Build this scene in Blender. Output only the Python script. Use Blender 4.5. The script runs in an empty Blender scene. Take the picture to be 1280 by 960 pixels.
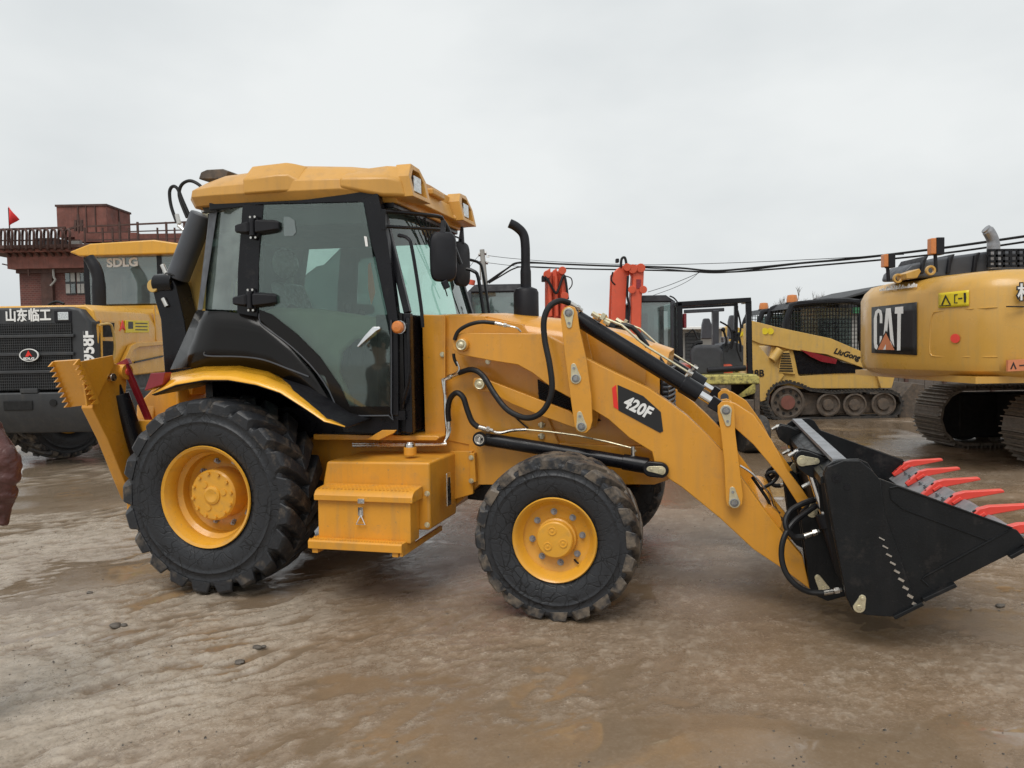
import bpy, bmesh, math, random
import numpy as np
from math import sin, cos, pi, radians, sqrt, atan2
from mathutils import Vector, Matrix, noise
random.seed(7); np.random.seed(7)
SC = bpy.context.scene
COL = SC.collection
# ---------------------------------------------------------------- camera
FPX, PITCH, ROLL, EYE = 967.0, radians(2.6), radians(1.0), 1.6
_fw = Vector((0, cos(PITCH), -sin(PITCH))); _rt0 = Vector((1, 0, 0)); _up0 = _rt0.cross(_fw)
_rt = _rt0*cos(ROLL) - _up0*sin(ROLL); _up = _up0*cos(ROLL) + _rt0*sin(ROLL)
CAM = Vector((0, 0, EYE))
cam = bpy.data.objects.new('camera', bpy.data.cameras.new('camera')); COL.objects.link(cam)
cam.matrix_world = Matrix(((_rt.x, _up.x, -_fw.x, 0), (_rt.y, _up.y, -_fw.y, 0), (_rt.z, _up.z, -_fw.z, EYE), (0, 0, 0, 1)))
cam.data.sensor_width = 36; cam.data.lens = 36*FPX/1280
cam.data.clip_start = 0.05; cam.data.clip_end = 3000
SC.camera = cam
# ---------------------------------------------------------------- sky, sun, exposure
SUN_EL, SUN_AZ = radians(58), radians(200)          # azimuth clockwise from +Y
w = bpy.data.worlds.new("World"); SC.world = w; w.use_nodes = True
nt = w.node_tree; nt.nodes.clear()
N = nt.nodes.new; LK = nt.links.new
sky = N('ShaderNodeTexSky'); sky.sky_type = 'NISHITA'; sky.sun_disc = False
sky.sun_elevation = SUN_EL; sky.sun_rotation = SUN_AZ; sky.dust_density = 6; sky.air_density = 1.5
tc = N('ShaderNodeTexCoord')
mp = N('ShaderNodeMapping'); mp.inputs['Scale'].default_value = (1, 1, 2.2); LK(tc.outputs['Generated'], mp.inputs[0])
n1 = N('ShaderNodeTexNoise'); n1.inputs['Scale'].default_value = 1.7; n1.inputs['Detail'].default_value = 5; n1.inputs['Roughness'].default_value = .5; LK(mp.outputs[0], n1.inputs['Vector'])
cr = N('ShaderNodeValToRGB'); cr.color_ramp.elements[0].position = .32; cr.color_ramp.elements[1].position = .68
cr.color_ramp.elements[0].color = (5.0, 5.3, 5.45, 1); cr.color_ramp.elements[1].color = (6.75, 6.95, 6.95, 1)
LK(n1.outputs['Fac'], cr.inputs[0])
mx = N('ShaderNodeMix'); mx.data_type = 'RGBA'; mx.inputs[0].default_value = .97
LK(sky.outputs[0], mx.inputs[6]); LK(cr.outputs[0], mx.inputs[7])
bg = N('ShaderNodeBackground'); bg.inputs['Strength'].default_value = 0.1; LK(mx.outputs[2], bg.inputs[0])
wo = N('ShaderNodeOutputWorld'); LK(bg.outputs[0], wo.inputs[0])
sd = bpy.data.lights.new('sun', 'SUN'); sd.energy = 1.5; sd.angle = radians(35); sd.color = (1, .97, .93)
sun = bpy.data.objects.new('sun', sd); COL.objects.link(sun)
sun.rotation_euler = (pi/2 - SUN_EL, 0, pi - SUN_AZ)
sun.location = (0, 0, 20)
SC.view_settings.view_transform = 'Standard'; SC.view_settings.look = 'None'
SC.view_settings.exposure = 0.35; SC.view_settings.gamma = 1.0; SC.view_settings.use_curve_mapping = False
# ---------------------------------------------------------------- frames (pixel of the photograph + a plane of the machine -> a point of the machine)
class Frame:
    def __init__(s, O, yaw):
        s.O = Vector(O); s.yaw = yaw
        s.R = Matrix.Rotation(yaw, 3, 'Z'); s.Ri = s.R.transposed()
    def __call__(s, px, py, x=None, y=None, z=None):
        d = _fw + _rt*(px-640)/FPX - _up*(py-480)/FPX
        d = s.Ri @ d; c = s.Ri @ (CAM - s.O)
        if y is not None: t = (y-c.y)/d.y
        elif x is not None: t = (x-c.x)/d.x
        else: t = (z-c.z)/d.z
        return c + d*t
    def xz(s, pts, y):
        return [((p := s(a, b, y=y)).x, p.z) for a, b in pts]
    def yz(s, pts, x):
        return [((p := s(a, b, x=x)).y, p.z) for a, b in pts]
WF = Frame((0, 0, 0), 0)
# ---------------------------------------------------------------- materials
MAT = {}
def mat(name, col, rough=.5, metal=0., coat=0., var=.12, vscale=6., bump=0., bscale=60., dirt=0., dirtcol=(.16, .12, .085), dz=None, spec=.5, rvar=.12, emit=0, streak=0.):
    m = bpy.data.materials.new(name); m.use_nodes = True
    t = m.node_tree; n = t.nodes; l = t.links; b = n['Principled BSDF']
    b.inputs['Metallic'].default_value = metal; b.inputs['Coat Weight'].default_value = coat; b.inputs['Coat Roughness'].default_value = .12
    b.inputs['Specular IOR Level'].default_value = spec
    tc = n.new('ShaderNodeTexCoord')
    nz = n.new('ShaderNodeTexNoise'); nz.inputs['Scale'].default_value = vscale; nz.inputs['Detail'].default_value = 6; nz.inputs['Roughness'].default_value = .6
    l.new(tc.outputs['Object'], nz.inputs['Vector'])
    r = n.new('ShaderNodeMapRange'); r.inputs[1].default_value = .3; r.inputs[2].default_value = .7; r.inputs[3].default_value = 1-var; r.inputs[4].default_value = 1+var
    l.new(nz.outputs['Fac'], r.inputs[0])
    h = n.new('ShaderNodeHueSaturation'); h.inputs['Color'].default_value = (*col, 1); l.new(r.outputs[0], h.inputs['Value'])
    out = h.outputs[0]
    if streak > 0:
        ms = n.new('ShaderNodeMapping'); ms.inputs['Scale'].default_value = (9, 9, .8); l.new(tc.outputs['Object'], ms.inputs[0])
        ns = n.new('ShaderNodeTexNoise'); ns.inputs['Scale'].default_value = 1.6; ns.inputs['Detail'].default_value = 8; ns.inputs['Roughness'].default_value = .65; l.new(ms.outputs[0], ns.inputs['Vector'])
        rs = n.new('ShaderNodeMapRange'); rs.inputs[1].default_value = .5; rs.inputs[2].default_value = .72; rs.inputs[4].default_value = streak; l.new(ns.outputs['Fac'], rs.inputs[0])
        xs = n.new('ShaderNodeMix'); xs.data_type = 'RGBA'; l.new(rs.outputs[0], xs.inputs[0]); l.new(out, xs.inputs[6]); xs.inputs[7].default_value = (*dirtcol, 1); out = xs.outputs[2]
        vs = n.new('ShaderNodeTexNoise'); vs.inputs['Scale'].default_value = 55; vs.inputs['Detail'].default_value = 4; l.new(tc.outputs['Object'], vs.inputs['Vector'])
        r5 = n.new('ShaderNodeMapRange'); r5.inputs[1].default_value = .66; r5.inputs[2].default_value = .74; r5.inputs[4].default_value = min(1, streak*2); l.new(vs.outputs['Fac'], r5.inputs[0])
        x5 = n.new('ShaderNodeMix'); x5.data_type = 'RGBA'; l.new(r5.outputs[0], x5.inputs[0]); l.new(out, x5.inputs[6]); x5.inputs[7].default_value = (*dirtcol, 1); out = x5.outputs[2]
    rr = n.new('ShaderNodeMapRange'); rr.inputs[1].default_value = .3; rr.inputs[2].default_value = .7; rr.inputs[3].default_value = max(.02, rough-rvar); rr.inputs[4].default_value = min(1, rough+rvar)
    nz2 = n.new('ShaderNodeTexNoise'); nz2.inputs['Scale'].default_value = vscale*2.3; nz2.inputs['Detail'].default_value = 5
    l.new(tc.outputs['Object'], nz2.inputs['Vector']); l.new(nz2.outputs['Fac'], rr.inputs[0])
    ro = rr.outputs[0]
    if dirt > 0:
        nd = n.new('ShaderNodeTexNoise'); nd.inputs['Scale'].default_value = vscale*1.4; nd.inputs['Detail'].default_value = 9; nd.inputs['Roughness'].default_value = .72
        l.new(tc.outputs['Object'], nd.inputs['Vector'])
        dr = n.new('ShaderNodeMapRange'); dr.inputs[1].default_value = .62-.25*dirt; dr.inputs[2].default_value = .8-.2*dirt; dr.inputs[3].default_value = 0; dr.inputs[4].default_value = min(1, .4+dirt)
        l.new(nd.outputs['Fac'], dr.inputs[0]); fac = dr.outputs[0]
        if dz:
            sp = n.new('ShaderNodeSeparateXYZ'); l.new(tc.outputs['Object'], sp.inputs[0])
            zr = n.new('ShaderNodeMapRange'); zr.inputs[1].default_value = dz[0]; zr.inputs[2].default_value = dz[1]; zr.inputs[3].default_value = 1; zr.inputs[4].default_value = .0
            l.new(sp.outputs['Z'], zr.inputs[0])
            mm = n.new('ShaderNodeMath'); mm.operation = 'MULTIPLY'; l.new(fac, mm.inputs[0]); l.new(zr.outputs[0], mm.inputs[1]); fac = mm.outputs[0]
        mi = n.new('ShaderNodeMix'); mi.data_type = 'RGBA'; l.new(fac, mi.inputs[0]); l.new(out, mi.inputs[6]); mi.inputs[7].default_value = (*dirtcol, 1); out = mi.outputs[2]
        m2 = n.new('ShaderNodeMix'); l.new(fac, m2.inputs[0]); l.new(ro, m2.inputs[2]); m2.inputs[3].default_value = .75; ro = m2.outputs[0]
    l.new(out, b.inputs['Base Color']); l.new(ro, b.inputs['Roughness'])
    if bump > 0:
        nb = n.new('ShaderNodeTexNoise'); nb.inputs['Scale'].default_value = bscale; nb.inputs['Detail'].default_value = 5
        l.new(tc.outputs['Object'], nb.inputs['Vector'])
        bm = n.new('ShaderNodeBump'); bm.inputs['Strength'].default_value = bump; bm.inputs['Distance'].default_value = .01
        l.new(nb.outputs['Fac'], bm.inputs['Height']); l.new(bm.outputs[0], b.inputs['Normal'])
    if emit: b.inputs['Emission Color'].default_value = (*col, 1); b.inputs['Emission Strength'].default_value = emit
    MAT[name] = m
    return m
def glass(name, tint, refl=.08, film=(.3, .36, .35), filmfac=.15, dirt=.5):
    m = bpy.data.materials.new(name); m.use_nodes = True
    t = m.node_tree; n = t.nodes; l = t.links; n.clear()
    o = n.new('ShaderNodeOutputMaterial'); tr = n.new('ShaderNodeBsdfTransparent'); tr.inputs[0].default_value = (*tint, 1)
    gl = n.new('ShaderNodeBsdfGlossy'); gl.inputs['Roughness'].default_value = .03; gl.inputs[0].default_value = (.95, 1, .98, 1)
    fr = n.new('ShaderNodeFresnel'); fr.inputs[0].default_value = 1.5
    ad = n.new('ShaderNodeMath'); ad.operation = 'ADD'; ad.inputs[1].default_value = refl; ad.use_clamp = True; l.new(fr.outputs[0], ad.inputs[0])
    df = n.new('ShaderNodeBsdfDiffuse'); df.inputs[0].default_value = (*film, 1)
    tc = n.new('ShaderNodeTexCoord'); nz = n.new('ShaderNodeTexNoise'); nz.inputs['Scale'].default_value = 5; nz.inputs['Detail'].default_value = 8; nz.inputs['Roughness'].default_value = .7
    l.new(tc.outputs['Object'], nz.inputs['Vector'])
    mr = n.new('ShaderNodeMapRange'); mr.inputs[1].default_value = .3; mr.inputs[2].default_value = .75; mr.inputs[3].default_value = filmfac*(1-dirt); mr.inputs[4].default_value = filmfac*(1+dirt); l.new(nz.outputs['Fac'], mr.inputs[0])
    a = n.new('ShaderNodeMixShader'); l.new(mr.outputs[0], a.inputs[0]); l.new(tr.outputs[0], a.inputs[1]); l.new(df.outputs[0], a.inputs[2])
    b = n.new('ShaderNodeMixShader'); l.new(ad.outputs[0], b.inputs[0]); l.new(a.outputs[0], b.inputs[1]); l.new(gl.outputs[0], b.inputs[2])
    l.new(b.outputs[0], o.inputs[0]); MAT[name] = m
    return m
YEL = (.66, .295, .026)
mat('yellow_paint', YEL, streak=.28, rough=.34, coat=.3, var=.07, vscale=3.3, bump=.05, bscale=160, dirt=.22, dirtcol=(.36, .2, .07))
mat('yellow_muddy', YEL, streak=.4, rough=.42, coat=.1, var=.07, vscale=4, bump=.05, bscale=150, dirt=.38, dz=(.15, 1.3), dirtcol=(.3, .2, .09))
mat('fender_yellow', (.86, .42, .025), rough=.25, coat=.4, var=.03, vscale=3)
mat('roof_yellow', (.6, .31, .06), streak=.2, rough=.45, coat=.1, var=.05, vscale=3, bump=.06, bscale=300)
mat('wheel_yellow', (.7, .34, .03), streak=.3, rough=.35, coat=.25, var=.06, vscale=6, dirt=.2, dirtcol=(.35, .22, .08), bump=.04, bscale=120)
mat('black_paint', (.007, .007, .009), spec=.25, rough=.3, coat=.08, var=.2, vscale=5, bump=.03, bscale=200, dirt=.08, dirtcol=(.06, .055, .05))
mat('black_gloss', (.006, .005, .0045), spec=.25, rough=.2, coat=.1, var=.2, vscale=3, dirt=.05, dirtcol=(.05, .05, .05), rvar=.05)
mat('bucket_black', (.008, .0088, .0098), streak=.1, spec=.25, rough=.4, var=.3, vscale=4, bump=.12, bscale=120, dirt=.16, dirtcol=(.06, .05, .045))
mat('black_plastic', (.011, .011, .014), spec=.3, rough=.5, var=.15, bump=.1, bscale=300)
mat('black_rubber', (.010, .010, .011), spec=.35, rough=.5, var=.15, vscale=12)
mat('dark_grey', (.06, .065, .075), rough=.45, var=.12)
mat('steel', (.62, .6, .56), rough=.28, metal=1, var=.12, vscale=20)
mat('chrome', (.8, .8, .8), rough=.12, metal=1, var=.05)
mat('zinc_yellow', (.66, .6, .42), rough=.35, metal=.75, var=.15, vscale=30)
mat('bare_steel', (.33, .33, .34), rough=.4, metal=.8, var=.25, vscale=10, bump=.1, bscale=80)
mat('red_paint', (.62, .06, .045), rough=.4, coat=.2, var=.06, vscale=8)
mat('tooth_red', (.74, .06, .04), rough=.4, coat=.2, var=.08, vscale=10, bump=.1, bscale=60)
mat('red_dark', (.22, .012, .02), rough=.35, coat=.3, var=.1)
mat('orange_red', (.66, .1, .045), rough=.45, coat=.1, var=.1, vscale=5, dirt=.25, dirtcol=(.35, .12, .08))
mat('amber', (.62, .2, .04), rough=.25, coat=.5, var=.1, vscale=30)
mat('lamp_glass', (.6, .62, .62), rough=.12, metal=.6, var=.4, vscale=60)
mat('white_paint', (.78, .78, .76), rough=.5, var=.04)
mat('decal_black', (.012, .012, .013), rough=.4, var=.1)
mat('decal_yellow', (.75, .58, .02), rough=.4, var=.05)
mat('decal_red', (.75, .03, .02), rough=.4, var=.05)
mat('seat_grey', (.045, .047, .052), rough=.7, var=.15, bump=.1)
mat('interior_beige', (.3, .34, .24), rough=.6, var=.1)
mat('headliner', (.05, .055, .055), rough=.8, var=.1)
mat('rusty_red', (.19, .07, .052), streak=.5, rough=.75, var=.35, vscale=1.5, dirt=.3, dirtcol=(.08, .04, .03))
mat('rust_dark', (.075, .038, .03), rough=.8, var=.3, vscale=3)
mat('track_steel', (.19, .16, .13), rough=.55, metal=.3, var=.3, vscale=12, dirt=.4, dirtcol=(.14, .11, .08), bump=.3, bscale=60)
mat('muddy_rubber', (.03, .028, .026), rough=.7, var=.3, vscale=12, dirt=.4, dirtcol=(.15, .115, .08), bump=.3, bscale=60)
mat('pale_yellow', (.6, .38, .1), streak=.5, rough=.4, coat=.1, var=.07, vscale=4, dirt=.3, dirtcol=(.36, .27, .15))
mat('cat_yellow', (.6, .335, .065), streak=.4, rough=.35, coat=.2, var=.05, vscale=2, dirt=.2, dirtcol=(.42, .28, .1))
mat('sdlg_yellow', (.68, .35, .035), streak=.3, dirtcol=(.3, .2, .09), rough=.33, coat=.25, var=.05, vscale=2)
mat('sdlg_grey', (.035, .037, .04), streak=.3, dirtcol=(.09, .08, .065), rough=.5, var=.15, vscale=5, dirt=.15)
mat('worn_yellow', (.5, .44, .13), rough=.6, var=.15, vscale=12, dirt=.62, dirtcol=(.05, .04, .03), bump=.2)
mat('grubby', (.085, .068, .054), rough=.7, var=.4, vscale=9, dirt=.5, dirtcol=(.17, .12, .08), bump=.4, bscale=40)
mat('concrete', (.32, .31, .29), rough=.85, var=.15, vscale=2)
mat('roof_slate', (.05, .052, .056), rough=.7, var=.2, vscale=3)
mat('wood_grey', (.12, .1, .085), rough=.85, var=.3, vscale=5)
mat('jacket_brown', (.085, .03, .025), rough=.33, var=.35, vscale=9, bump=.8, bscale=30)
mat('trouser_dark', (.02, .022, .028), rough=.8, var=.15)
mat('skin', (.5, .28, .19), rough=.5, var=.06)
mat('hair_black', (.01, .009, .009), rough=.5)
mat('stone', (.1, .085, .07), rough=.6, var=.3, vscale=20, bump=.4, bscale=40)
mat('flag_red', (.65, .03, .03), rough=.7, var=.1)
mat('void_black', (.006, .006, .006), rough=.8)
glass('cab_glass', (.8, .9, .86), refl=.03, film=(.42, .5, .47), filmfac=.035)
glass('quarter_pane', (.6, .76, .71), refl=.08, film=(.5, .62, .57), filmfac=.22)  # pale film stands in for sky reflected by the curved pane
glass('reflection_tint', (.42, .5, .48), refl=.0, film=(.2, .24, .23), filmfac=.2)  # tint for the dark reflection drawn in the cab window
mat('seat_plastic', (.2, .215, .215), rough=.25, var=.5, vscale=14, bump=.8, bscale=22)
glass('front_glass', (.74, .95, .88), refl=.03, film=(.45, .6, .55), filmfac=.07)
glass('plain_glass', (.5, .6, .58), refl=.1, film=(.3, .34, .34), filmfac=.25)
# ---------------------------------------------------------------- mesh accumulator
class M:
    def __init__(s): s.v = []; s.f = []
    def add(s, vs, fs):
        o = len(s.v); s.v += [tuple(p) for p in vs]; s.f += [tuple(i+o for i in f) for f in fs]; return s
    def prism(s, pts, a0, a1, ax='y'):
        mk = {'y': lambda p, a: (p[0], a, p[1]), 'x': lambda p, a: (a, p[0], p[1]), 'z': lambda p, a: (p[0], p[1], a)}[ax]
        n = len(pts); vs = [mk(p, a0) for p in pts] + [mk(p, a1) for p in pts]
        return s.add(vs, [tuple(range(n)), tuple(range(2*n-1, n-1, -1))] + [(i, (i+1) % n + 0, (i+1) % n+n, i+n)[::-1] for i in range(n)])
    def box(s, x0, x1, y0, y1, z0, z1):
        return s.prism([(x0, z0), (x1, z0), (x1, z1), (x0, z1)], y0, y1)
    def beam(s, a, b, w, h, up=(0, 0, 1), w2=None, h2=None):
        a = Vector(a); b = Vector(b); d = (b-a).normalized(); u = Vector(up)
        if abs(d.dot(u)) > .98: u = Vector((1, 0, 0))
        sx = d.cross(u).normalized(); u = sx.cross(d)
        w2 = w if w2 is None else w2; h2 = h if h2 is None else h2
        vs = [a+sx*i*w/2+u*j*h/2 for i, j in ((-1, -1), (1, -1), (1, 1), (-1, 1))] + [b+sx*i*w2/2+u*j*h2/2 for i, j in ((-1, -1), (1, -1), (1, 1), (-1, 1))]
        return s.add(vs, [(0, 1, 2, 3)[::-1], (4, 5, 6, 7), (0, 1, 5, 4), (1, 2, 6, 5), (2, 3, 7, 6), (3, 0, 4, 7)])
    def cyl(s, a, b, r, r2=None, n=16):
        a = Vector(a); b = Vector(b); d = (b-a).normalized(); r2 = r if r2 is None else r2
        u = d.orthogonal().normalized(); v = d.cross(u)
        vs = [a+(u*cos(2*pi*i/n)+v*sin(2*pi*i/n))*r for i in range(n)] + [b+(u*cos(2*pi*i/n)+v*sin(2*pi*i/n))*r2 for i in range(n)]
        return s.add(vs, [tuple(range(n))[::-1], tuple(range(n, 2*n))] + [(i, (i+1) % n, (i+1) % n+n, i+n) for i in range(n)])
    def tube(s, path, r, n=8, smooth=4):
        P = [Vector(p) for p in path]
        if smooth > 1 and len(P) > 2:
            Q = []
            for i in range(len(P)-1):
                p0 = P[max(i-1, 0)]; p1 = P[i]; p2 = P[i+1]; p3 = P[min(i+2, len(P)-1)]
                for k in range(smooth):
                    t = k/smooth
                    Q.append(.5*((2*p1)+(-p0+p2)*t+(2*p0-5*p1+4*p2-p3)*t*t+(-p0+3*p1-3*p2+p3)*t**3))
            Q.append(P[-1]); P = Q
        rr = r if hasattr(r, '__len__') else [r]*len(P)
        if len(rr) != len(P): rr = [rr[min(int(i*len(rr)/len(P)), len(rr)-1)] for i in range(len(P))]
        t0 = (P[1]-P[0]).normalized(); u = t0.orthogonal().normalized(); vs = []
        for i, p in enumerate(P):
            t = (P[min(i+1, len(P)-1)]-P[max(i-1, 0)]).normalized()
            u = (u - t*u.dot(t)).normalized(); v = t.cross(u)
            vs += [p+(u*cos(2*pi*k/n)+v*sin(2*pi*k/n))*rr[i] for k in range(n)]
        fs = [(i*n+k, i*n+(k+1) % n, (i+1)*n+(k+1) % n, (i+1)*n+k) for i in range(len(P)-1) for k in range(n)]
        fs += [tuple(range(n))[::-1], tuple(range((len(P)-1)*n, len(P)*n))]
        return s.add(vs, fs)
    def lathe(s, prof, c=(0, 0, 0), n=48, ax='y', closed=False):
        # prof: (radius, along) pairs
        c = Vector(c); m = len(prof); vs = []
        for i in range(n):
            a = 2*pi*i/n
            for r, h in prof:
                if ax == 'y': vs.append(c+Vector((r*cos(a), h, r*sin(a))))
                elif ax == 'z': vs.append(c+Vector((r*cos(a), r*sin(a), h)))
                else: vs.append(c+Vector((h, r*cos(a), r*sin(a))))
        K = m if closed else m-1
        fs = [(i*m+j, i*m+(j+1) % m, ((i+1) % n)*m+(j+1) % m, ((i+1) % n)*m+j) for i in range(n) for j in range(K)]
        return s.add(vs, fs)
    def ball(s, c, rx, ry=None, rz=None, n=12, m=8):
        ry = rx if ry is None else ry; rz = rx if rz is None else rz; c = Vector(c)
        vs = [c+Vector((0, 0, rz)), c-Vector((0, 0, rz))]; fs = []
        for j in range(1, m):
            ph = pi*j/m
            for i in range(n): vs.append(c+Vector((rx*sin(ph)*cos(2*pi*i/n), ry*sin(ph)*sin(2*pi*i/n), rz*cos(ph))))
        g = lambda j, i: 2+(j-1)*n+i % n
        for i in range(n):
            fs.append((0, g(1, i), g(1, i+1))); fs.append((1, g(m-1, i+1), g(m-1, i)))
            for j in range(1, m-1): fs.append((g(j, i), g(j+1, i), g(j+1, i+1), g(j, i+1)))
        return s.add(vs, fs)
    def grid(s, rows):
        k = len(rows[0]); vs = [p for r in rows for p in r]
        return s.add(vs, [(i*k+j, i*k+j+1, (i+1)*k+j+1, (i+1)*k+j) for i in range(len(rows)-1) for j in range(k-1)])
    def loft(s, rings, cap=True):
        k = len(rings[0]); vs = [p for r in rings for p in r]
        fs = [(i*k+j, i*k+(j+1) % k, (i+1)*k+(j+1) % k, (i+1)*k+j) for i in range(len(rings)-1) for j in range(k)]
        if cap: fs += [tuple(range(k))[::-1], tuple(range((len(rings)-1)*k, len(rings)*k))]
        return s.add(vs, fs)
    def mirror_y(s):
        s.v = [(x, -y, z) for x, y, z in s.v]; s.f = [f[::-1] for f in s.f]; return s
    def mesh(s, name, sharp=35):
        me = bpy.data.meshes.new(name); me.from_pydata(s.v, [], s.f)
        b = bmesh.new(); b.from_mesh(me); bmesh.ops.recalc_face_normals(b, faces=b.faces)
        b.to_mesh(me); b.free()
        me.polygons.foreach_set('use_smooth', [True]*len(me.polygons))
        try: me.set_sharp_from_angle(angle=radians(sharp))
        except Exception: pass
        return me
    def build(s, name, material, parent=None, bevel=0., seg=2, solid=0., loc=None, sub=0, sharp=35):
        o = bpy.data.objects.new(name, s.mesh(name, sharp)); COL.objects.link(o)
        if material: o.data.materials.append(MAT[material] if isinstance(material, str) else material)
        if parent: o.parent = parent
        if loc is not None: o.location = loc
        if solid: md = o.modifiers.new('s', 'SOLIDIFY'); md.thickness = solid; md.offset = 0
        if bevel: md = o.modifiers.new('b', 'BEVEL'); md.width = bevel; md.segments = seg; md.limit_method = 'ANGLE'; md.angle_limit = radians(40); md.harden_normals = True
        if sub: md = o.modifiers.new('u', 'SUBSURF'); md.levels = md.render_levels = sub
        return o
def obox(p0, p1, mat_, name, parent, bevel=.004):
    return M().box(p0[0], p1[0], p0[1], p1[1], p0[2], p1[2]).build(name, mat_, parent, bevel)
def thing(name, label, cat, frame=None, loc=None, yaw=0, group=None):
    o = bpy.data.objects.new(name, None); COL.objects.link(o); o.empty_display_size = .3
    if frame is not None: o.location = frame.O; o.rotation_euler = (0, 0, frame.yaw)
    else: o.location = loc; o.rotation_euler = (0, 0, yaw)
    o['label'] = label; o['category'] = cat
    if group: o['group'] = group
    return o
def tag(o, label, cat, group=None):
    o['label'] = label; o['category'] = cat
    if group: o['group'] = group
    return o
def part(o, name, parent, loc=(0, 0, 0), rot=None):
    c = o.copy(); c.name = name; COL.objects.link(c); c.parent = parent; c.location = loc
    if rot: c.rotation_euler = rot
    return c
def copy_tree(o, parent=None):
    c = o.copy(); COL.objects.link(c); c.parent = parent
    for ch in list(o.children): copy_tree(ch, c)
    return c
def letters(txt, size, mtx, material, parent, name='lettering', extrude=.002, bold=0., align='CENTER', sx=1., shear=0.):
    cu = bpy.data.curves.new(name, 'FONT'); cu.body = txt; cu.size = size; cu.extrude = extrude; cu.offset = bold
    cu.align_x = align; cu.align_y = 'CENTER'; cu.resolution_u = 3; cu.shear = shear
    t = bpy.data.objects.new(name+'_src', cu); COL.objects.link(t)
    me = bpy.data.meshes.new_from_object(t.evaluated_get(bpy.context.evaluated_depsgraph_get()))
    bpy.data.objects.remove(t); bpy.data.curves.remove(cu)
    me.transform(Matrix.Diagonal((sx, 1, 1, 1))); me.transform(mtx); me.materials.clear(); me.materials.append(MAT[material])
    o = bpy.data.objects.new(name, me); COL.objects.link(o); o.parent = parent
    return o
def plane_mtx(o, xdir, updir):
    x = Vector(xdir).normalized(); u = Vector(updir); z = x.cross(u).normalized(); y = z.cross(x)
    return Matrix(((x.x, y.x, z.x, o[0]), (x.y, y.y, z.y, o[1]), (x.z, y.z, z.z, o[2]), (0, 0, 0, 1)))
def arc(cx, cz, r, a0, a1, n): return [(cx+r*cos(radians(a0+(a1-a0)*i/n)), cz+r*sin(radians(a0+(a1-a0)*i/n))) for i in range(n+1)]
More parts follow.
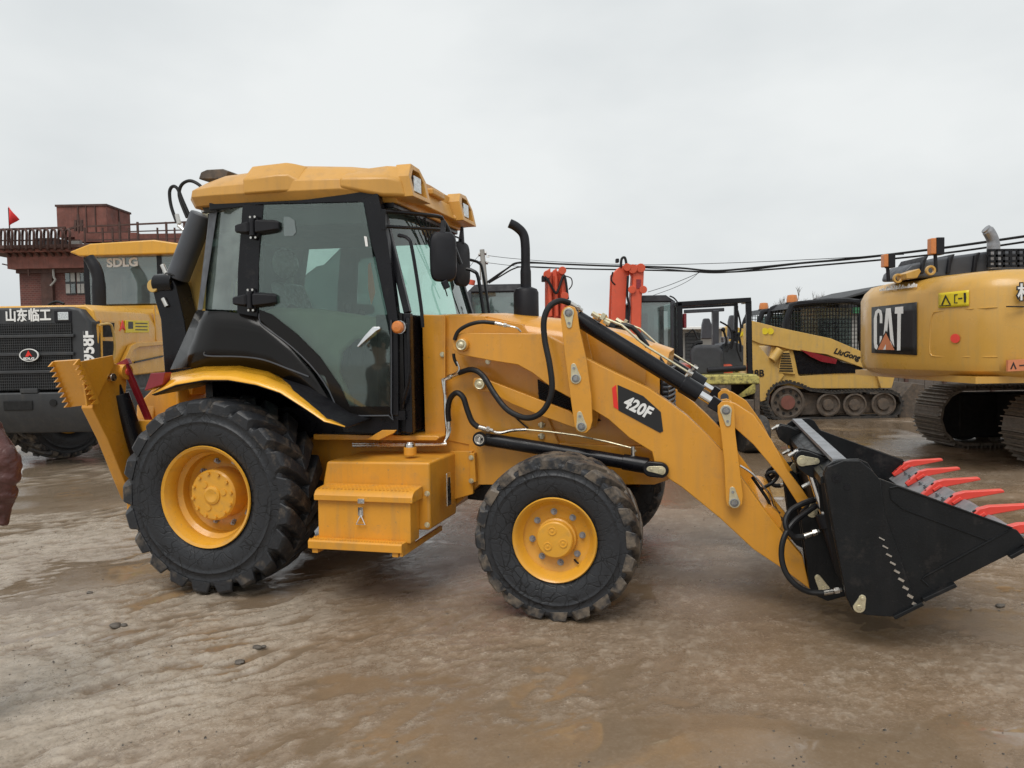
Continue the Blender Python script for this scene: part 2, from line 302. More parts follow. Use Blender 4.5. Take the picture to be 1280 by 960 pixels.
# ---------------------------------------------------------------- ground
def build_ground():
    def axis(lo, hi, a0, a1, d0, grow):
        """even spacing d0 between a0 and a1, growing outside"""
        mid = list(np.arange(a0, a1, d0)); d = d0; x = mid[-1]; up = []
        while x < hi: d *= grow; x += d; up.append(x)
        d = d0; x = mid[0]; dn = []
        while x > lo: d *= grow; x -= d; dn.append(x)
        return np.array(dn[::-1]+mid+up)
    X = axis(-700, 700, -3.7, 3.7, .0165, 1.035); Y = axis(-60, 1500, 1.6, 6.4, .0165, 1.033)
    gx, gy = np.meshgrid(X, Y, indexing='ij'); nx, ny = gx.shape
    rng = np.random.RandomState(3); T = rng.rand(256, 256)
    def vn(x, y):
        xi = np.floor(x).astype(int); yi = np.floor(y).astype(int); fx = x-xi; fy = y-yi
        fx = fx*fx*(3-2*fx); fy = fy*fy*(3-2*fy)
        g = lambda a, b: T[a % 256, b % 256]
        return (g(xi, yi)*(1-fx)+g(xi+1, yi)*fx)*(1-fy)+(g(xi, yi+1)*(1-fx)+g(xi+1, yi+1)*fx)*fy
    def fbm(x, y, o=4, gain=.5):
        s = 0; a = .5; n = 0
        for _ in range(o): s = s+a*vn(x, y); n += a; x, y = x*1.62-y*1.18+7.1, x*1.18+y*1.62+3.7; a *= gain
        return s/n
    def sfbm(x, y, o=4, gain=.5):                            # keeps its direction
        s = 0; a = .5; n = 0
        for _ in range(o): s = s+a*vn(x, y); n += a; x = x*2.03+7.1; y = y*2.03+3.7; a *= gain
        return s/n
    big = fbm(gx*.45+5, gy*.45+9, 3)-.5
    wx = (fbm(gx*1.3+20, gy*1.3, 3)-.5); wy = (fbm(gx*1.3+60, gy*1.3+30, 3)-.5)
    a = radians(33); px = gx+wx*.5; py = gy+wy*.5
    u = px*cos(a)+py*sin(a); v = -px*sin(a)+py*cos(a)
    a2 = radians(-8); u2 = px*cos(a2)+py*sin(a2); v2 = -px*sin(a2)+py*cos(a2)
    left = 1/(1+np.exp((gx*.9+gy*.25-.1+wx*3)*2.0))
    r1 = 1-np.abs(2*sfbm(u*2.2, v*9, 4, .6)-1)*1.6         # sharp crests dragged along by tyres
    r2 = 1-np.abs(2*sfbm(u2*1.5+40, v2*4.2+11, 5, .55)-1)*1.6
    clump = fbm(gx*15, gy*15, 4, .62)-.5
    grit = fbm(gx*34+9, gy*34, 3, .6)-.5
    rough = np.clip((fbm(gx*.9+70, gy*.9+12, 3)-.42)/.2, 0, 1)
    h = big*.05 + (r1-.6)*(.004+.032*left) + (r2-.6)*.007*(1-left)*(.35+rough) + clump*(.006+.018*left)*(.45+.75*rough) + grit*(.005+.006*left)*(.45+rough)
    for (ax_, yy, wd, ph) in ((.45, 3.0, .17, 0), (.42, 4.1, .15, 1), (.30, 2.15, .16, 2)):      # tyre marks
        c = yy+(gx+1.2)*ax_+wx*.2; m = np.exp(-((gy-c)/wd)**4)*(gx < .9)*(gx > -5)
        h = h - m*.006*np.clip(3*np.sin((gx-gy*.5)*31+ph), -1, 1)*(.4+left) - m*.006
    near = np.exp(-((gx/15)**2+((gy-5)/24)**2)); h *= .25+.75*near
    pud = fbm(gx*.55+31, gy*.8+2, 3)
    lvl = -.0115 + .021*np.clip((pud-.42)/.22, 0, 1) + .002*left
    dep = h-lvl
    wet = np.clip(1-dep/.0015, 0, 1); damp = np.clip(1-dep/.014, 0, 1)
    h = np.maximum(h, lvl); h = np.minimum(h, .03)
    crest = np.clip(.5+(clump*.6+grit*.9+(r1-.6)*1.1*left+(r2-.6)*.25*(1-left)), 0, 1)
    z = h-.012
    co = np.stack([gx, gy, z], -1).reshape(-1, 3)
    i = np.arange(nx-1)[:, None]*ny+np.arange(ny-1)[None, :]
    f = np.stack([i, i+ny, i+ny+1, i+1], -1).reshape(-1, 4)
    me = bpy.data.meshes.new('ground'); me.vertices.add(len(co)); me.vertices.foreach_set('co', co.ravel())
    me.loops.add(f.size); me.loops.foreach_set('vertex_index', f.ravel()); me.polygons.add(len(f))
    me.polygons.foreach_set('loop_start', np.arange(0, f.size, 4)); me.polygons.foreach_set('loop_total', np.full(len(f), 4))
    me.update(); me.polygons.foreach_set('use_smooth', np.ones(len(f), bool))
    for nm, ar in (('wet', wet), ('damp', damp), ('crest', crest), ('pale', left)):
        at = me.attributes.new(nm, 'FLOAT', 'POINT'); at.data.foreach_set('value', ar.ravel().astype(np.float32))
    global ground_z
    def ground_z(x, y): return float(z[min(np.searchsorted(X, x), nx-1), min(np.searchsorted(Y, y), ny-1)])
    o = bpy.data.objects.new('ground', me); COL.objects.link(o); o['kind'] = 'structure'
    m = bpy.data.materials.new('wet_mud'); m.use_nodes = True; t = m.node_tree; n = t.nodes; l = t.links; b = n['Principled BSDF']
    tc = n.new('ShaderNodeTexCoord')
    def attr(nm): q = n.new('ShaderNodeAttribute'); q.attribute_name = nm; return q.outputs['Fac']
    wet_, damp_, crest_, sky_glare_ = attr('wet'), attr('damp'), attr('crest'), attr('pale')
    def noise_(sc, det=6, ro=.6, vec=None, dist=0):
        q = n.new('ShaderNodeTexNoise'); q.inputs['Scale'].default_value = sc; q.inputs['Detail'].default_value = det; q.inputs['Roughness'].default_value = ro; q.inputs['Distortion'].default_value = dist
        l.new(vec or tc.outputs['Object'], q.inputs['Vector']); return q.outputs['Fac']
    def ramp(src, a, b_, lo=0, hi=1):
        q = n.new('ShaderNodeMapRange'); q.inputs[1].default_value = a; q.inputs[2].default_value = b_; q.inputs[3].default_value = lo; q.inputs[4].default_value = hi; l.new(src, q.inputs[0]); return q.outputs[0]
    def mixc(f_, a, b_):
        q = n.new('ShaderNodeMix'); q.data_type = 'RGBA'; l.new(f_, q.inputs[0])
        for i_, c in ((6, a), (7, b_)):
            if isinstance(c, tuple): q.inputs[i_].default_value = (*c, 1)
            else: l.new(c, q.inputs[i_])
        return q.outputs[2]
    def mth(op, a, b_=None):
        q = n.new('ShaderNodeMath'); q.operation = op
        for i_, c in ((0, a), (1, b_)):
            if c is None: continue
            if isinstance(c, (int, float)): q.inputs[i_].default_value = c
            else: l.new(c, q.inputs[i_])
        return q.outputs[0]
    bigc = noise_(.5, 6, .6); mid = noise_(6, 10, .72); fi = noise_(60, 6, .75); grit_ = noise_(210, 4, .7)
    c = mixc(ramp(bigc, .38, .62), (.25, .172, .108), (.205, .152, .104))
    c = mixc(mth('MULTIPLY', sky_glare_, .8), c, (.40, .345, .275))  # sky glare on the left side, painted into the mud colour
    c = mixc(ramp(mid, .50, .66, 0, .22), c, (.40, .31, .22))
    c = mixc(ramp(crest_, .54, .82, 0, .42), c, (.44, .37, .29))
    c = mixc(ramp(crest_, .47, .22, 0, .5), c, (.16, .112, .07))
    c = mixc(ramp(fi, .54, .64, 0, .5), c, (.5, .41, .32))
    c = mixc(ramp(fi, .46, .36, 0, .6), c, (.13, .095, .065))
    c = mixc(ramp(grit_, .60, .70, 0, .55), c, (.09, .068, .05))
    c = mixc(mth('MULTIPLY', damp_, .55), c, (.175, .118, .07))
    c = mixc(mth('MULTIPLY', wet_, .45), c, (.21, .15, .095))
    l.new(c, b.inputs['Base Color'])
    gloss = ramp(noise_(.9, 8, .66), .42, .58)
    r = mth('ADD', mth('SUBTRACT', mth('SUBTRACT', .42, mth('MULTIPLY', damp_, .20)), mth('MULTIPLY', gloss, .22)), mth('MULTIPLY', mth('SUBTRACT', fi, .5), .4))
    q = n.new('ShaderNodeMix'); l.new(wet_, q.inputs[0]); l.new(r, q.inputs[2]); q.inputs[3].default_value = .06
    l.new(q.outputs[0], b.inputs['Roughness']); b.inputs['IOR'].default_value = 1.7
    hgt = mth('ADD', mth('MULTIPLY', mid, .55), mth('ADD', mth('MULTIPLY', fi, .34), mth('MULTIPLY', grit_, .12)))
    bp = n.new('ShaderNodeBump'); bp.inputs['Distance'].default_value = .03; l.new(hgt, bp.inputs['Height'])
    l.new(mth('SUBTRACT', mth('SUBTRACT', .66, mth('MULTIPLY', gloss, .34)), mth('MULTIPLY', wet_, .4)), bp.inputs['Strength'])
    l.new(bp.outputs[0], b.inputs['Normal'])
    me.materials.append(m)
build_ground()
# ---------------------------------------------------------------- tyre materials
def tyre_mat(name, dark_lines, mud):
    m = bpy.data.materials.new(name); m.use_nodes = True; t = m.node_tree; n = t.nodes; l = t.links; b = n['Principled BSDF']
    tc = n.new('ShaderNodeTexCoord')
    nz = n.new('ShaderNodeTexNoise'); nz.inputs['Scale'].default_value = 3; nz.inputs['Detail'].default_value = 3; l.new(tc.outputs['Object'], nz.inputs['Vector'])
    ad = n.new('ShaderNodeVectorMath'); ad.operation = 'MULTIPLY_ADD'; ad.inputs[1].default_value = (.25, .25, .25); l.new(nz.outputs['Color'], ad.inputs[0]); l.new(tc.outputs['Object'], ad.inputs[2])
    fac = None
    for sc, w_ in ((7, .03), (15, .04)):
        vo = n.new('ShaderNodeTexVoronoi'); vo.feature = 'DISTANCE_TO_EDGE'; vo.inputs['Scale'].default_value = sc; l.new(ad.outputs[0], vo.inputs['Vector'])
        mr = n.new('ShaderNodeMapRange'); mr.inputs[1].default_value = w_*.3; mr.inputs[2].default_value = w_; mr.inputs[3].default_value = 1; mr.inputs[4].default_value = 0; l.new(vo.outputs['Distance'], mr.inputs[0])
        if fac is None: fac = mr.outputs[0]
        else:
            q = n.new('ShaderNodeMath'); q.operation = 'MAXIMUM'; l.new(fac, q.inputs[0]); l.new(mr.outputs[0], q.inputs[1]); fac = q.outputs[0]
    pm = n.new('ShaderNodeTexNoise'); pm.inputs['Scale'].default_value = 5; pm.inputs['Detail'].default_value = 5; l.new(tc.outputs['Object'], pm.inputs['Vector'])
    pr = n.new('ShaderNodeMapRange'); pr.inputs[1].default_value = .38; pr.inputs[2].default_value = .5; pr.inputs[4].default_value = dark_lines; l.new(pm.outputs['Fac'], pr.inputs[0])
    q = n.new('ShaderNodeMath'); q.operation = 'MULTIPLY'; l.new(fac, q.inputs[0]); l.new(pr.outputs[0], q.inputs[1])
    mi = n.new('ShaderNodeMix'); mi.data_type = 'RGBA'; l.new(q.outputs[0], mi.inputs[0]); mi.inputs[6].default_value = (.025, .0265, .030, 1); mi.inputs[7].default_value = (.0015, .0015, .0015, 1)  # web of thin dark lines mixed into the rubber colour
    md = n.new('ShaderNodeTexNoise'); md.inputs['Scale'].default_value = 9; md.inputs['Detail'].default_value = 9; md.inputs['Roughness'].default_value = .7; l.new(tc.outputs['Object'], md.inputs['Vector'])
    mr = n.new('ShaderNodeMapRange'); mr.inputs[1].default_value = .66-.3*mud; mr.inputs[2].default_value = .8-.25*mud; mr.inputs[4].default_value = min(1, mud*1.3); l.new(md.outputs['Fac'], mr.inputs[0])
    m2 = n.new('ShaderNodeMix'); m2.data_type = 'RGBA'; l.new(mr.outputs[0], m2.inputs[0]); l.new(mi.outputs[2], m2.inputs[6]); m2.inputs[7].default_value = (.16, .13, .10, 1)
    l.new(m2.outputs[2], b.inputs['Base Color']); b.inputs['Roughness'].default_value = .42; b.inputs['Specular IOR Level'].default_value = .35
    nb = n.new('ShaderNodeTexNoise'); nb.inputs['Scale'].default_value = 45; nb.inputs['Detail'].default_value = 6; l.new(tc.outputs['Object'], nb.inputs['Vector'])
    hb = n.new('ShaderNodeMath'); hb.operation = 'SUBTRACT'; l.new(nb.outputs['Fac'], hb.inputs[0]); l.new(q.outputs[0], hb.inputs[1])
    bp = n.new('ShaderNodeBump'); bp.inputs['Strength'].default_value = .35; bp.inputs['Distance'].default_value = .008; l.new(hb.outputs[0], bp.inputs['Height']); l.new(bp.outputs[0], b.inputs['Normal'])
    MAT[name] = m
tyre_mat('tyre_rubber', .7, .12)
tyre_mat('tread_rubber', .2, .5)
tyre_mat('tread_muddy', .2, .8)
def tyre_profile(R, rr, W, lug):
    Rc = R-lug; h = W/2
    return [(rr, -h*.78), (rr+.02, -h*.86), (rr+(Rc-rr)*.3, -h*.99), (rr+(Rc-rr)*.55, -h*1.0), (rr+(Rc-rr)*.62, -h*.995), (rr+(Rc-rr)*.635, -h*1.012), (rr+(Rc-rr)*.66, -h*1.012), (rr+(Rc-rr)*.675, -h*.985), (rr+(Rc-rr)*.82, -h*.955), (rr+(Rc-rr)*.84, -h*.97), (rr+(Rc-rr)*.88, -h*.965), (rr+(Rc-rr)*.955, -h*.95), (Rc-.006, -h*.92), (Rc, -h*.86), (Rc+.006, 0),
            (Rc, h*.86), (Rc-.006, h*.92), (rr+(Rc-rr)*.88, h*.965), (rr+(Rc-rr)*.6, h*1.0), (rr+(Rc-rr)*.3, h*.99), (rr+.02, h*.86), (rr, h*.78)]
def make_tyre(parent, R, rr, W, lug, nl, sweep, treadmat, lw):
    t = M().lathe(tyre_profile(R, rr, W, lug), n=96).build('tyre', 'tyre_rubber', parent, sharp=50)
    g = M(); h = W/2; Rc = R-lug
    for sgn in (-1, 1):
        for k in range(nl):
            a0 = 2*pi*(k+(.5 if sgn > 0 else 0))/nl
            rings = []
            # stations across the tread from the centre out to the shoulder and down the sidewall
            for (f, rt, rb, ww) in ((-.08, R, Rc-.02, .9), (.15, R+.002, Rc-.02, 1.), (.5, R, Rc-.02, 1.05), (.86, R-.004, Rc-.02, 1.12), (.955, R-.014, Rc-.035, 1.12), (.985, R-.5*lug, Rc-.04, 1.0)):
                y = sgn*h*f; a = a0+sweep*(max(f, 0)**.8)*(1 if f < .99 else 1.0)
                dw = lw*ww/2
                def pt(r, d): return Vector((r*cos(a)-sin(a)*d, y, r*sin(a)+cos(a)*d))
                rings.append([pt(rb, -dw*1.25), pt(rb, dw*1.25), pt(rt, dw*.85), pt(rt, -dw*.85)])
            # push the sidewall end outwards so that it stands on the shoulder
            rings[-1] = [p+Vector((0, sgn*.004, 0)) for p in rings[-1]]
            g.loft(rings)
    g.build('tread', treadmat, t, bevel=.006, seg=1)
    return t
def make_wheel(parent, c, R, rr, W, lug, nl, sweep, treadmat, lw, near, kind):
    """c: wheel centre, near: -1 = outer face towards -y."""
    wheel = bpy.data.objects.new('wheel', None); COL.objects.link(wheel); wheel.parent = parent; wheel.location = c; wheel.empty_display_size = .2
    if near > 0: wheel.rotation_euler = (0, 0, pi)
    wheel.rotation_euler.rotate_axis('Y', random.random()*6)
    make_tyre(wheel, R, rr+.005, W, lug, nl, sweep, treadmat, lw)
    h = W/2
    if kind == 'rear':
        disc = -h+.24
        prof = [(rr+.012, -h*.86), (rr+.022, -h*.9), (rr+.018, -h*.94), (rr, -h*.9), (rr-.012, -h*.8), (rr-.03, -h*.62), (rr-.022, -h*.45), (rr-.05, -h*.35), (rr-.055, disc-.03), (rr-.085, disc), (.20, disc+.012), (.185, disc+.012), (.01, disc+.012)]
        M().lathe(prof, n=64).build('rim', 'wheel_yellow', wheel)
        hub = M().lathe([(.175, disc+.012), (.172, disc-.13), (.16, disc-.142), (.062, disc-.144), (.06, disc-.152), (.045, disc-.158), (.03, disc-.156), (.012, disc-.15), (.0, disc-.15)], n=48).build('hub', 'wheel_yellow', wheel, sharp=25)
        b0 = None
        for i in range(12):
            a = 2*pi*i/12; p = (.148*cos(a), disc-.142, .148*sin(a))
            if b0 is None: b0 = M().cyl((0, 0, 0), (0, -.014, 0), .0115, n=6).build('hub_bolt', 'wheel_yellow', hub, loc=p)
            else: part(b0, 'hub_bolt', hub, p)
        b0 = M().cyl((0, 0, 0), (0, -.006, 0), .022, n=16).build('hub_plug', 'wheel_yellow', hub, loc=(.09, disc-.143, 0))
        for a in (2.2, 4.2): part(b0, 'hub_plug', hub, (.09*cos(a), disc-.143, .09*sin(a)))
        b0 = None
        for i in range(10):
            a = 2*pi*i/10; p = (.222*cos(a), disc+.01, .222*sin(a))
            if b0 is None:
                g = M().cyl((0, 0, 0), (0, -.02, 0), .017, n=6).cyl((0, -.02, 0), (0, -.035, 0), .009, n=8).cyl((0, 0, 0), (0, -.004, 0), .024, n=16)
                b0 = g.build('wheel_nut', 'bare_steel', wheel, loc=p)
            else: part(b0, 'wheel_nut', wheel, p)
    else:
        disc = -h+.10
        prof = [(rr+.01, -h*.86), (rr+.018, -h*.92), (rr+.012, -h*.97), (rr-.002, -h*.9), (rr-.014, -h*.7), (rr-.035, -h*.55), (rr-.03, disc-.012), (rr-.06, disc-.002), (rr-.075, disc+.005), (.12, disc+.005), (.01, disc+.005)]
        M().lathe(prof, n=56).build('rim', 'wheel_yellow', wheel)
        hub = M().lathe([(.122, disc+.005), (.118, disc-.03), (.109, disc-.035), (.107, disc-.075), (.1, disc-.082), (0, disc-.084)], n=40).build('hub', 'wheel_yellow', wheel, sharp=25)
        b0 = M().lathe([(.026, .0), (.025, -.004), (.02, -.005), (.018, -.002), (.008, -.002), (.006, -.006), (0, -.006)], n=16).build('hub_plug', 'wheel_yellow', hub, loc=(.055*cos(.6), disc-.083, .055*sin(.6)))
        for a in (.6+2.1, .6+4.2): part(b0, 'hub_plug', hub, (.055*cos(a), disc-.083, .055*sin(a)))
        b0 = None
        for i in range(8):
            a = 2*pi*(i+.3)/8; p = (.153*cos(a), disc+.004, .153*sin(a))
            if b0 is None:
                g = M().cyl((0, 0, 0), (0, -.018, 0), .014, n=6).cyl((0, -.018, 0), (0, -.03, 0), .008, n=8).cyl((0, 0, 0), (0, -.004, 0), .02, n=14)
                b0 = g.build('wheel_nut', 'bare_steel', wheel, loc=p)
            else: part(b0, 'wheel_nut', wheel, p)
        M().tube([(rr-.07, disc-.002, 0), (rr-.06, disc-.03, .01), (rr-.045, disc-.05, .02)], .006, n=6).build('valve_stem', 'black_rubber', wheel)
    return wheel
# ---------------------------------------------------------------- the backhoe loader
B = Frame((-1.697, 6.165, 0), radians(-15))
def build_backhoe():
    T = thing('backhoe_loader', 'large yellow backhoe loader with black cab, 420F on its arm and red bucket teeth', 'backhoe loader', B)
    P = B
    def V(px, py, y): return B(px, py, y=y)
    # ---- wheels
    for s in (-1, 1):
        make_wheel(T, (-.06, s*.915, .652), .655, .322, .47, .056, 21, .30, 'tread_rubber', .115, s, 'rear')
        make_wheel(T, (2.30, s*.99, .478), .492, .236, .32, .034, 20, .34, 'tread_muddy', .085, s, 'front')
    # axles and underbody
    u = M().cyl((-.06, -.7, .64), (-.06, .7, .64), .14, n=20).cyl((2.3, -.85, .47), (2.3, .85, .47), .085, n=16).box(2.18, 2.42, -.22, .22, .32, .62).box(-.3, .2, -.25, .25, .42, .9)
    u.build('axle', 'yellow_muddy', T, .01)
    # ---- main frame: rails, side plates
    M().prism(B.xz([(384, 547), (585, 547), (600, 560), (600, 606), (560, 640), (384, 620)], -.46), -.46, .46).build('main_frame', 'yellow_muddy', T, .012)
    M().box(-.9, .6, -.42, .42, .62, 1.08).box(-1.25, -.8, -.5, .5, .35, 1.1).build('rear_frame', 'yellow_muddy', T, .012)
    M().prism(B.xz([(586, 548), (836, 560), (836, 600), (818, 606), (586, 605)], -.44), -.44, .44).build('front_frame', 'yellow_paint', T, .01)
    M().prism(B.xz([(588, 604), (800, 607), (780, 640), (588, 622)], -.3), -.36, .36).build('frame_underside', 'black_paint', T)
    # loader tower: a rear column and the wide plate in front of it
    M().prism(B.xz([(527, 393), (556, 394), (556, 545), (531, 545)], -.50), -.50, .50).build('tower_column', 'yellow_paint', T, .008)
    tp = M().prism(B.xz([(557, 394), (607, 395), (607, 398), (652, 405), (668, 430), (684, 520), (700, 560), (700, 606), (586, 606), (586, 556), (557, 550)], -.47), -.47, -.43)
    tp.build('tower_plate', 'yellow_paint', T, .004)
    q = M().prism(B.xz([(557, 394), (607, 395), (652, 405), (700, 606), (586, 606), (557, 550)], -.47), -.43, .47); q.build('tower_core', 'yellow_paint', T)
    # fold line and lower gusset flange on the tower plate
    M().beam(B(556, 394, y=-.505), B(556, 548, y=-.505), .008, .008).build('seam', 'yellow_paint', T)
    fl = M().prism(B.xz([(588, 566), (594, 566), (596, 602), (588, 604)], -.50), -.52, -.47).build('flange', 'yellow_paint', T, .004)
    bolt = M().cyl((0, 0, 0), (0, -.012, 0), .012, n=8).cyl((0, 0, 0), (0, -.003, 0), .018, n=14)
    b0 = bolt.build('bolt', 'zinc_yellow', T, loc=B(589, 572, y=-.52))
    for a, b_, y in ((589, 601, -.52), (553, 443, -.505), (610, 452, -.472), (534, 617, -1.0), (534, 656, -1.0)):
        part(b0, 'bolt', T, B(a, b_, y=y))
    # ---- hood
    rows = []
    for (x, zs, zt, w_) in ((1.24, 1.80, 1.855, .42), (1.72, 1.795, 1.85, .42), (2.2, 1.72, 1.79, .42), (2.6, 1.60, 1.70, .41), (2.86, 1.47, 1.58, .39)):
        rows.append([(x, -w_, .95), (x, -w_-.0, zs-.05), (x, -w_+.025, zs), (x, -w_+.14, zt-.004), (x, 0, zt+.015), (x, w_-.14, zt-.004), (x, w_-.025, zs), (x, w_, zs-.05), (x, w_, .95)])
    M().loft(rows).build('hood', 'yellow_paint', T, sharp=30)
    M().prism([(2.861, .95), (2.90, 1.0), (2.915, 1.3), (2.90, 1.48), (2.861, 1.54)], -.37, .37).build('grille_housing', 'black_paint', T, .01)
    M().loft([[(2.80, -.42, 1.50), (2.80, -.3, 1.605), (2.80, 0, 1.63), (2.80, .3, 1.605), (2.80, .42, 1.50), (2.8, 0, 1.5)],
              [(2.90, -.38, 1.46), (2.92, -.26, 1.56), (2.935, 0, 1.58), (2.92, .26, 1.56), (2.90, .38, 1.46), (2.91, 0, 1.47)]]).build('hood_lip', 'yellow_paint', T, .006)
    g0 = None
    for i in range(15):
        z = 1.02+i*.031
        pts = [(2.88, -.385, z), (2.912, -.33, z), (2.93, 0, z), (2.912, .33, z), (2.88, .385, z)]
        if g0 is None:
            g0 = M().tube([(p[0], p[1], 0) for p in pts], .0095, n=6).build('grille_slat', 'dark_grey', T, loc=(0, 0, z))
        else: part(g0, 'grille_slat', T, (0, 0, z))
    M().prism(B.xz([(732, 412), (808, 462), (805, 498), (738, 492)], -.432), -.436, -.421).build('hood_side_panel', 'yellow_paint', T, .004)
    # honeycomb mesh panel in the hood side
    mp_ = M().prism(B.xz([(672, 474), (716, 498), (740, 516), (752, 526), (738, 527), (716, 517), (682, 508), (674, 500)], -.475), -.480, -.474); mp_.build('mesh_backing', 'void_black', T)
    hx = M()
    for i in range(16):
        for j in range(9):
            px = 674+i*3.6+(j % 2)*1.8; py = 478+j*3.4+i*1.45
            if px > 716: continue
            p = B(px, py, y=-.484)
            hx.lathe([(.0098, -.001), (.0082, -.005), (.0066, -.001)], c=p, n=6)
    hx.build('honeycomb', 'dark_grey', T)
    # exhaust
    M().lathe([(.0, 1.78), (.088, 1.78), (.092, 1.80), (.092, 2.01), (.08, 2.035), (.045, 2.05)], c=(1.87, .02, 0), n=28, ax='z').build('muffler', 'black_plastic', T)
    ex = M().tube([(1.87, .02, 2.03), (1.87, .02, 2.2), (1.87, .02, 2.36), (1.855, .02, 2.44), (1.81, .0, 2.49), (1.765, -.02, 2.515)], [.04, .034, .034, .034, .034, .034], n=16, smooth=5).build('exhaust_pipe', 'black_plastic', T)
    e2 = [B(583, 336, y=.25), B(592, 339, y=.25), B(598, 348, y=.25), B(605, 396, y=.25)]
    M().tube(e2, .014, n=8, smooth=3).build('grab_bar', 'black_paint', T)
    # ---- fuel tank, tool box, step
    M().prism(B.xz([(408, 576.5), (537, 578), (538, 663), (398, 663), (404, 600)], -.98), -.98, -.47).build('fuel_tank', 'yellow_muddy', T, .018, 3)
    M().prism([(1.44, .56), (1.60, .61), (1.60, .905), (1.44, .905)], -.50, -.465).build('tank_bracket', 'yellow_muddy', T, .004)
    bx = B.xz([(397, 624), (513, 625.5), (513.5, 680), (398, 678)], -1.13)
    tb = M().prism(bx, -1.13, -.985).build('tool_box', 'yellow_muddy', T, .008)
    x0, z0 = B.xz([(393, 624)], -1.15)[0]; x1, z1 = B.xz([(516, 625)], -1.15)[0]
    lid = M().prism([(-1.16, z0-.005), (-1.16, z0+.03), (-1.14, z0+.055), (-1.11, z0+.066), (-.985, z0+.078), (-.985, z0-.005)], x0, x1, 'x').build('lid', 'yellow_muddy', tb, .006)
    tread_texture_bumps(lid, x0+.02, x1-.02, -1.13, -1.0, z0+.068, .085)
    lt = M().box(-.022, .022, -.012, 0, -.026, .004).build('latch', 'chrome', tb, .002, loc=B(452, 624, y=-1.16))
    g = M().box(-.011, .011, -.012, 0, -.004, .03).tube([(-.0, -.012, -.004), (-.018, -.015, -.038), (.02, -.015, -.038), (.002, -.012, -.004)], .0035, n=6, smooth=1).tube([(.0, -.012, -.01), (.0, -.012, .02)], .004, n=6, smooth=1)
    o = g.build('latch_hook', 'chrome', tb, loc=B(452, 643, y=-1.13)); o.scale = (1.55, 1.2, 1.55)
    # step below
    x2, z2 = B.xz([(386, 674)], -1.2)[0]; x3, z3 = B.xz([(503, 680)], -1.2)[0]
    st = M().prism([(-1.215, z2-.055), (-1.215, z2-.008), (-1.205, z2), (-.99, z2), (-.99, z2-.055)], x2, x3, 'x').build('step', 'yellow_muddy', T, .004)
    teeth = M()
    for i in range(34):
        a = x2+.008+(x3-x2-.016)*i/33
        for y_ in (-1.2, -1.14): teeth.prism([(a-.007, z2), (a+.007, z2), (a, z2+.009)], y_-.003, y_+.003)
    teeth.build('grip_teeth', 'yellow_muddy', st)['kind'] = 'stuff'
    for bx_ in ((x2+.02, x2+.06, -1.2, -1.0, z2-.085, z2-.055), (x3-.07, x3-.03, -1.2, -1.0, z2-.085, z2-.055), (x3-.02, x3+.0, -1.2, -.5, z2-.08, z2-.045)): M().box(*bx_).build('step_bracket', 'yellow_muddy', T, .003)
    # tank cap, sight glass
    c = B(513, 577, y=-.80); c.z = .915
    fn = M().cyl(c, c+Vector((0, 0, .05)), .042, n=24).build('filler_neck', 'yellow_muddy', T, .003)
    M().cyl(c+Vector((0, 0, .05)), c+Vector((0, 0, .075)), .036, n=20).cyl(c+Vector((0, 0, .075)), c+Vector((0, 0, .085)), .026, n=20).build('cap', 'chrome', fn, .004)
    M().box(1.519, 1.53, -.815, -.745, .585, .80).build('sight_gauge', 'steel', T, .004)
    M().box(1.529, 1.533, -.792, -.768, .62, .77).build('gauge_window', 'void_black', T)
    # ---- floor edge and pipe runs
    M().prism(B.xz([(395, 542), (548, 544), (552, 546), (548, 550), (395, 549)], -.62), -.66, -.40).build('floor_plate', 'yellow_paint', T, .006)
    M().prism(B.xz([(460, 548), (466, 546), (482, 536.5), (500, 536.5), (497, 540), (478, 549)], -.70), -.76, -.62).build('foot_step', 'yellow_paint', T, .004)
    for i, dy in enumerate((0, 3.4)):
        pts = [B(441, 555+dy*.8, y=-.66), B(548, 556+dy*.2-1, y=-.60), B(556, 552, y=-.58), B(562-i*3, 540, y=-.56), B(561-i*4, 520, y=-.55), B(553.5+i*2.5, 478, y=-.53), B(556+i*3, 474, y=-.53), B(574, 466, y=-.53)]
        M().tube(pts, .0095, n=8, smooth=3).build('hydraulic_pipe', 'steel', T)
    # ---- hoses
    def hose(pts, r=.016, m_='black_rubber', name='hose'):
        return M().tube([B(a, b_, y=y) for a, b_, y in pts], r, n=10, smooth=6).build(name, m_, T)
    def fitting(a, b_, r=.02, name='hose_fitting'):
        a = Vector(a); b_ = Vector(b_); d = b_-a
        M().cyl(a, a+d*.45, r, n=12).cyl(a+d*.45, a+d*.55, r*.75, n=12).cyl(a+d*.55, a+d*.75, r*1.15, n=6).cyl(a+d*.75, b_, r*.7, n=10).build(name, 'steel', T)
    hose([(574, 466, -.55), (590, 462, -.60), (604, 470, -.63), (618, 492, -.68), (634, 512, -.74), (655, 522, -.78), (672, 519, -.80), (684, 506, -.80), (690, 485, -.80), (687, 455, -.79), (681, 425, -.77), (680, 400, -.76), (687, 383, -.74), (700, 376, -.70), (712, 379, -.66)], .019)
    fitting(B(712, 379, y=-.66), B(728, 388, y=-.62), .017)
    fitting(B(574, 466, y=-.55), B(556, 474, y=-.53), .015)
    hose([(561, 526, -.56), (560, 512, -.58), (563, 498, -.60), (571, 491, -.63), (579, 497, -.64), (584, 512, -.64), (590, 527, -.64), (598, 534, -.64)], .019)
    fitting(B(598, 533.5, y=-.64), B(616, 538, y=-.62), .016); fitting(B(561, 526, y=-.56), B(561, 543, y=-.56), .016)
    hose([(568, 425, -.66), (573, 414, -.66), (586, 406, -.66), (602, 402.5, -.66), (619, 404, -.66)], .013)
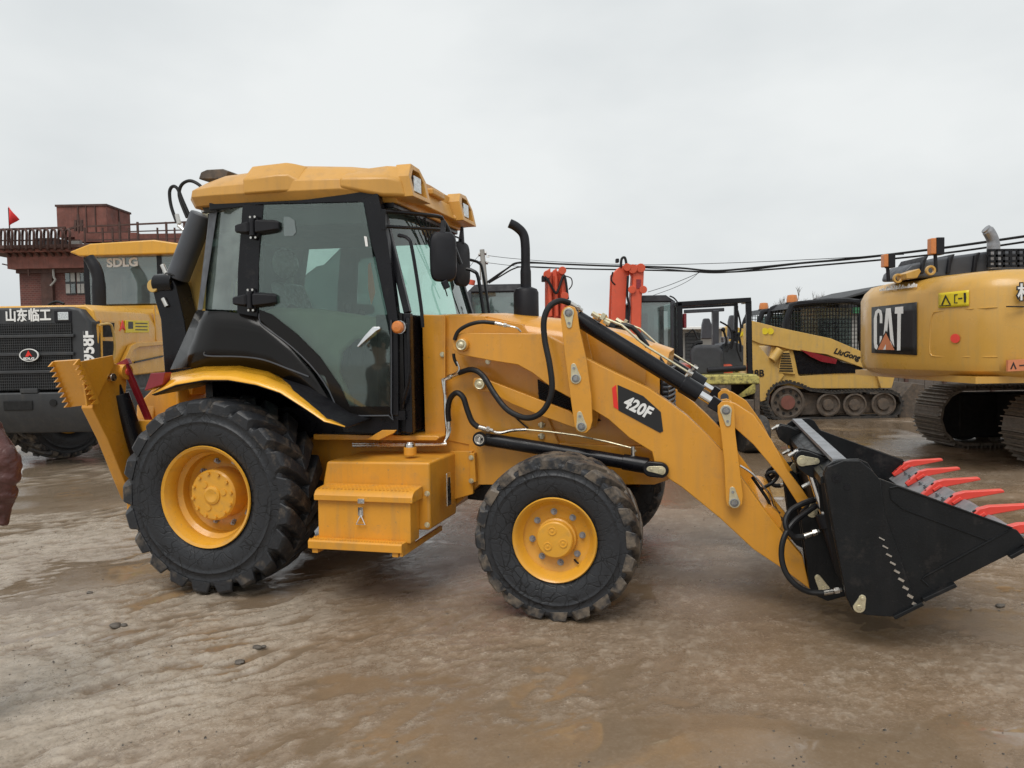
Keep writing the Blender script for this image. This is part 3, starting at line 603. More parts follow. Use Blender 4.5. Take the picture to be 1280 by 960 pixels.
    fitting(B(619, 404, y=-.66), B(638, 408, y=-.66), .013); M().tube([B(638, 408, y=-.66), B(646, 410, y=-.66), B(651, 415, y=-.64)], .006, n=8).build('hydraulic_pipe', 'steel', T)
    hose([(567, 442, -.56), (568, 449, -.56), (572, 457, -.56)], .011)
    M().tube([B(571, 452, y=-.57), B(574, 460, y=-.57), B(572, 465, y=-.57), B(566, 469, y=-.55)], .007, n=8).build('hydraulic_pipe', 'steel', T)
    # ---- loader arms, levers, links, cylinders: both sides
    arm_px = [(569, 419), (578, 416), (680, 417), (702, 429), (727, 445), (769, 466), (810, 485), (834, 501), (859, 520), (880, 540), (905, 566), (930, 602), (955, 636), (980, 668), (1003, 695), (1013, 737), (981, 713), (942, 687), (900, 648), (868, 622), (852, 609), (838, 600), (826, 590), (818, 578), (815, 565), (786, 547), (760, 524), (740, 512), (712, 497), (690, 485), (677, 475), (665, 466), (647, 456), (615, 451), (573, 443), (566, 436), (565, 427)]
    lev_px = [(701, 398), (702, 389), (706, 384), (712, 382), (718, 384), (721, 390), (724, 410), (733, 450), (739, 495), (740.5, 526), (738, 536), (733, 541), (727, 542), (721, 539), (718, 532), (712, 490), (706, 445)]
    lev2_px = [(897, 516), (897, 507), (902, 502), (909, 501), (915, 504), (918, 511), (919, 540), (924, 580), (929, 619), (928, 630), (923, 636), (916, 637), (909, 632), (907, 624), (905, 575), (901, 540)]
    boom_px = [(912, 502), (920, 505), (942, 519), (965, 551), (984, 587), (1000, 608), (1014, 628), (1010, 640), (1000, 634), (977, 598), (942, 556), (914, 531)]
    para_px = [(592, 473), (600, 470), (607, 474), (680, 502), (712, 514), (722, 524), (719, 535), (680, 521), (640, 505), (612, 490), (596, 489), (591, 481)]
    for s in (-1, 1):
        fy = (lambda m: m) if s < 0 else (lambda m: m.mirror_y())
        arm = fy(M().prism(B.xz(arm_px, -.65), -.65, -.555)).build('loader_arm', 'yellow_paint', T, .006)
        lv = fy(M().prism(B.xz(lev_px, -.74), -.74, -.715).prism(B.xz(lev_px, -.74), -.50, -.475)).build('bell_crank', 'yellow_paint', T, .004)
        lv2 = fy(M().prism(B.xz(lev2_px, -.71), -.71, -.685).prism(B.xz(lev2_px, -.71), -.52, -.495)).build('bucket_lever', 'yellow_paint', T, .004)
        fy(M().prism(B.xz(boom_px, -.64), -.64, -.57)).build('tilt_link', 'yellow_paint', T, .005)
        fy(M().prism(B.xz(para_px, -.60), -.60, -.56)).build('levelling_link', 'yellow_paint', T, .004)
        # bosses and pins
        def boss(px, py, y0, y1, r, mt='yellow_paint', par=T, name='pivot_boss'):
            c = B(px, py, y=y0); fy(M().cyl(c, Vector((c.x, y1, c.z)), r, n=32)).build(name, mt, par, .003)
        def pin(px, py, y, r=.034, name='pivot_pin'):
            c = B(px, py, y=y)
            fy(M().lathe([(r, 0), (r, -.012), (r*.88, -.016), (r*.74, -.014), (r*.7, -.008), (r*.55, -.008), (r*.5, -.018), (r*.2, -.022), (0, -.022)], c=c, n=24)).build(name, 'zinc_yellow', T, sharp=20)
        boss(577, 431, -.68, -.5, .044); pin(577, 431, -.68, .036)
        boss(600, 480, -.63, -.44, .04); pin(600, 480, -.63, .036)
        for (a, b_, y, ang) in ((711, 391, -.74, -88), (720, 473, -.74, 100), (727, 533, -.74, 98), (907.5, 513, -.71, -82), (918, 628, -.71, 98)):
            c = B(a, b_, y=y); cs, sn = cos(radians(ang)), sin(radians(ang))
            # keeper plate: teardrop
            pts = [(c.x+.034*cos(t_), c.z+.034*sin(t_)) for t_ in np.linspace(radians(ang+60), radians(ang+300), 14)]
            tip = (c.x+.08*cs, c.z+.08*sn)
            pts += [(tip[0]+.016*cos(t_), tip[1]+.016*sin(t_)) for t_ in np.linspace(radians(ang-70), radians(ang+70), 6)]
            kp = fy(M().prism(pts, y-.007, y-.0)).build('keeper_plate', 'zinc_yellow', T, .002)
            fy(M().lathe([(.026, -.007), (.025, -.013), (.021, -.014), (.019, -.009), (.014, -.009)], c=(c.x, y, c.z), n=20).cyl((c.x, y-.005, c.z), (c.x, y-.02, c.z), .0125, n=6)).build('pin_end', 'bare_steel', kp)
            fy(M().cyl((tip[0]-.015*cs, y-.007, tip[1]-.015*sn), (tip[0]-.015*cs, y-.016, tip[1]-.015*sn), .009, n=6)).build('pin_bolt', 'bare_steel', kp)
        for (a, b_) in ((711, 391), (720, 473), (727, 533), (907.5, 513), (918, 628)):
            c = B(a, b_, y=-.73); fy(M().cyl((c.x, -.715, c.z), (c.x, -.475, c.z), .03, n=20)).build('cross_pin', 'dark_grey', T)
        # tilt cylinder
        a = B(716, 394, y=-.60); b_ = B(908, 513.5, y=-.60)
        d = (b_-a).normalized(); Ln = (b_-a).length
        fy(M().cyl(a+d*.03, a+d*Ln*.80, .05, n=28)).build('tilt_cylinder', 'black_paint', T, .004)
        fy(M().cyl(a+d*Ln*.72, a+d*Ln*.835, .058, n=28)).build('gland', 'black_paint', T, .006)
        fy(M().cyl(a+d*Ln*.83, a+d*Ln*.93, .026, n=20)).build('piston_rod', 'chrome', T)
        fy(M().beam(a+d*Ln*.90, b_+d*.02, .10, .075, (0, 0, 1)).cyl((b_.x, b_.y-.055, b_.z), (b_.x, b_.y+.055, b_.z), .045, n=24)).build('rod_end', 'black_paint', T, .006)
        # hard pipe along the tilt cylinder
        up = Vector((-d.z, 0, d.x))
        q0 = a+d*.10+up*.075; q1 = a+d*.30+up*.11; q2 = a+d*Ln*.45+up*.078; q3 = a+d*Ln*.72+up*.078
        fy(M().tube([q0, q1, a+d*.36+up*.10, a+d*.44+up*.085], .008, n=8, smooth=1).tube([a+d*.44+up*.085, q2, q3], .0075, n=8, smooth=1)).build('hydraulic_pipe', 'zinc_yellow', T)
        fy(M().cyl(q3-d*.01, q3+d*.025, .016, n=6).cyl(q3+up*.02, q3-up*.06, .012, n=10)).build('banjo', 'steel', T)
        fy(M().cyl(q0, q0+d*.05, .018, n=6).cyl(q0+d*.09, q0+d*.13, .016, n=6).beam(q0+d*.06+up*.02, q0+d*.085+up*.02, .05, .04)).build('pipe_clamp', 'zinc_yellow', T)
        if s < 0:
            f2 = M().tube([q0+d*.16+up*.01+Vector((0, .05, 0)), q1+d*.06+up*.02+Vector((0, .05, 0)), q2+up*.0+Vector((0, .06, 0))], .016, n=8, smooth=3).build('hose', 'black_rubber', T)
        # lift cylinder
        a = B(602, 548, y=-.56); b_ = B(826, 585, y=-.60)
        a.y = -.56; d = (b_-a).normalized(); Ln = (b_-a).length
        fy(M().cyl(a+d*.03, a+d*Ln*.93, .045, n=28).cyl(a+d*Ln*.80, a+d*Ln*.935, .051, n=28)).build('lift_cylinder', 'black_paint', T, .004)
        fy(M().cyl((a.x, a.y-.05, a.z), (a.x, a.y+.08, a.z), .05, n=28)).build('cylinder_eye', 'black_paint', T, .006)
        fy(M().lathe([(.036, -.052), (.034, -.056), (.028, -.056), (.026, -.05), (.012, -.05), (.01, -.058), (0, -.058)], c=a, n=24)).build('pivot_pin', 'steel', T, sharp=20)
        fy(M().cyl(a+d*Ln*.93, b_, .028, n=16)).build('piston_rod', 'chrome', T)
        fy(M().prism([(b_.x+.055*cos(t_)+(0 if cos(t_) > 0 else -.05), b_.z+.05*sin(t_)+(.006 if cos(t_) < 0 else 0)) for t_ in np.linspace(0, 2*pi, 24, endpoint=False)], -.70, -.655)).build('rod_end', 'black_paint', T, .01)
        fy(M().prism([(b_.x+.03*cos(t_)+(.008 if cos(t_) > 0 else -.05), b_.z+(.028 if cos(t_) > 0 else .018)*sin(t_)+(.008 if cos(t_) < 0 else 0)) for t_ in np.linspace(0, 2*pi, 20, endpoint=False)], -.708, -.70).cyl((b_.x+.008, -.708, b_.z), (b_.x+.008, -.722, b_.z), .017, n=8).cyl((b_.x-.05, -.708, b_.z+.008), (b_.x-.05, -.714, b_.z+.008), .009, n=6)).build('keeper_plate', 'zinc_yellow', T, .002)
    # hydraulic line above the near lift cylinder
    M().tube([B(640, 537, y=-.56), B(658, 537, y=-.56), B(720, 544, y=-.57), B(790, 560, y=-.60), B(791, 566, y=-.60)], .006, n=8, smooth=2).build('hydraulic_pipe', 'zinc_yellow', T)
    M().tube([B(612, 538, y=-.6), B(625, 541, y=-.6), B(640, 538, y=-.58), B(658, 537, y=-.56)], .011, n=8, smooth=4).build('hydraulic_pipe', 'steel', T)
    M().cyl(B(791, 558, y=-.6), B(791, 570, y=-.6), .014, n=8).build('banjo', 'steel', T)
    for (a, b_) in ((677, 531), (677, 545)): M().cyl(B(a, b_-3.5, y=-.49), B(a, b_+3.5, y=-.49), .014, n=6).cyl(B(a-4, b_, y=-.48), B(a+4, b_, y=-.48), .012, n=6).build('pipe_clamp', 'zinc_yellow', T)
    M().tube([B(639, 515, y=-.475), B(648, 525, y=-.476), B(660, 535, y=-.50)], .006, n=6).build('wire', 'black_rubber', T)
    # cross tube between the arms
    c = B(958, 650, y=-.56); M().cyl((c.x, -.6, c.z), (c.x, .6, c.z), .085, n=24).build('cross_tube', 'yellow_paint', T)
    # pipes running down the inside of the near arm
    M().tube([B(925, 582, y=-.50), B(940, 592, y=-.50), B(953, 607, y=-.50), B(962, 618, y=-.50), B(966, 632, y=-.5), B(975, 642, y=-.5)], .007, n=8, smooth=3).build('hydraulic_pipe', 'steel', T)
    M().tube([B(940, 596, y=-.47), B(958, 622, y=-.47), B(968, 640, y=-.48), B(985, 655, y=-.5)], .01, n=8, smooth=3).build('hose', 'black_rubber', T)
    # model plate on the near arm
    d_ = M().prism(B.xz([(772, 481), (804, 495), (826, 515), (829, 539), (825, 541), (773, 513)], -.652), -.6535, -.6505).build('decal', 'decal_black', T)
    M().prism(B.xz([(765, 485), (770, 481), (773, 512), (767, 509)], -.652), -.6535, -.6505).build('decal_stripe', 'decal_red', d_)
    a = B(776, 500, y=-.655); b_ = B(818, 521, y=-.655)
    letters('420F', .105, plane_mtx((a+b_)/2+Vector((0, 0, .004)), b_-a, (0, 0, 1)), 'white_paint', d_, bold=.004, sx=.86, shear=.1)
    build_cab(T); build_bucket(T); build_rear(T)
    return T
def tread_texture_bumps(parent, x0, x1, y0, y1, z, rise):
    g = M(); nx, ny = 24, 6
    for i in range(nx):
        for j in range(ny):
            x = x0+(x1-x0)*(i+.5*(j % 2))/nx; y = y0+(y1-y0)*(j+.5)/ny; zz = z+(y-y0)*rise-.001
            g.beam((x-.006, y-.004, zz-.002), (x+.006, y+.004, zz-.002), .004, .004)
    g.build('tread_plate', 'yellow_muddy', parent)['kind'] = 'stuff'

def build_cab(T):
    # ---- roof
    secs = [(-.50, .45, 2.69, 2.76, .08), (-.46, .64, 2.665, 2.80, .10), (-.36, .76, 2.655, 2.845, .12), (-.18, .795, 2.65, 2.875, .12), (.08, .80, 2.645, 2.885, .12), (.46, .80, 2.635, 2.895, .12),
            (.80, .78, 2.63, 2.87, .13), (1.0, .74, 2.60, 2.845, .12), (1.16, .70, 2.59, 2.82, .12)]
    rings = []
    for x, w_, zb, zt, ch in secs:
        zm = zb+.055
        r_ = [(x, -w_+.05, zb), (x, -w_, zm), (x, -w_+.01, zm+(zt-zm)*.35), (x, -w_+ch, zt-.03), (x, -w_+ch+.06, zt), (x, 0, zt+.012)]
        rings.append(r_ + [(x, -p[1], p[2]) for p in r_[-2::-1]])
    roof = M().loft(rings).build('roof', 'roof_yellow', T, .03, 4, sharp=45)
    M().box(-.1, .5, -.3, .3, 2.9, 2.945).build('roof_hatch', 'roof_yellow', roof, .02)
    M().prism([(-.0, 2.93), (.16, 2.955), (.5, 2.945), (.6, 2.925)], -.28, .28).build('roof_vent', 'black_plastic', T, .01, loc=(.45, .1, -.03))
    M().lathe([(.03, 0), (.034, .006), (.03, .012), (.024, .006)], c=(.92, 0, 2.925), n=16, closed=True).cyl((.92, .0, 2.84), (.92, .012, 2.9), .012, n=8).build('lifting_eye', 'steel', T)
    # raised facets along the near and far shoulder
    for s in (-1, 1):
        m = M().loft([[(.085, -.79, 2.70), (.085, -.79, 2.79), (.085, -.67, 2.88), (.085, -.52, 2.89), (.085, -.5, 2.7)], [(.10, -.825, 2.69), (.10, -.825, 2.79), (.10, -.715, 2.90), (.10, -.52, 2.915), (.10, -.5, 2.7)], [(.36, -.835, 2.685), (.36, -.835, 2.80), (.36, -.72, 2.905), (.36, -.52, 2.915), (.36, -.5, 2.7)], [(.43, -.80, 2.69), (.43, -.80, 2.80), (.43, -.70, 2.895), (.43, -.52, 2.905), (.43, -.5, 2.7)], [(.50, -.78, 2.69), (.50, -.78, 2.76), (.50, -.66, 2.88), (.50, -.52, 2.89), (.50, -.5, 2.7)]])
        if s > 0: m.mirror_y()
        m.build('roof_shoulder', 'roof_yellow', roof, .025, 4)
        # light pods at the front corners
        hx, hy = 1.45, .50
        m = M()
        a = [(.80, -.79, 2.69), (.80, -.79, 2.76), (.80, -.64, 2.83), (.80, -.40, 2.84), (.80, -.36, 2.69)]
        b_ = [(1.10, -.76, 2.62), (1.12, -.76, 2.75), (1.10, -.62, 2.85), (1.10, -.42, 2.85), (1.10, -.36, 2.62)]
        c_ = [(1.24, -.70, 2.62), (1.21, -.70, 2.73), (1.18, -.60, 2.845), (1.18, -.42, 2.845), (1.24, -.34, 2.63)]
        m.loft([a, b_, c_])
        if s > 0: m.mirror_y()
        pod = m.build('light_pod', 'roof_yellow', roof, .025, 3)
        ff = lambda mm: mm if s < 0 else mm.mirror_y()
        oc = [(-.69, 2.62), (-.36, 2.625), (-.36, 2.78), (-.44, 2.855), (-.59, 2.86), (-.69, 2.76)]; ic = [(-.645, 2.655), (-.415, 2.655), (-.415, 2.76), (-.46, 2.82), (-.575, 2.82), (-.645, 2.75)]
        sl = lambda pts, x: [(x-(z-2.64)*.22, y, z) for y, z in pts]
        ff(M().loft([sl(oc, 1.18), sl(oc, 1.285), sl(ic, 1.285), sl(ic, 1.225)], cap=False)).build('lamp_hood', 'roof_yellow', pod, .006)
        ff(M().add(sl(ic, 1.227), [tuple(range(6))])).build('lamp_recess', 'void_black', pod)
        lamp = ff(M().prism([(-.60, 2.67), (-.45, 2.67), (-.455, 2.785), (-.59, 2.785)], 1.20, 1.245, 'x')).build('work_lamp', 'black_plastic', T, .01)
        ff(M().prism([(-.592, 2.675), (-.458, 2.675), (-.462, 2.78), (-.585, 2.78)], 1.245, 1.257, 'x')).build('lens', 'lamp_glass', lamp, .004)
    # front visor between the pods
    M().loft([[(1.0, -.36, 2.66), (1.0, -.36, 2.78), (1.0, .36, 2.78), (1.0, .36, 2.66)], [(1.22, -.34, 2.63), (1.18, -.34, 2.75), (1.18, .34, 2.75), (1.22, .34, 2.63)]]).build('visor', 'roof_yellow', roof, .012)
    M().box(1.0, 1.22, -.13, .13, 2.74, 2.79).build('visor_rib', 'roof_yellow', roof, .015)
    M().prism([(-.35, 2.655), (1.12, 2.61), (1.12, 2.585), (1.0, 2.60), (-.33, 2.62)], -.66, .66).build('roof_liner', 'headliner', T)
    # ---- body shell of the cab (both sides)
    YD, YQ, YA = -.76, -.70, -.66
    for s in (-1, 1):
        fy = (lambda m: m) if s < 0 else (lambda m: m.mirror_y())
        X = lambda a, b_, y=YD: (lambda p: (p.x, y, p.z))(B(a, b_, y=y))
        # header beam
        fy(M().prism(B.xz([(262, 240), (478, 236), (470, 254), (454, 253), (330, 256), (262, 263)], YD+.02), YD+.012, YD+.07)).build('header', 'black_paint', T, .006)
        # rear corner post, behind the quarter glass
        fy(M().loft([[X(262, 262, -.62), X(272, 262, -.66), X(272, 262, -.60), X(262, 262, -.56)], [X(247, 388, -.62), X(253, 388, -.68), X(253, 388, -.62), X(247, 388, -.56)]])).build('corner_post', 'dark_grey', T, .006)
        # quarter glass (curved)
        fy(M().grid([[X(264, 258, -.58), X(285, 258, -.70), X(306, 258, YD+.012)], [X(247, 386, -.58), X(272, 387, -.70), X(300, 388, YD+.012)]])).build('quarter_glass', 'quarter_pane', T)
        # B post
        fy(M().prism(B.xz([(303, 256), (330, 256), (325, 300), (322, 390), (322, 412), (296, 412), (297, 340)], YD), YD-.002, YD+.055)).build('door_post', 'black_paint', T, .006)
        # lower black panel, bulging out over the wheel
        lo = [(214, 462), (240, 459), (262, 459), (310, 460), (345, 468), (380, 485), (405, 505), (430, 531)]
        hi = [(247, 388), (262, 389), (280, 389), (300, 392), (322, 396), (362, 432), (392, 468), (424, 519)]
        rows = []
        for k, (f, y) in enumerate(((0, -.762), (.3, -.764), (.65, -.768), (1, -.775))):
            row = []
            for i in range(len(lo)):
                a = hi[i][0]+(lo[i][0]-hi[i][0])*f; b_ = hi[i][1]+(lo[i][1]-hi[i][1])*f
                yy = y if i > 0 else y+.12
                p = B(a, b_, y=yy); row.append((p.x, yy, p.z))
            rows.append(row)
        fy(M().grid(rows)).build('side_panel', 'black_gloss', T, solid=.015)
        fy(M().prism([(.96, 1.14), (1.22, 1.14), (1.22, 1.2), (.8, 1.2)], -.75, -.62)).build('sill', 'black_paint', T)
        crease = [(256, 440), (259, 445), (300, 446), (330, 450), (360, 461), (386, 471)]
        fy(M().tube([B(a, b_, y=-.779) for a, b_ in crease], .006, n=6)).build('crease', 'dark_grey', T)
        # fender: the yellow lip and the black arch under it
        top = [(192, 491), (215, 467), (255, 459), (300, 458), (335, 465), (365, 480), (392, 500), (415, 520), (432, 532)]
        bot = [(190, 493), (220, 481), (255, 475), (285, 475), (320, 481), (350, 491), (380, 510), (405, 527), (431, 534)]
        r0, r1, r2, r3 = [], [], [], []
        for (a, b_), (c, d) in zip(top, bot):
            p = B(a, b_, y=-.78); q = B(c, d, y=-1.13); e1 = B(a*.62+c*.38, b_*.62+d*.38, y=-.98); e2 = B(a*.25+c*.75, b_*.25+d*.75, y=-1.10)
            r0.append((p.x, -.78, p.z)); r1.append((e1.x, -.98, e1.z)); r2.append((e2.x, -1.10, e2.z)); r3.append((q.x, -1.13, q.z))
        fy(M().grid([r0, r1, r2, r3])).build('fender', 'fender_yellow', T, solid=.01, sharp=60)
        r4 = [(p[0], -1.10, p[2]-.006) for p in r3]; r5 = [(p[0], -.62, p[2]+.03) for p in r3]
        fy(M().grid([r3, r4, r5])).build('wheel_arch', 'black_plastic', T, solid=.01)
        # tail lamp
        fy(M().loft([[Vector(p)-Vector((0, .07, 0)) for p in (B(189, 488, y=-.98), B(197, 466, y=-.98), B(215, 465, y=-.98), B(212, 480, y=-.98))], [B(189, 488, y=-.98), B(197, 466, y=-.98), B(215, 465, y=-.98), B(212, 480, y=-.98)]])).build('tail_lamp', 'red_dark', T, .005)
        # door glass with black border
        door = [(330, 256), (454, 253), (466, 320), (487, 420), (488, 519), (433, 519), (424, 519), (414, 492), (397, 467), (377, 445), (355, 426), (335, 412), (324, 405), (324, 330)]
        fy(M().prism(B.xz(door, YD-.006), YD-.006, YD)).build('door_glass', 'cab_glass', T)
        bo = [(406, 470), (424, 519), (488, 519), (488, 508), (437, 508), (425, 482), (400, 446), (372, 418), (340, 393), (324, 387), (324, 405), (335, 412), (355, 426), (377, 445), (397, 467)]
        fy(M().prism(B.xz(bo, YD-.007), YD-.0095, YD-.0065)).build('glass_border', 'black_gloss', T)
        edge = [(324, 392), (325, 403), (335, 412), (355, 426), (377, 445), (397, 467), (412, 490), (424, 517), (429, 519.5), (486, 519.5), (489, 516), (489, 400)]
        fy(M().tube([B(a, b_, y=YD-.010) for a, b_ in edge], .005, n=6, smooth=2)).build('door_seal', 'dark_grey', T)
        fy(M().prism(B.xz([(446, 252), (472, 240), (484, 300), (497, 400), (498, 520), (486, 520), (486, 405), (468, 320)], YD+.003), YD+.002, YD+.07)).build('front_post', 'black_paint', T, .008)
        fy(M().prism(B.xz([(420, 520), (498, 520), (498, 543), (430, 541)], YD+.02), YD+.015, YD+.1)).build('door_sill', 'black_paint', T, .006)
        fy(M().prism([(-.4, 1.2), (.72, 1.2), (.96, 1.05), (1.2, 1.05), (1.2, 1.0), (-.4, 1.0)], -.62, -.56)).build('cab_base', 'black_paint', T)
        # hinges
        for (cx_, cy_) in ((320, 284), (317, 375)):
            p = B(cx_, cy_, y=YD-.03)
            h = fy(M().loft([[(p.x-.165, YD-.01, p.z-.03), (p.x-.165, YD-.035, p.z-.02), (p.x-.165, YD-.035, p.z+.02), (p.x-.165, YD-.01, p.z+.03)], [(p.x-.05, YD-.01, p.z-.05), (p.x-.05, YD-.07, p.z-.035), (p.x-.05, YD-.07, p.z+.035), (p.x-.05, YD-.01, p.z+.05)],
                             [(p.x-.01, YD-.01, p.z-.02), (p.x-.01, YD-.03, p.z-.02), (p.x-.01, YD-.03, p.z+.02), (p.x-.01, YD-.01, p.z+.02)],
                             [(p.x+.02, YD-.01, p.z-.055), (p.x+.02, YD-.075, p.z-.04), (p.x+.02, YD-.075, p.z+.04), (p.x+.02, YD-.01, p.z+.055)], [(p.x+.14, YD-.01, p.z-.045), (p.x+.14, YD-.06, p.z-.03), (p.x+.14, YD-.06, p.z+.03), (p.x+.14, YD-.01, p.z+.045)], [(p.x+.175, YD-.01, p.z-.03), (p.x+.175, YD-.03, p.z-.02), (p.x+.175, YD-.03, p.z+.02), (p.x+.175, YD-.01, p.z+.03)]])).build('hinge', 'black_plastic', T, .006)
            fy(M().prism([(p.x-.02+.045*cos(t_), p.z+.045*sin(t_)*1.9) for t_ in np.linspace(0, 2*pi, 12, endpoint=False)], YD-.03, YD-.005).cyl((p.x-.02, YD-.045, p.z-.06), (p.x-.02, YD-.045, p.z+.06), .02, n=12)).build('hinge_plate', 'black_plastic', h, .005)
            for dx in (-.035, .005):
                for dz in (-.078, .078):
                    pass
            g = M()
            for dx in (-.038, -.002):
                for dz in (-.07, .07): g.cyl((p.x+dx, YD-.032, p.z+dz), (p.x+dx, YD-.04, p.z+dz), .0085, n=8)
            fy(g).build('screw', 'steel', h)
    YD = -.76
    p = B(461, 418, y=YD-.012)
    hd = M().loft([[(p.x-.085, YD-.02, p.z-.075), (p.x-.075, YD-.03, p.z-.085), (p.x-.075, YD-.01, p.z-.085)], [(p.x-.02, YD-.035, p.z-.005), (p.x+.0, YD-.035, p.z-.03), (p.x-.01, YD-.015, p.z-.02)], [(p.x+.04, YD-.035, p.z+.05), (p.x+.065, YD-.035, p.z+.02), (p.x+.05, YD-.01, p.z+.03)], [(p.x+.085, YD-.02, p.z+.05), (p.x+.09, YD-.02, p.z+.035), (p.x+.085, YD-.01, p.z+.04)]]).build('door_handle', 'chrome', T, .004)
    a = B(388, 402, y=YD-.012); b_ = B(400, 413, y=YD-.012)
    # folded orange leaflet and small sticker hung inside the door glass
    M().prism(B.xz([(460, 331), (463, 328), (467, 350), (469, 366), (464, 381), (460, 360)], YD+.012), YD+.012, YD+.014).build('hazard_flag', mat('flag_orange', (.62, .22, .1), .6) and 'flag_orange', T)
    M().prism(B.xz([(455, 295), (458.5, 296), (460, 308), (457, 308)], YD-.008), YD-.009, YD-.007).build('sticker', 'white_paint', T)
    M().prism(B.xz([(354.5, 271), (361, 271), (368, 275), (370, 290), (366, 295), (355, 295)], YD-.008), YD-.008, YD-.0072).build('sticker', 'plain_glass', T)
    # ---- front of the cab
    nb, nt_, fb, ft = Vector((1.23, -.72, 1.845)), Vector((1.03, -.64, 2.60)), Vector((1.23, .72, 1.845)), Vector((1.03, .64, 2.60))
    rows = []
    for k in range(7):
        f = k/6; row = []
        for i in range(7):
            g_ = i/6; lo = nb.lerp(fb, g_); hi = nt_.lerp(ft, g_); q = lo.lerp(hi, f); q.x += .06*(1-(2*g_-1)**2); row.append(q)
        rows.append(row)
    M().grid(rows).build('windshield', 'front_glass', T)
    M().box(1.0, 1.22, -.70, .70, 1.05, 1.845).build('front_bulkhead', 'black_paint', T, .01)
    for s in (-1, 1):
        M().beam((1.235, s*.70, 1.05), (1.235, s*.70, 1.85), .06, .05, (1, 0, 0)).beam((1.235, s*.70, 1.85), (1.03, s*.64, 2.62), .05, .045, (1, 0, 0)).build('front_pillar', 'black_paint', T, .008)
        # side vent window frame and grab rail beside the windshield
        M().tube([(1.20, s*.745, 2.36), (1.28, s*.775, 2.33), (1.31, s*.78, 2.25), (1.36, s*.78, 1.90), (1.37, s*.78, 1.75)], .012, n=8).build('grab_rail', 'black_paint', T)
        M().tube([(1.24, s*.74, 1.80), (1.27, s*.79, 1.78), (1.27, s*.79, 1.45), (1.22, s*.77, 1.28), (1.2, s*.74, 1.22)], .012, n=8).build('grab_rail', 'black_paint', T)
        M().prism([(1.13, 1.15), (1.21, 1.15), (1.21, 1.85), (1.13, 1.85)], s*.715, s*.735).build('corner_panel', 'black_gloss', T, .004)
    M().beam((1.10, -.66, 2.605), (1.10, .66, 2.605), .07, .09).build('front_header', 'black_paint', T, .006)
    M().tube([B(480, 264, y=-.74), B(545, 270, y=-.40), B(553, 275, y=-.32), B(560, 286, y=-.28), B(566, 303, y=-.25), B(576, 330, y=-.2)], .014, n=8, smooth=3).tube([B(480, 283, y=-.74), B(553, 287, y=-.32)], .011, n=8).build('mirror_frame', 'black_paint', T)
    M().beam(B(480, 262, y=-.745), B(480, 288, y=-.745), .03, .03).build('mirror_bracket', 'black_paint', T, .004)
    # mirrors
    c = B(554, 321, y=-.62)
    mm = M().loft([[(c.x+dx*.9, c.y+.10*cos(t_)*(1-.0) , c.z+zz) for t_ in (0,)] for dx, zz in ((0, 0),)][:0] or [[(0, 0, 0)]*3]*2) if False else M()
    def mirror_body(c, w_, h_, d_, yaw_):
        m = M(); rings = []
        for dx, sc in ((-.5, .80), (-.35, .97), (.0, 1.0), (.3, .93), (.5, .72)):
            ring = []
            for t_ in np.linspace(0, 2*pi, 24, endpoint=False):
                cx = abs(cos(t_))**.45*(1 if cos(t_) > 0 else -1); cz = abs(sin(t_))**.45*(1 if sin(t_) > 0 else -1)
                v = Vector((dx*d_, cx*w_/2*sc, cz*h_/2*sc)); v.rotate(Matrix.Rotation(yaw_, 3, 'Z')); ring.append(c+v)
            rings.append(ring)
        return m.loft(rings)
    mr = mirror_body(c, .18, .335, .07, radians(-62)).build('mirror', 'black_plastic', T, .004)
    M().beam(c+Vector((0, 0, .15)), c+Vector((.0, .02, .24)), .03, .03).beam(c+Vector((0, 0, -.16)), c+Vector((.02, .01, -.21)), .06, .04).build('mirror_arm', 'black_plastic', mr, .004)
    c = B(577, 330, y=.42)
    mr = mirror_body(c, .19, .36, .06, radians(-20)).build('mirror', 'black_plastic', T, .004)
    M().beam(c+Vector((0, -.0, .16)), c+Vector((0, .03, .30)), .05, .03, w2=.02, h2=.02).beam(c+Vector((0, 0, .2)), c+Vector((-.0, -.22, .2)), .012, .012).build('mirror_arm', 'black_plastic', mr, .003)
    # amber marker lamp
    c = B(498, 409, y=-.80)
    al = M().lathe([(.0, .04), (.03, .04), (.04, .01), (.042, 0)], c=c, n=24).build('marker_lamp', 'black_plastic', T)
    M().lathe([(.042, -.001), (.041, -.018), (.03, -.03), (.0, -.034)], c=c, n=24).build('amber_lens', 'amber', al)
    M().lathe([(.0, 0), (.0435, .0), (.0435, -.012), (.042, -.012)], c=c+Vector((.012, -.0, 0)), n=24).build('clear_lens', 'lamp_glass', al)
    # wiper
    M().tube([(1.13, -.28, 2.58), (1.16, -.18, 2.45), (1.22, -.10, 2.25), (1.25, -.06, 2.10)], .007, n=6).tube([(1.2, -.16, 2.42), (1.28, -.04, 2.0)], .005, n=6, smooth=1).tube([(1.13, -.2, 2.58), (1.19, -.11, 2.4), (1.24, -.08, 2.2)], .004, n=6).tube([(1.14, -.1, 2.58), (1.16, -.08, 2.40), (1.17, -.03, 2.39), (1.13, .0, 2.56)], .005, n=6).build('wiper', 'black_plastic', T)
    # ---- interior
    M().box(-.3, 1.15, -.60, .60, 1.08, 1.14).build('cab_floor', 'seat_grey', T)
    se = M().box(.1, .58, -.25, .25, 1.45, 1.60).build('seat', 'seat_grey', T, .04, 3)
    M().loft([[(.02, -.24, 1.55), (.14, -.24, 1.55), (.14, .24, 1.55), (.02, .24, 1.55)], [(-.05, -.25, 1.85), (.06, -.25, 1.85), (.06, .25, 1.85), (-.05, .25, 1.85)], [(-.12, -.19, 2.15), (-.03, -.19, 2.15), (-.03, .19, 2.15), (-.12, .19, 2.15)]]).build('seat_back', 'seat_plastic', se, .03, 3)
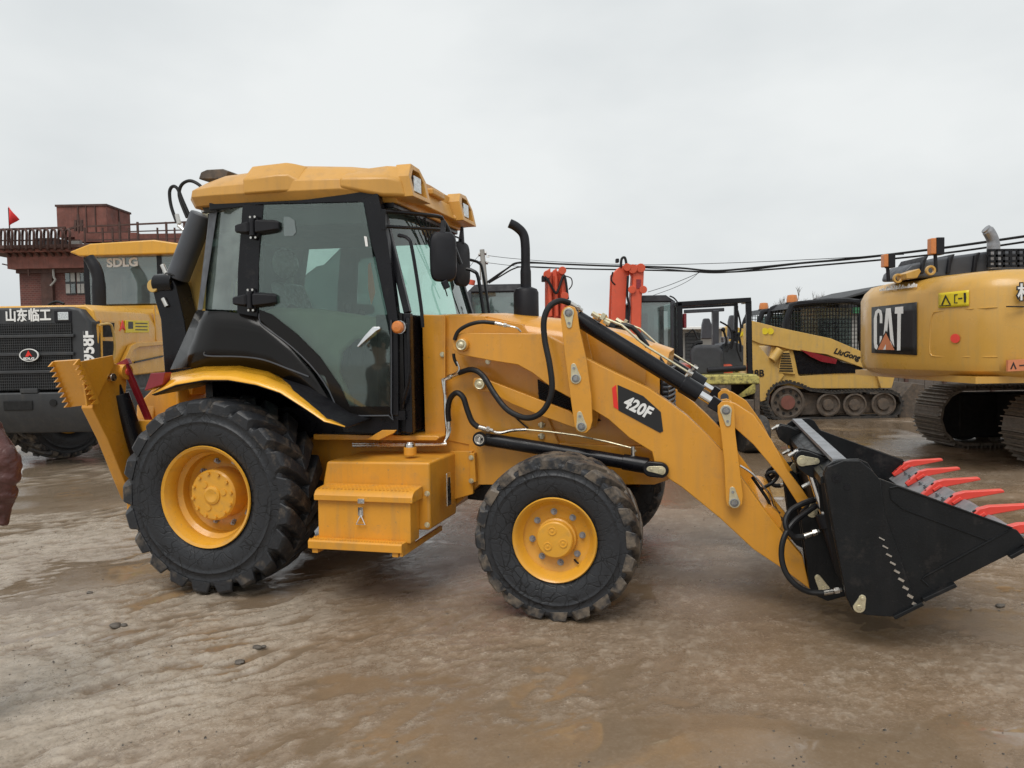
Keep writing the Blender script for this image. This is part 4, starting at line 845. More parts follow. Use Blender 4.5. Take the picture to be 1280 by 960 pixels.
    M().ball((-.06, -.05, 2.30), .075, .15, .12, n=20, m=12).build('headrest', 'seat_plastic', se)
    M().cyl((.3, 0, 1.14), (.3, 0, 1.45), .14, n=16).build('seat_post', 'seat_grey', se)
    sw = M().tube([(.80, 0, 1.3), (.74, 0, 1.75)], .04, n=10, smooth=1).build('steering_column', 'black_plastic', T)
    m = M(); m.lathe([(.19, -.012), (.205, 0), (.19, .012), (.178, 0)], n=32, ax='z', closed=True).beam((-.18, 0, 0), (.18, 0, 0), .03, .015).beam((0, -.18, 0), (0, .18, 0), .03, .015)
    o = m.build('steering_wheel', 'black_plastic', sw, loc=(.72, 0, 1.80)); o.rotation_euler = (0, radians(-25), 0)
    M().prism([(.85, 1.14), (1.15, 1.14), (1.15, 1.80), (1.02, 1.86), (.9, 1.78)], -.28, .28).build('dashboard', 'seat_grey', T, .03, 3)
    M().prism(B.xz([(322, 392), (345, 384), (400, 386), (484, 398), (484, 420), (446, 424), (428, 440), (424, 465), (444, 508), (432, 506), (408, 462), (372, 424), (330, 402)], -.64), -.66, -.60).build('side_console', 'interior_beige', T, .04, 3)
    M().prism([(-.3, 1.14), (.5, 1.14), (.55, 1.62), (.1, 1.78), (-.3, 1.75)], .42, .66).build('side_console', 'seat_grey', T, .04, 3)
    for (x, y, h_) in ((.62, -.36, .42), (.70, -.30, .38), (.45, .38, .3), (.3, -.38, .25)):
        M().tube([(x, y, 1.5), (x+.02, y, 1.5+h_*.6), (x+.0, y, 1.5+h_)], .01, n=6).ball((x, y, 1.5+h_), .028, .028, .035).build('lever', 'black_plastic', T)
    M().prism([(.02, 1.70), (.12, 1.70), (.13, 1.84), (.20, 1.93), (.13, 1.97), (.06, 1.9)], -.34, -.28).build('armrest', 'seat_grey', se, .02)
    M().box(-.42, -.36, -.6, .6, 1.1, 1.86).build('rear_bulkhead', 'black_paint', T)
    M().prism([(-.42, 1.86), (-.40, 1.86), (-.33, 2.64), (-.35, 2.64)], -.58, .58).build('rear_glass', 'cab_glass', T)
    M().prism(B.xz([(376, 352), (384, 342), (396, 333), (405, 331), (428, 308), (438, 297), (476, 296), (486, 402), (378, 402)], .64), .64, .66).build('reflection_pane', 'reflection_tint', T)  # added tinted pane, shaped as the dark reflection in the cab glass
    M().prism(B.xz([(404, 446), (430, 428), (470, 418), (497, 415), (497, 516), (446, 514), (428, 488)], -.25), -.25, .3).build('centre_console', 'seat_grey', T, .03)
    M().prism([(-.35, 2.5), (1.05, 2.48), (1.05, 2.6), (-.35, 2.62)], -.60, .60).build('headliner', 'headliner', T)

def build_bucket(T):
    W_ = 1.2; YB = -1.17; YC = .015
    k = lambda a, b_: tuple(B.xz([(a, b_)], YB)[0])
    side = [k(*p) for p in [(1029, 593), (1032, 584), (1040, 578), (1053, 574.5), (1074, 574), (1085, 579), (1092, 590), (1096, 597), (1150, 617), (1272, 663), (1284, 678), (1262, 693), (1190, 729), (1152, 754), (1116, 771), (1084, 769), (1066, 763), (1058, 748), (1041, 665)]]
    bk = bpy.data.objects.new('bucket', None); COL.objects.link(bk); bk.parent = T
    far = -YB+.03
    for (y0, y1) in ((YB, YB+.03), (far-.03, far)):
        M().prism(side, y0, y1).build('side_plate', 'bucket_black', bk, .005)
    S = dict(side=side)
    bt = side[13]; lip = side[10]; heel = side[15]; hb = side[17]; tb = side[0]; tt = side[3]
    bot = [tb, (tb[0]+.03, tb[1]-.1), side[18], hb, side[16], side[15], side[14], side[12], side[11], lip]
    # shell: back and floor as one bent plate
    rows_o = [[(x, YB+.03, z), (x, far-.03, z)] for x, z in [(tb[0]+.03, tb[1]-.0), (side[18][0]+.02, side[18][1]), (hb[0]+.02, hb[1]+.02), (side[16][0]+.02, side[16][1]+.03), (side[15][0], side[15][1]+.03), (side[14][0], side[14][1]+.03), (side[12][0]-.01, side[12][1]+.03), (lip[0]-.03, lip[1]-.005)]]
    M().grid(rows_o).build('shell', 'bucket_black', bk, solid=.025)
    # upper flat bar across the back, with pale worn top
    M().beam((tt[0]-.01, YB+.03, tt[1]-.01), (tt[0]-.01, far-.03, tt[1]-.01), .07, .02, (0, 0, 1)).build('top_bar', mat('worn_grey', (.22, .23, .245), .5, var=.25, dirt=.2) and 'worn_grey', bk)
    M().prism([(tb[0]-.01, tb[1]-.06), (tt[0]+.02, tt[1]-.05), (tt[0]+.02, tt[1]-.03), (tb[0]-.01, tb[1]-.02)], YB+.03, far-.03).build('back_ledge', 'bucket_black', bk)
    # wear lip with bolts
    dx, dz = lip[0]-side[11][0], lip[1]-side[11][1]
    n_ = Vector((lip[0]-side[13][0], 0, lip[1]-side[13][1])).normalized(); upv = Vector((-n_.z, 0, n_.x))
    L0 = Vector((lip[0], 0, lip[1]))
    a = L0-n_*.19+upv*.02; b_ = L0+n_*.02+upv*.02
    lp = M().loft([[a+Vector((0, YB+.03, 0)), b_+Vector((0, YB+.03, 0)), b_+upv*.004+Vector((0, YB+.03, 0))-n_*.02+upv*.02, a+upv*.022+Vector((0, YB+.03, 0))], [a+Vector((0, far-.03, 0)), b_+Vector((0, far-.03, 0)), b_+upv*.004+Vector((0, far-.03, 0))-n_*.02+upv*.02, a+upv*.022+Vector((0, far-.03, 0))]]).build('cutting_edge', mat('worn_dark', (.2, .2, .205), .5, var=.3, vscale=8, bump=.15) and 'worn_dark', bk, .003)
    nut0 = None; t0 = None
    ys = [YB+.07+i*(far-YB-.14)/5 for i in range(6)]
    for i, y in enumerate(ys):
        o_ = L0+upv*.045
        pts = []
        if t0 is None:
            # tooth: shank lying on the lip, blade bent forward
            e = lambda u_, v_: (n_.x*u_+upv.x*v_, n_.z*u_+upv.z*v_)
            f_ = Vector((cos(radians(9)), 0, sin(radians(9)))); g_ = Vector((-f_.z, 0, f_.x))
            kx = lambda u_, v_: (n_.x*.015+f_.x*u_+g_.x*v_, n_.z*.015+f_.z*u_+g_.z*v_)
            sh = [e(-.15, .0), e(-.15, .025), e(-.02, .048), kx(.0, .036), kx(.21, .022), kx(.215, .004), kx(.02, -.012), e(0, -.01)]
            m = M()
            rings = []
            for (yy, s_) in ((-.026, 1), (.026, 1)): rings.append([(p[0], yy, p[1]) for p in sh])
            m.loft(rings)
            m.beam((n_*-.07)+Vector((0, -.0, 0))+upv*.012, (n_*-.01)+upv*.014, .075, .022, upv)
            t0 = m.build('tooth', 'tooth_red', bk, .006, loc=(o_.x, y, o_.z))
            h0 = M()
            for q in (-.10, -.045):
                c = n_*q+upv*(.047+q*.25)
                h0.cyl(c+Vector((0, 0, 0)), c+upv*.012, .012, n=6)
            h0.build('tooth_bolt', 'void_black', t0)
        else:
            c = copy_tree(t0, bk); c.location = (o_.x, y, o_.z)
        if i < 5:
            for f in (.38, .68):
                yy = y+(far-YB-.14)/5*f
                c_ = L0-n_*(.075)+upv*.043
                if nut0 is None: nut0 = M().cyl((0, 0, 0), upv*.016, .017, n=6).cyl(upv*.016, upv*.026, .009, n=8).build('edge_bolt', 'bare_steel', bk, loc=(c_.x, yy, c_.z))
                else: part(nut0, 'edge_bolt', bk, (c_.x, yy, c_.z))
    # reinforcing on the near and far side plates
    for yo, yn in ((YB, -1), (far, 1)):
        pl = [k(*p) for p in [(1030, 592), (1034, 583), (1054, 575), (1074, 575), (1090, 588), (1100, 600), (1105, 640), (1140, 740), (1145, 757), (1116, 770), (1083, 768), (1066, 762), (1057, 745), (1042, 665)]]
        M().prism(pl, yo+yn*.018, yo+yn*.0).build('cheek_plate', 'bucket_black', bk, .006)
        rb = [k(*p) for p in [(1110, 608), (1118, 606), (1264, 660), (1238, 676), (1153, 720), (1152, 727), (1160, 735), (1270, 682), (1279, 677)]]
        M().tube([(x, yo+yn*.002, z) for x, z in [k(*p) for p in [(1112, 610), (1122, 608), (1265, 660), (1236, 676), (1156, 720), (1152, 724), (1160, 732)]]], .005, n=6, smooth=1).build('weld_bead', 'bucket_black', bk)
        M().tube([(x, yo+yn*.002, z) for x, z in [k(*p) for p in [(1112, 612), (1114, 624), (1128, 636), (1236, 676)]]], .004, n=6, smooth=1).build('weld_bead', 'bucket_black', bk)
        for q0, q1 in (((1116, 770), (1152, 752)), ((1152, 748), (1193, 729)), ((1260, 695), (1284, 682))):
            a, b__ = k(*q0), k(*q1)
            M().beam((a[0], yo+yn*.012, a[1]), (b__[0], yo+yn*.012, b__[1]), .05, .02, (0, 0, 1)).build('wear_bar', 'bucket_black', bk, .004)
        # stitch weld marks
        g = M()
        for i in range(9):
            a = k(1101+i*4.2+(i*i*.12), 672+i*10.2)
            g.beam((a[0]-.012, yo+yn*.02, a[1]+.006), (a[0]+.014, yo+yn*.02, a[1]-.008), .004, .006+.0012*i)
        g.build('stitch_weld', 'steel' if yn < 0 else 'bucket_black', bk)
        a = k(1045, 597); M().cyl((a[0], yo+yn*.018, a[1]), (a[0], yo+yn*.022, a[1]), .024, n=20).cyl((a[0], yo+yn*.022, a[1]), (a[0], yo+yn*.03, a[1]), .009, n=8).build('plug', 'black_paint', bk)
        a = k(1058, 608); M().cyl((a[0], yo+yn*.018, a[1]), (a[0], yo+yn*.022, a[1]), .016, n=20).build('plug', 'black_paint', bk)
        a = k(1073, 757); b__ = k(1077, 746)
        pts = [(a[0]+.03*cos(t_), a[1]+.03*sin(t_)) for t_ in np.linspace(pi*.95, 2*pi*1.02, 10)]+[(b__[0]+.018*cos(t_), b__[1]+.018*sin(t_)) for t_ in np.linspace(0, pi, 6)]
        M().prism(pts, yo+yn*.026, yo+yn*.016).cyl((a[0], yo+yn*.026, a[1]), (a[0], yo+yn*.036, a[1]), .014, n=8).cyl((b__[0], yo+yn*.026, b__[1]), (b__[0], yo+yn*.034, b__[1]), .009, n=8).build('keeper_plate', 'zinc_yellow', bk, .002)
    # ---- coupler brackets, clam cylinders and their hoses, on both arms
    for s in (-1, 1):
        fy = (lambda m: m) if s < 0 else (lambda m: m.mirror_y())
        YE = -.80
        ear = [(993, 572), (996, 566), (1002, 563), (1012, 565), (1040, 576), (1056, 588), (1040, 600), (1034, 612), (1038, 640), (1026, 640), (1022, 600), (1012, 596), (998, 586)]
        fy(M().prism(B.xz(ear, YE), YE, YE+.03).prism(B.xz(ear, YE), YE+.12, YE+.15)).build('bucket_ear', 'bucket_black', bk, .005)
        br = [(1003, 662), (1000, 640), (1012, 628), (1024, 640), (1040, 690), (1056, 735), (1058, 745), (1035, 752), (1020, 745), (1012, 735)]
        fy(M().prism(B.xz(br, -.69), -.69, -.66).prism(B.xz(br, -.69), -.54, -.51)).build('hinge_bracket', 'bucket_black', bk, .006)
        cpx = [(1003, 576, YE, 0), (1015, 640, -.69, 72), (1030, 736, -.69, 118)]
        for (a, b_, y, ang) in cpx:
            c = B(a, b_, y=y); cs, sn = cos(radians(ang)), sin(radians(ang)); tip = (c.x+.075*cs, c.z+.075*sn)
            pts = [(c.x+.032*cos(t_), c.z+.032*sin(t_)) for t_ in np.linspace(radians(ang+60), radians(ang+300), 12)]+[(tip[0]+.018*cos(t_), tip[1]+.018*sin(t_)) for t_ in np.linspace(radians(ang-70), radians(ang+70), 6)]
            kp = fy(M().prism(pts, y-.008, y)).build('keeper_plate', 'zinc_yellow', bk, .002)
            fy(M().cyl((c.x, y-.008, c.z), (c.x, y-.016, c.z), .018, n=8)).build('pin_end', 'zinc_yellow', kp)
            fy(M().cyl((tip[0], y-.008, tip[1]), (tip[0], y-.014, tip[1]), .009, n=6)).build('pin_bolt', 'zinc_yellow', kp)
        a = B(1013, 590, y=-.74); b_ = B(1031, 646, y=-.76)
        d = (b_-a).normalized()
        fy(M().cyl(a, b_, .022, n=16)).build('piston_rod', 'chrome', bk)
        fy(M().cyl(b_-d*.02, b_+d*.06, .05, n=20).cyl(b_+d*.06, b_+d*.33, .038, n=20)).build('clam_cylinder', 'black_plastic', bk, .003)
        e = fy
        def hs(pts, r=.014):
            fy(M().tube([B(a_, b__, y=y) for a_, b__, y in pts], r, n=10, smooth=6)).build('hose', 'black_rubber', bk)
        def ft(p, q, r=.016):
            p = B(*p[:2], y=p[2]); q = B(*q[:2], y=q[2]); d = q-p
            fy(M().cyl(p, p+d*.5, r, n=12).cyl(p+d*.5, p+d*.6, r*.7, n=10).cyl(p+d*.6, p+d*.85, r*1.15, n=6).cyl(p+d*.85, q, r*.7, n=8)).build('hose_fitting', 'steel', bk)
        hs([(1017, 625, -.72), (1005, 629, -.76), (990, 637, -.80), (982, 649, -.84), (984, 662, -.86), (993, 671, -.85), (1005, 671, -.84)], .017)
        ft((1004, 671, -.84), (1024, 664, -.82))
        hs([(1020, 632, -.72), (1006, 642, -.78), (990, 655, -.84), (979, 675, -.88), (977, 697, -.90), (983, 717, -.92), (996, 732, -.93), (1012, 740, -.92), (1030, 741, -.92)], .0165)
        ft((1029, 741, -.92), (1052, 737, -.90))
        ft((986, 570, -.74), (998, 563, -.74), .012); ft((1003, 609, -.72), (1016, 602, -.72), .012); ft((1018, 600, -.74), (1026, 606, -.74), .01); ft((1025, 618, -.74), (1030, 612, -.74), .011); ft((1026, 626, -.74), (1031, 620, -.74), .011)
    hh = [(962, 601, -.35), (958, 594, -.35), (965, 590, -.35), (972, 594, -.35), (966, 603, -.35), (950, 612, -.4)]
    M().tube([B(a, b_, y=y) for a, b_, y in hh], .011, n=8, smooth=5).build('hose', 'black_rubber', bk)

def build_rear(T):
    # ---- stabiliser leg folded up beside the rear wheel (swings in the lateral plane)
    XS = -1.2
    def Y(pts, x=XS): return B.yz(pts, x)
    for s in (-1, 1):
        fy = (lambda m: m) if s < 0 else (lambda m: m.mirror_y())
        leg = fy(M().prism(Y([(108, 510), (118, 470), (133, 452), (150, 460), (152, 478), (150, 500), (163, 560), (172, 600), (182, 640), (158, 624), (148, 600), (128, 550)]), XS-.05, XS+.05, 'x')).build('stabiliser_leg', 'yellow_paint', T, .008)
        # the pad: a channel with serrated edges
        pad = bpy.data.objects.new('stabiliser_pad', None); COL.objects.link(pad); pad.parent = T
        A = [(64, 455), (97, 449), (122, 505), (88, 510)]
        q = [B(a, b_, x=XS-.16) for a, b_ in ((66, 452), (88, 509))]; r_ = [B(a, b_, x=XS+.10) for a, b_ in ((97, 450), (122, 505))]
        c0, c1, c2, c3 = q[0], q[1], r_[1], r_[0]
        nrm = (c1-c0).cross(c3-c0).normalized()
        if nrm.y > 0: nrm = -nrm
        fy(M().loft([[c0, c1, c2, c3], [p-nrm*.02 for p in (c0, c1, c2, c3)]])).build('pad_plate', 'yellow_paint', pad, .003)
        g = M()
        for e0, e1 in ((c0, c1), (c3, c2)):
            n_ = 9
            for i in range(n_):
                p = e0.lerp(e1, i/n_); p2 = e0.lerp(e1, (i+1)/n_); m_ = p.lerp(p2, .5)
                w_ = (c3-c0).normalized()*.008
                g.add([p-w_, p2-w_, m_+nrm*.045-w_, p+w_, p2+w_, m_+nrm*.045+w_], [(0, 1, 2), (5, 4, 3), (0, 2, 5, 3), (1, 4, 5, 2), (0, 3, 4, 1)])
        fy(g).build('grouser_teeth', 'yellow_paint', pad)['kind'] = 'stuff'
        for e in ((97, 450), (122, 505)):
            pass
        for x in (XS-.075, XS+.065):
            fy(M().prism(Y([(100, 452), (140, 444), (142, 455), (120, 500), (108, 508)], x), x-.008, x+.008, 'x')).build('pad_ear', 'yellow_paint', pad, .003)
        for (a, b_, r, mt) in ((123, 472, .03, 'steel'), (142, 465, .06, 'yellow_paint'), (142, 465, .026, 'red_paint')):
            c = B(a, b_, x=XS-.05)
            fy(M().cyl((XS-.085-(.01 if mt != 'yellow_paint' else 0), c.y, c.z), (XS+.08+(.01 if mt != 'yellow_paint' else 0), c.y, c.z), r, n=24)).build('pivot_pin', mt, T, .003)
        # cylinder, with a red guard bar
        a = B(146, 480, x=XS+.02); b_ = B(172, 560, x=XS+.1)
        d = (b_-a).normalized(); b2 = a+d*1.0
        fy(M().cyl(a, a+d*.12, .03, n=16).cyl(a+d*.08, b2, .065, n=24)).build('stabiliser_cylinder', 'black_paint', T, .004)
        a = B(156, 455, x=XS+.06); b_ = B(189, 532, x=XS+.16)
        fy(M().beam(a, b_, .03, .05, (1, 0, 0))).build('safety_bar', 'red_dark', T, .003)
        fy(M().beam(B(149, 458, x=XS), B(162, 451, x=XS+.08), .05, .045, (0, 0, 1)).beam(B(152, 470, x=XS), B(164, 466, x=XS+.08), .03, .03, (0, 0, 1))).build('safety_bracket', 'red_dark', T, .003)
        ft = fy(M().cyl(B(178, 527, x=XS+.1), B(186, 526, x=XS+.1), .013, n=8).cyl(B(180, 536, x=XS+.1), B(188, 534, x=XS+.1), .013, n=8)).build('hose_fitting', 'steel', T)
        fy(M().prism([(-.42, .42), (-.20, .42), (-.20, 1.2), (-.30, 1.2), (-.42, .7)], XS-.08, XS+.08, 'x')).build('stabiliser_bracket', 'yellow_paint', T, .01)
    # ---- backhoe boom folded behind the cab, slightly off centre
    YM = -.05
    bm = [(236, 455), (222, 425), (214, 400), (212, 375), (217, 360), (228, 342), (243, 310), (256, 275), (262, 258), (275, 250), (292, 262), (300, 320), (300, 455)]
    boom = M()
    for y0, y1 in ((-.17, -.14), (.04, .07)): boom.prism(B.xz(bm, -.17), y0, y1)
    boom.prism(B.xz([(240, 452), (228, 425), (222, 400), (224, 375), (240, 345), (262, 290), (270, 290), (285, 300), (285, 452)], -.17), -.14, .04)
    boom.build('boom', 'pale_yellow', T, .006)
    for (a, b_) in ((231, 357), (262, 268)):
        c = B(a, b_, y=-.18); M().cyl((c.x, -.20, c.z), (c.x, .10, c.z), .055, n=24).build('pivot_boss', 'pale_yellow', T, .004)
        M().cyl((c.x, -.215, c.z), (c.x, -.20, c.z), .026, n=16).build('pivot_pin', 'zinc_yellow', T, .003)
    # big bucket/boom cylinder with hoses
    a = B(253, 268, y=-.30); b_ = B(222, 348, y=-.30); d = (b_-a).normalized()
    M().cyl(a, b_, .088, n=28).build('boom_cylinder', 'dark_grey', T, .012)
    M().beam(B(253, 262, y=-.3), B(263, 258, y=-.3), .06, .07).build('cylinder_eye', 'steel', T, .01)
    c = B(208, 358, y=-.30); e = B(216, 356, y=-.30)
    M().cyl((c.x-.05, -.34, c.z+.02), (c.x+.12, -.34, c.z+.02), .075, n=24).build('rod_eye', 'black_paint', T, .006)
    M().prism(B.xz([(195, 352), (203, 348), (222, 350), (226, 358), (236, 400), (246, 468), (212, 468), (207, 400), (199, 372)], -.32), -.38, -.20).build('dipper', 'black_paint', T, .012)
    cc = B(197, 358, y=-.34); M().cyl((cc.x, -.40, cc.z), (cc.x, -.18, cc.z), .05, n=20).build('pivot_boss', 'pale_yellow', T, .004)
    M().cyl(B(203, 331, y=-.34), B(208, 342, y=-.34), .018, n=10).cyl(B(204, 373, y=-.39), B(209, 383, y=-.39), .018, n=10).build('hose_fitting', 'steel', T)
    M().tube([B(208, 342, y=-.34), B(214, 343, y=-.38), B(222, 346, y=-.36)], .014, n=8).build('hose', 'black_rubber', T)
    for pts in ([(221, 278), (214, 258), (212, 240), (216, 233), (222, 236), (228, 250), (236, 268), (241, 278)], [(234, 272), (226, 252), (224, 240), (228, 230), (238, 226), (250, 232), (262, 246)]):
        M().tube([B(a, b_, y=-.28) for a, b_ in pts], .013, n=8, smooth=5).build('hose', 'black_rubber', T)
    M().cyl(B(221, 268, y=-.28), B(224, 280, y=-.28), .017, n=10).cyl(B(223, 282, y=-.28), B(230, 288, y=-.28), .014, n=10).build('hose_fitting', 'steel', T)
    M().prism(B.xz([(254, 226), (257, 217), (264, 214), (284, 213), (292, 216), (288, 226)], -.3), -.36, -.2).build('boom_tip', 'grubby', T, .01)
    M().prism([(-1.35, .5), (-.9, .5), (-.9, 1.3), (-1.0, 1.45), (-1.3, 1.2)], -.3, .25).build('swing_frame', 'yellow_paint', T, .02)
    M().beam((-1.0, -.06, 1.3), (-.85, -.06, 1.95), .2, .25, (1, 0, 0)).build('boom_foot', 'yellow_paint', T, .01)
build_backhoe()
# ---------------------------------------------------------------- the other machines of the yard
def poly(F, pts, y): return F.xz(pts, y)
def track_loop(parent, cx0, cx1, y0, y1, R, pitch, material='track_steel', name='track_shoe', grouser=.03, cz=None, r2=None, span=None):
    """shoes as separate parts sharing one mesh, running round two circles"""
    cz = R if cz is None else cz; r2 = R if r2 is None else r2
    Lx = cx1-cx0; per = 2*Lx+pi*R+pi*r2; n = int(per/pitch); p_ = per/n
    m = M().box(-p_*.47, p_*.47, y0, y1, -.035, 0).box(-p_*.30, -p_*.22, y0, y1, 0, grouser).box(p_*.05, p_*.11, y0, y1, 0, grouser*.8).box(p_*.36, p_*.44, y0, y1, 0, grouser)
    base = None
    for i in range(n):
        s = i*p_
        if s < Lx: pos = (cx0+s, cz+R-(R-r2)*s/Lx); a = 0
        elif s < Lx+pi*r2: t = (s-Lx)/r2; pos = (cx1+r2*sin(t), cz+r2*cos(t)-(R-r2)*0); a = t
        elif s < 2*Lx+pi*r2: t = s-Lx-pi*r2; pos = (cx1-t, cz-r2+(r2-R)*t/Lx); a = pi
        else: t = (s-2*Lx-pi*r2)/R; pos = (cx0-R*sin(t), cz-R*cos(t)); a = pi+t
        if span and not (span[0] < pos[0] < span[1]): continue
        if base is None: base = m.build(name, material, parent, loc=(pos[0], 0, pos[1])); base.rotation_euler = (0, a, 0)
        else: part(base, name, parent, (pos[0], 0, pos[1]), (0, a, 0))

def wheel_loader():
    F = Frame((-7.0, 12.6, 0), 0)
    T = thing('wheel_loader', 'yellow wheel loader with black radiator grille and white lettering, parked behind the backhoe', 'wheel loader', F)
    R0 = -1.6; XS = F(117, 430, y=R0).x          # rear face depth, side plane
    XL = XS-2.0
    z = lambda py, y=R0, px=60: F(px, py, y=y).z
    # hood: yellow shell
    zt = z(381); zb = z(475, px=118)
    prof = [(XS-.03, zb), (XS, zt-.32), (XS-.05, zt-.08), (XS-.16, zt), (XL+.16, zt), (XL+.05, zt-.08), (XL, zt-.32), (XL+.03, zb)]
    M().loft([[(x, R0+.12, q) for x, q in prof], [(x, R0+.5, q+.01) for x, q in prof], [(x+.02*(1 if x > -1 else -1), .9, q+.05) for x, q in prof]]).build('hood', 'sdlg_yellow', T, .03, 3)
    # grille: dark frame with its corner returning along the side
    gp = [(XS-.0, zb-.05), (XS+.0, zt-.25), (XS-.14, zt-.07), (XS-.3, zt-.03), (XL+.3, zt-.03), (XL+.14, zt-.07), (XL, zt-.25), (XL, zb-.05)]
    M().loft([[(x*.99-.004*8, R0, q) for x, q in gp], [(x+.006*(1 if x > -1 else -1), R0+.22, q) for x, q in gp]]).build('grille_frame', 'sdlg_grey', T, .04, 3)
    # recessed mesh panels between the bars
    def zz(py): return z(py)
    for i, (a, b_) in enumerate(((404, 418), (422, 441), (444, 462), (466, 487))):
        x0, x1 = F(-70, a, y=R0).x, F(90, a, y=R0).x
        M().box(x0, x1, R0-.012, R0-.002, zz(b_), zz(a)).build('mesh_panel', 'void_black', T)
        g = M()
        nx, nz = 60, max(3, int((zz(a)-zz(b_))/.035))
        for j in range(nx):
            x = x0+(x1-x0)*(j+.5)/nx; g.box(x-.004, x+.004, R0-.022, R0-.012, zz(b_), zz(a))
        for j in range(nz):
            q = zz(b_)+(zz(a)-zz(b_))*(j+.5)/nz; g.box(x0, x1, R0-.026, R0-.022, q-.004, q+.004)
        g.build('wire_mesh', 'sdlg_grey', T)
    for a in (420, 442.5, 464.5): M().box(F(-75, a, y=R0).x, F(94, a, y=R0).x, R0-.045, R0-.0, zz(a)-.022, zz(a)+.022).build('grille_bar', 'sdlg_grey', T, .008)
    letters('山东临工', .19, plane_mtx(F(35, 395, y=R0-.012), (1, 0, .0), (0, 0, 1)), 'white_paint', T, bold=.006, sx=.86)
    # emblem: white oval with a red wedge
    c = F(37, 444, y=R0-.06)
    em = M().lathe([(.14, -.01), (.135, -.02), (.122, -.02), (.122, -.012), (.0, -.012)], n=36).build('emblem', 'white_paint', T, loc=c); em.scale = (1, 1, .66)
    M().lathe([(.12, -.014), (0, -.014)], n=36).build('emblem_field', 'decal_black', em)
    M().prism([(-.05, -.03), (-.005, .10), (.045, -.03), (.01, .0), (-.01, -.03)], -.022, -.015).build('emblem_wedge', 'decal_red', em)
    letters('SDLG', .065, plane_mtx((0, -.022, -.075), (1, 0, 0), (0, 0, 1)), 'white_paint', em, bold=.003)
    for px in (79, -12):
        q = F(px, 395, y=R0-.0); hl = M().box(q.x-.12, q.x+.12, R0-.02, R0+.0, q.z-.09, q.z+.08).build('lamp_housing', 'black_plastic', T, .02)
        M().box(q.x-.06, q.x+.09, R0-.035, R0-.02, q.z-.06, q.z+.055).build('lens', 'lamp_glass', hl, .01)
    d = F(108, 430, y=R0+.12)
    letters('958F', .26, plane_mtx(F(110.5, 433, y=R0-.005), (0, 0, 1), (-1, .1, 0)), 'white_paint', T, bold=.008, sx=.85)
    # side details
    def S(px, py): return F(px, py, x=XS+.012)
    def side(pts, t=.01, m='sdlg_yellow', n='side_panel', par=T, bev=.004):
        return M().prism([((p := S(a, b_)).y, p.z) for a, b_ in pts], XS+.0, XS+.012+t, 'x').build(n, m, par, bev)
    side([(126, 400), (145, 401), (144, 447), (127, 448)], .004, 'sdlg_yellow', 'vent_surround')
    for a, b_ in ((403, 421), (426, 445)): side([(128, a), (142.5, a+.5), (142, b_), (128.5, b_+.5)], .01, 'void_black', 'vent_opening')
    side([(147, 460), (160, 432), (168, 428), (204, 426), (204, 431), (170, 434), (163, 438), (150, 468)], .05, 'sdlg_yellow', 'side_ridge', bev=.01)
    side([(168, 452), (204, 444), (204, 446), (168, 454)], .006, 'black_paint', 'panel_gap')
    side([(192, 382), (194, 382), (197, 426), (195, 426)], .008, 'sdlg_yellow', 'panel_edge')
    M().tube([S(120, 406)+Vector((.05, 0, 0)), S(130, 405)+Vector((.08, 0, 0)), S(134, 412)+Vector((.08, 0, 0)), S(137, 432)+Vector((.08, 0, 0)), S(138, 447)+Vector((.05, 0, 0))], .018, n=8).build('grab_handle', 'pale_yellow', T)
    side([(150, 414), (153.5, 400), (157, 413), (153.5, 410)], .003, 'decal_red', 'decal')
    lb = side([(157, 400.5), (186, 401), (186, 415.5), (157, 416)], .003, 'decal_yellow', 'warning_label')
    side([(160, 402), (166, 402.2), (166, 411), (160, 411)], .005, 'decal_black', 'pictogram', lb, 0)
    for i in range(3): side([(169, 403.5+i*4), (184, 403.7+i*4), (184, 405+i*4), (169, 404.8+i*4)], .005, 'decal_black', 'print_line', lb, 0)
    # counterweight
    cw = [(-.1, 490), (121, 482), (123, 520), (112, 536), (60, 545), (0, 547)]
    zc0, zc1, zc2 = z(490), z(515), z(547)
    M().loft([[(XL-.25, R0+.15, zc2+.05), (XS-.02, R0+.15, zc2+.05), (XS+.08, R0+1.1, zc2+.15), (XL-.3, R0+1.1, zc2+.15)],
              [(XL-.35, R0-.05, zc1), (XS+.02, R0-.05, zc1), (XS+.15, R0+1.2, zc1), (XL-.4, R0+1.2, zc1)],
              [(XL-.35, R0-.05, zc0), (XS+.02, R0-.05, zc0), (XS+.15, R0+1.2, zc0), (XL-.4, R0+1.2, zc0)]]).build('counterweight', 'sdlg_grey', T, .03, 3)
    for a, b_ in ((21, 44),): M().box(F(a, 505, y=R0).x-.15, F(b_, 505, y=R0).x, R0-.07, R0-.05, z(512), z(500)).build('tow_slot', 'void_black', T, .01)
    q = F(66, 503.5, y=R0-.07); M().cyl(q, q+Vector((0, .03, 0)), .05, n=20).build('socket', 'void_black', T)
    M().box(F(28, 488, y=R0).x, F(50, 488, y=R0).x, R0-.06, R0, z(491), z(485)).build('latch_bar', 'sdlg_grey', T, .01)
    M().box(XL, XS-.1, R0+.5, 2.5, .75, zb+.05).build('chassis', 'sdlg_grey', T, .02)
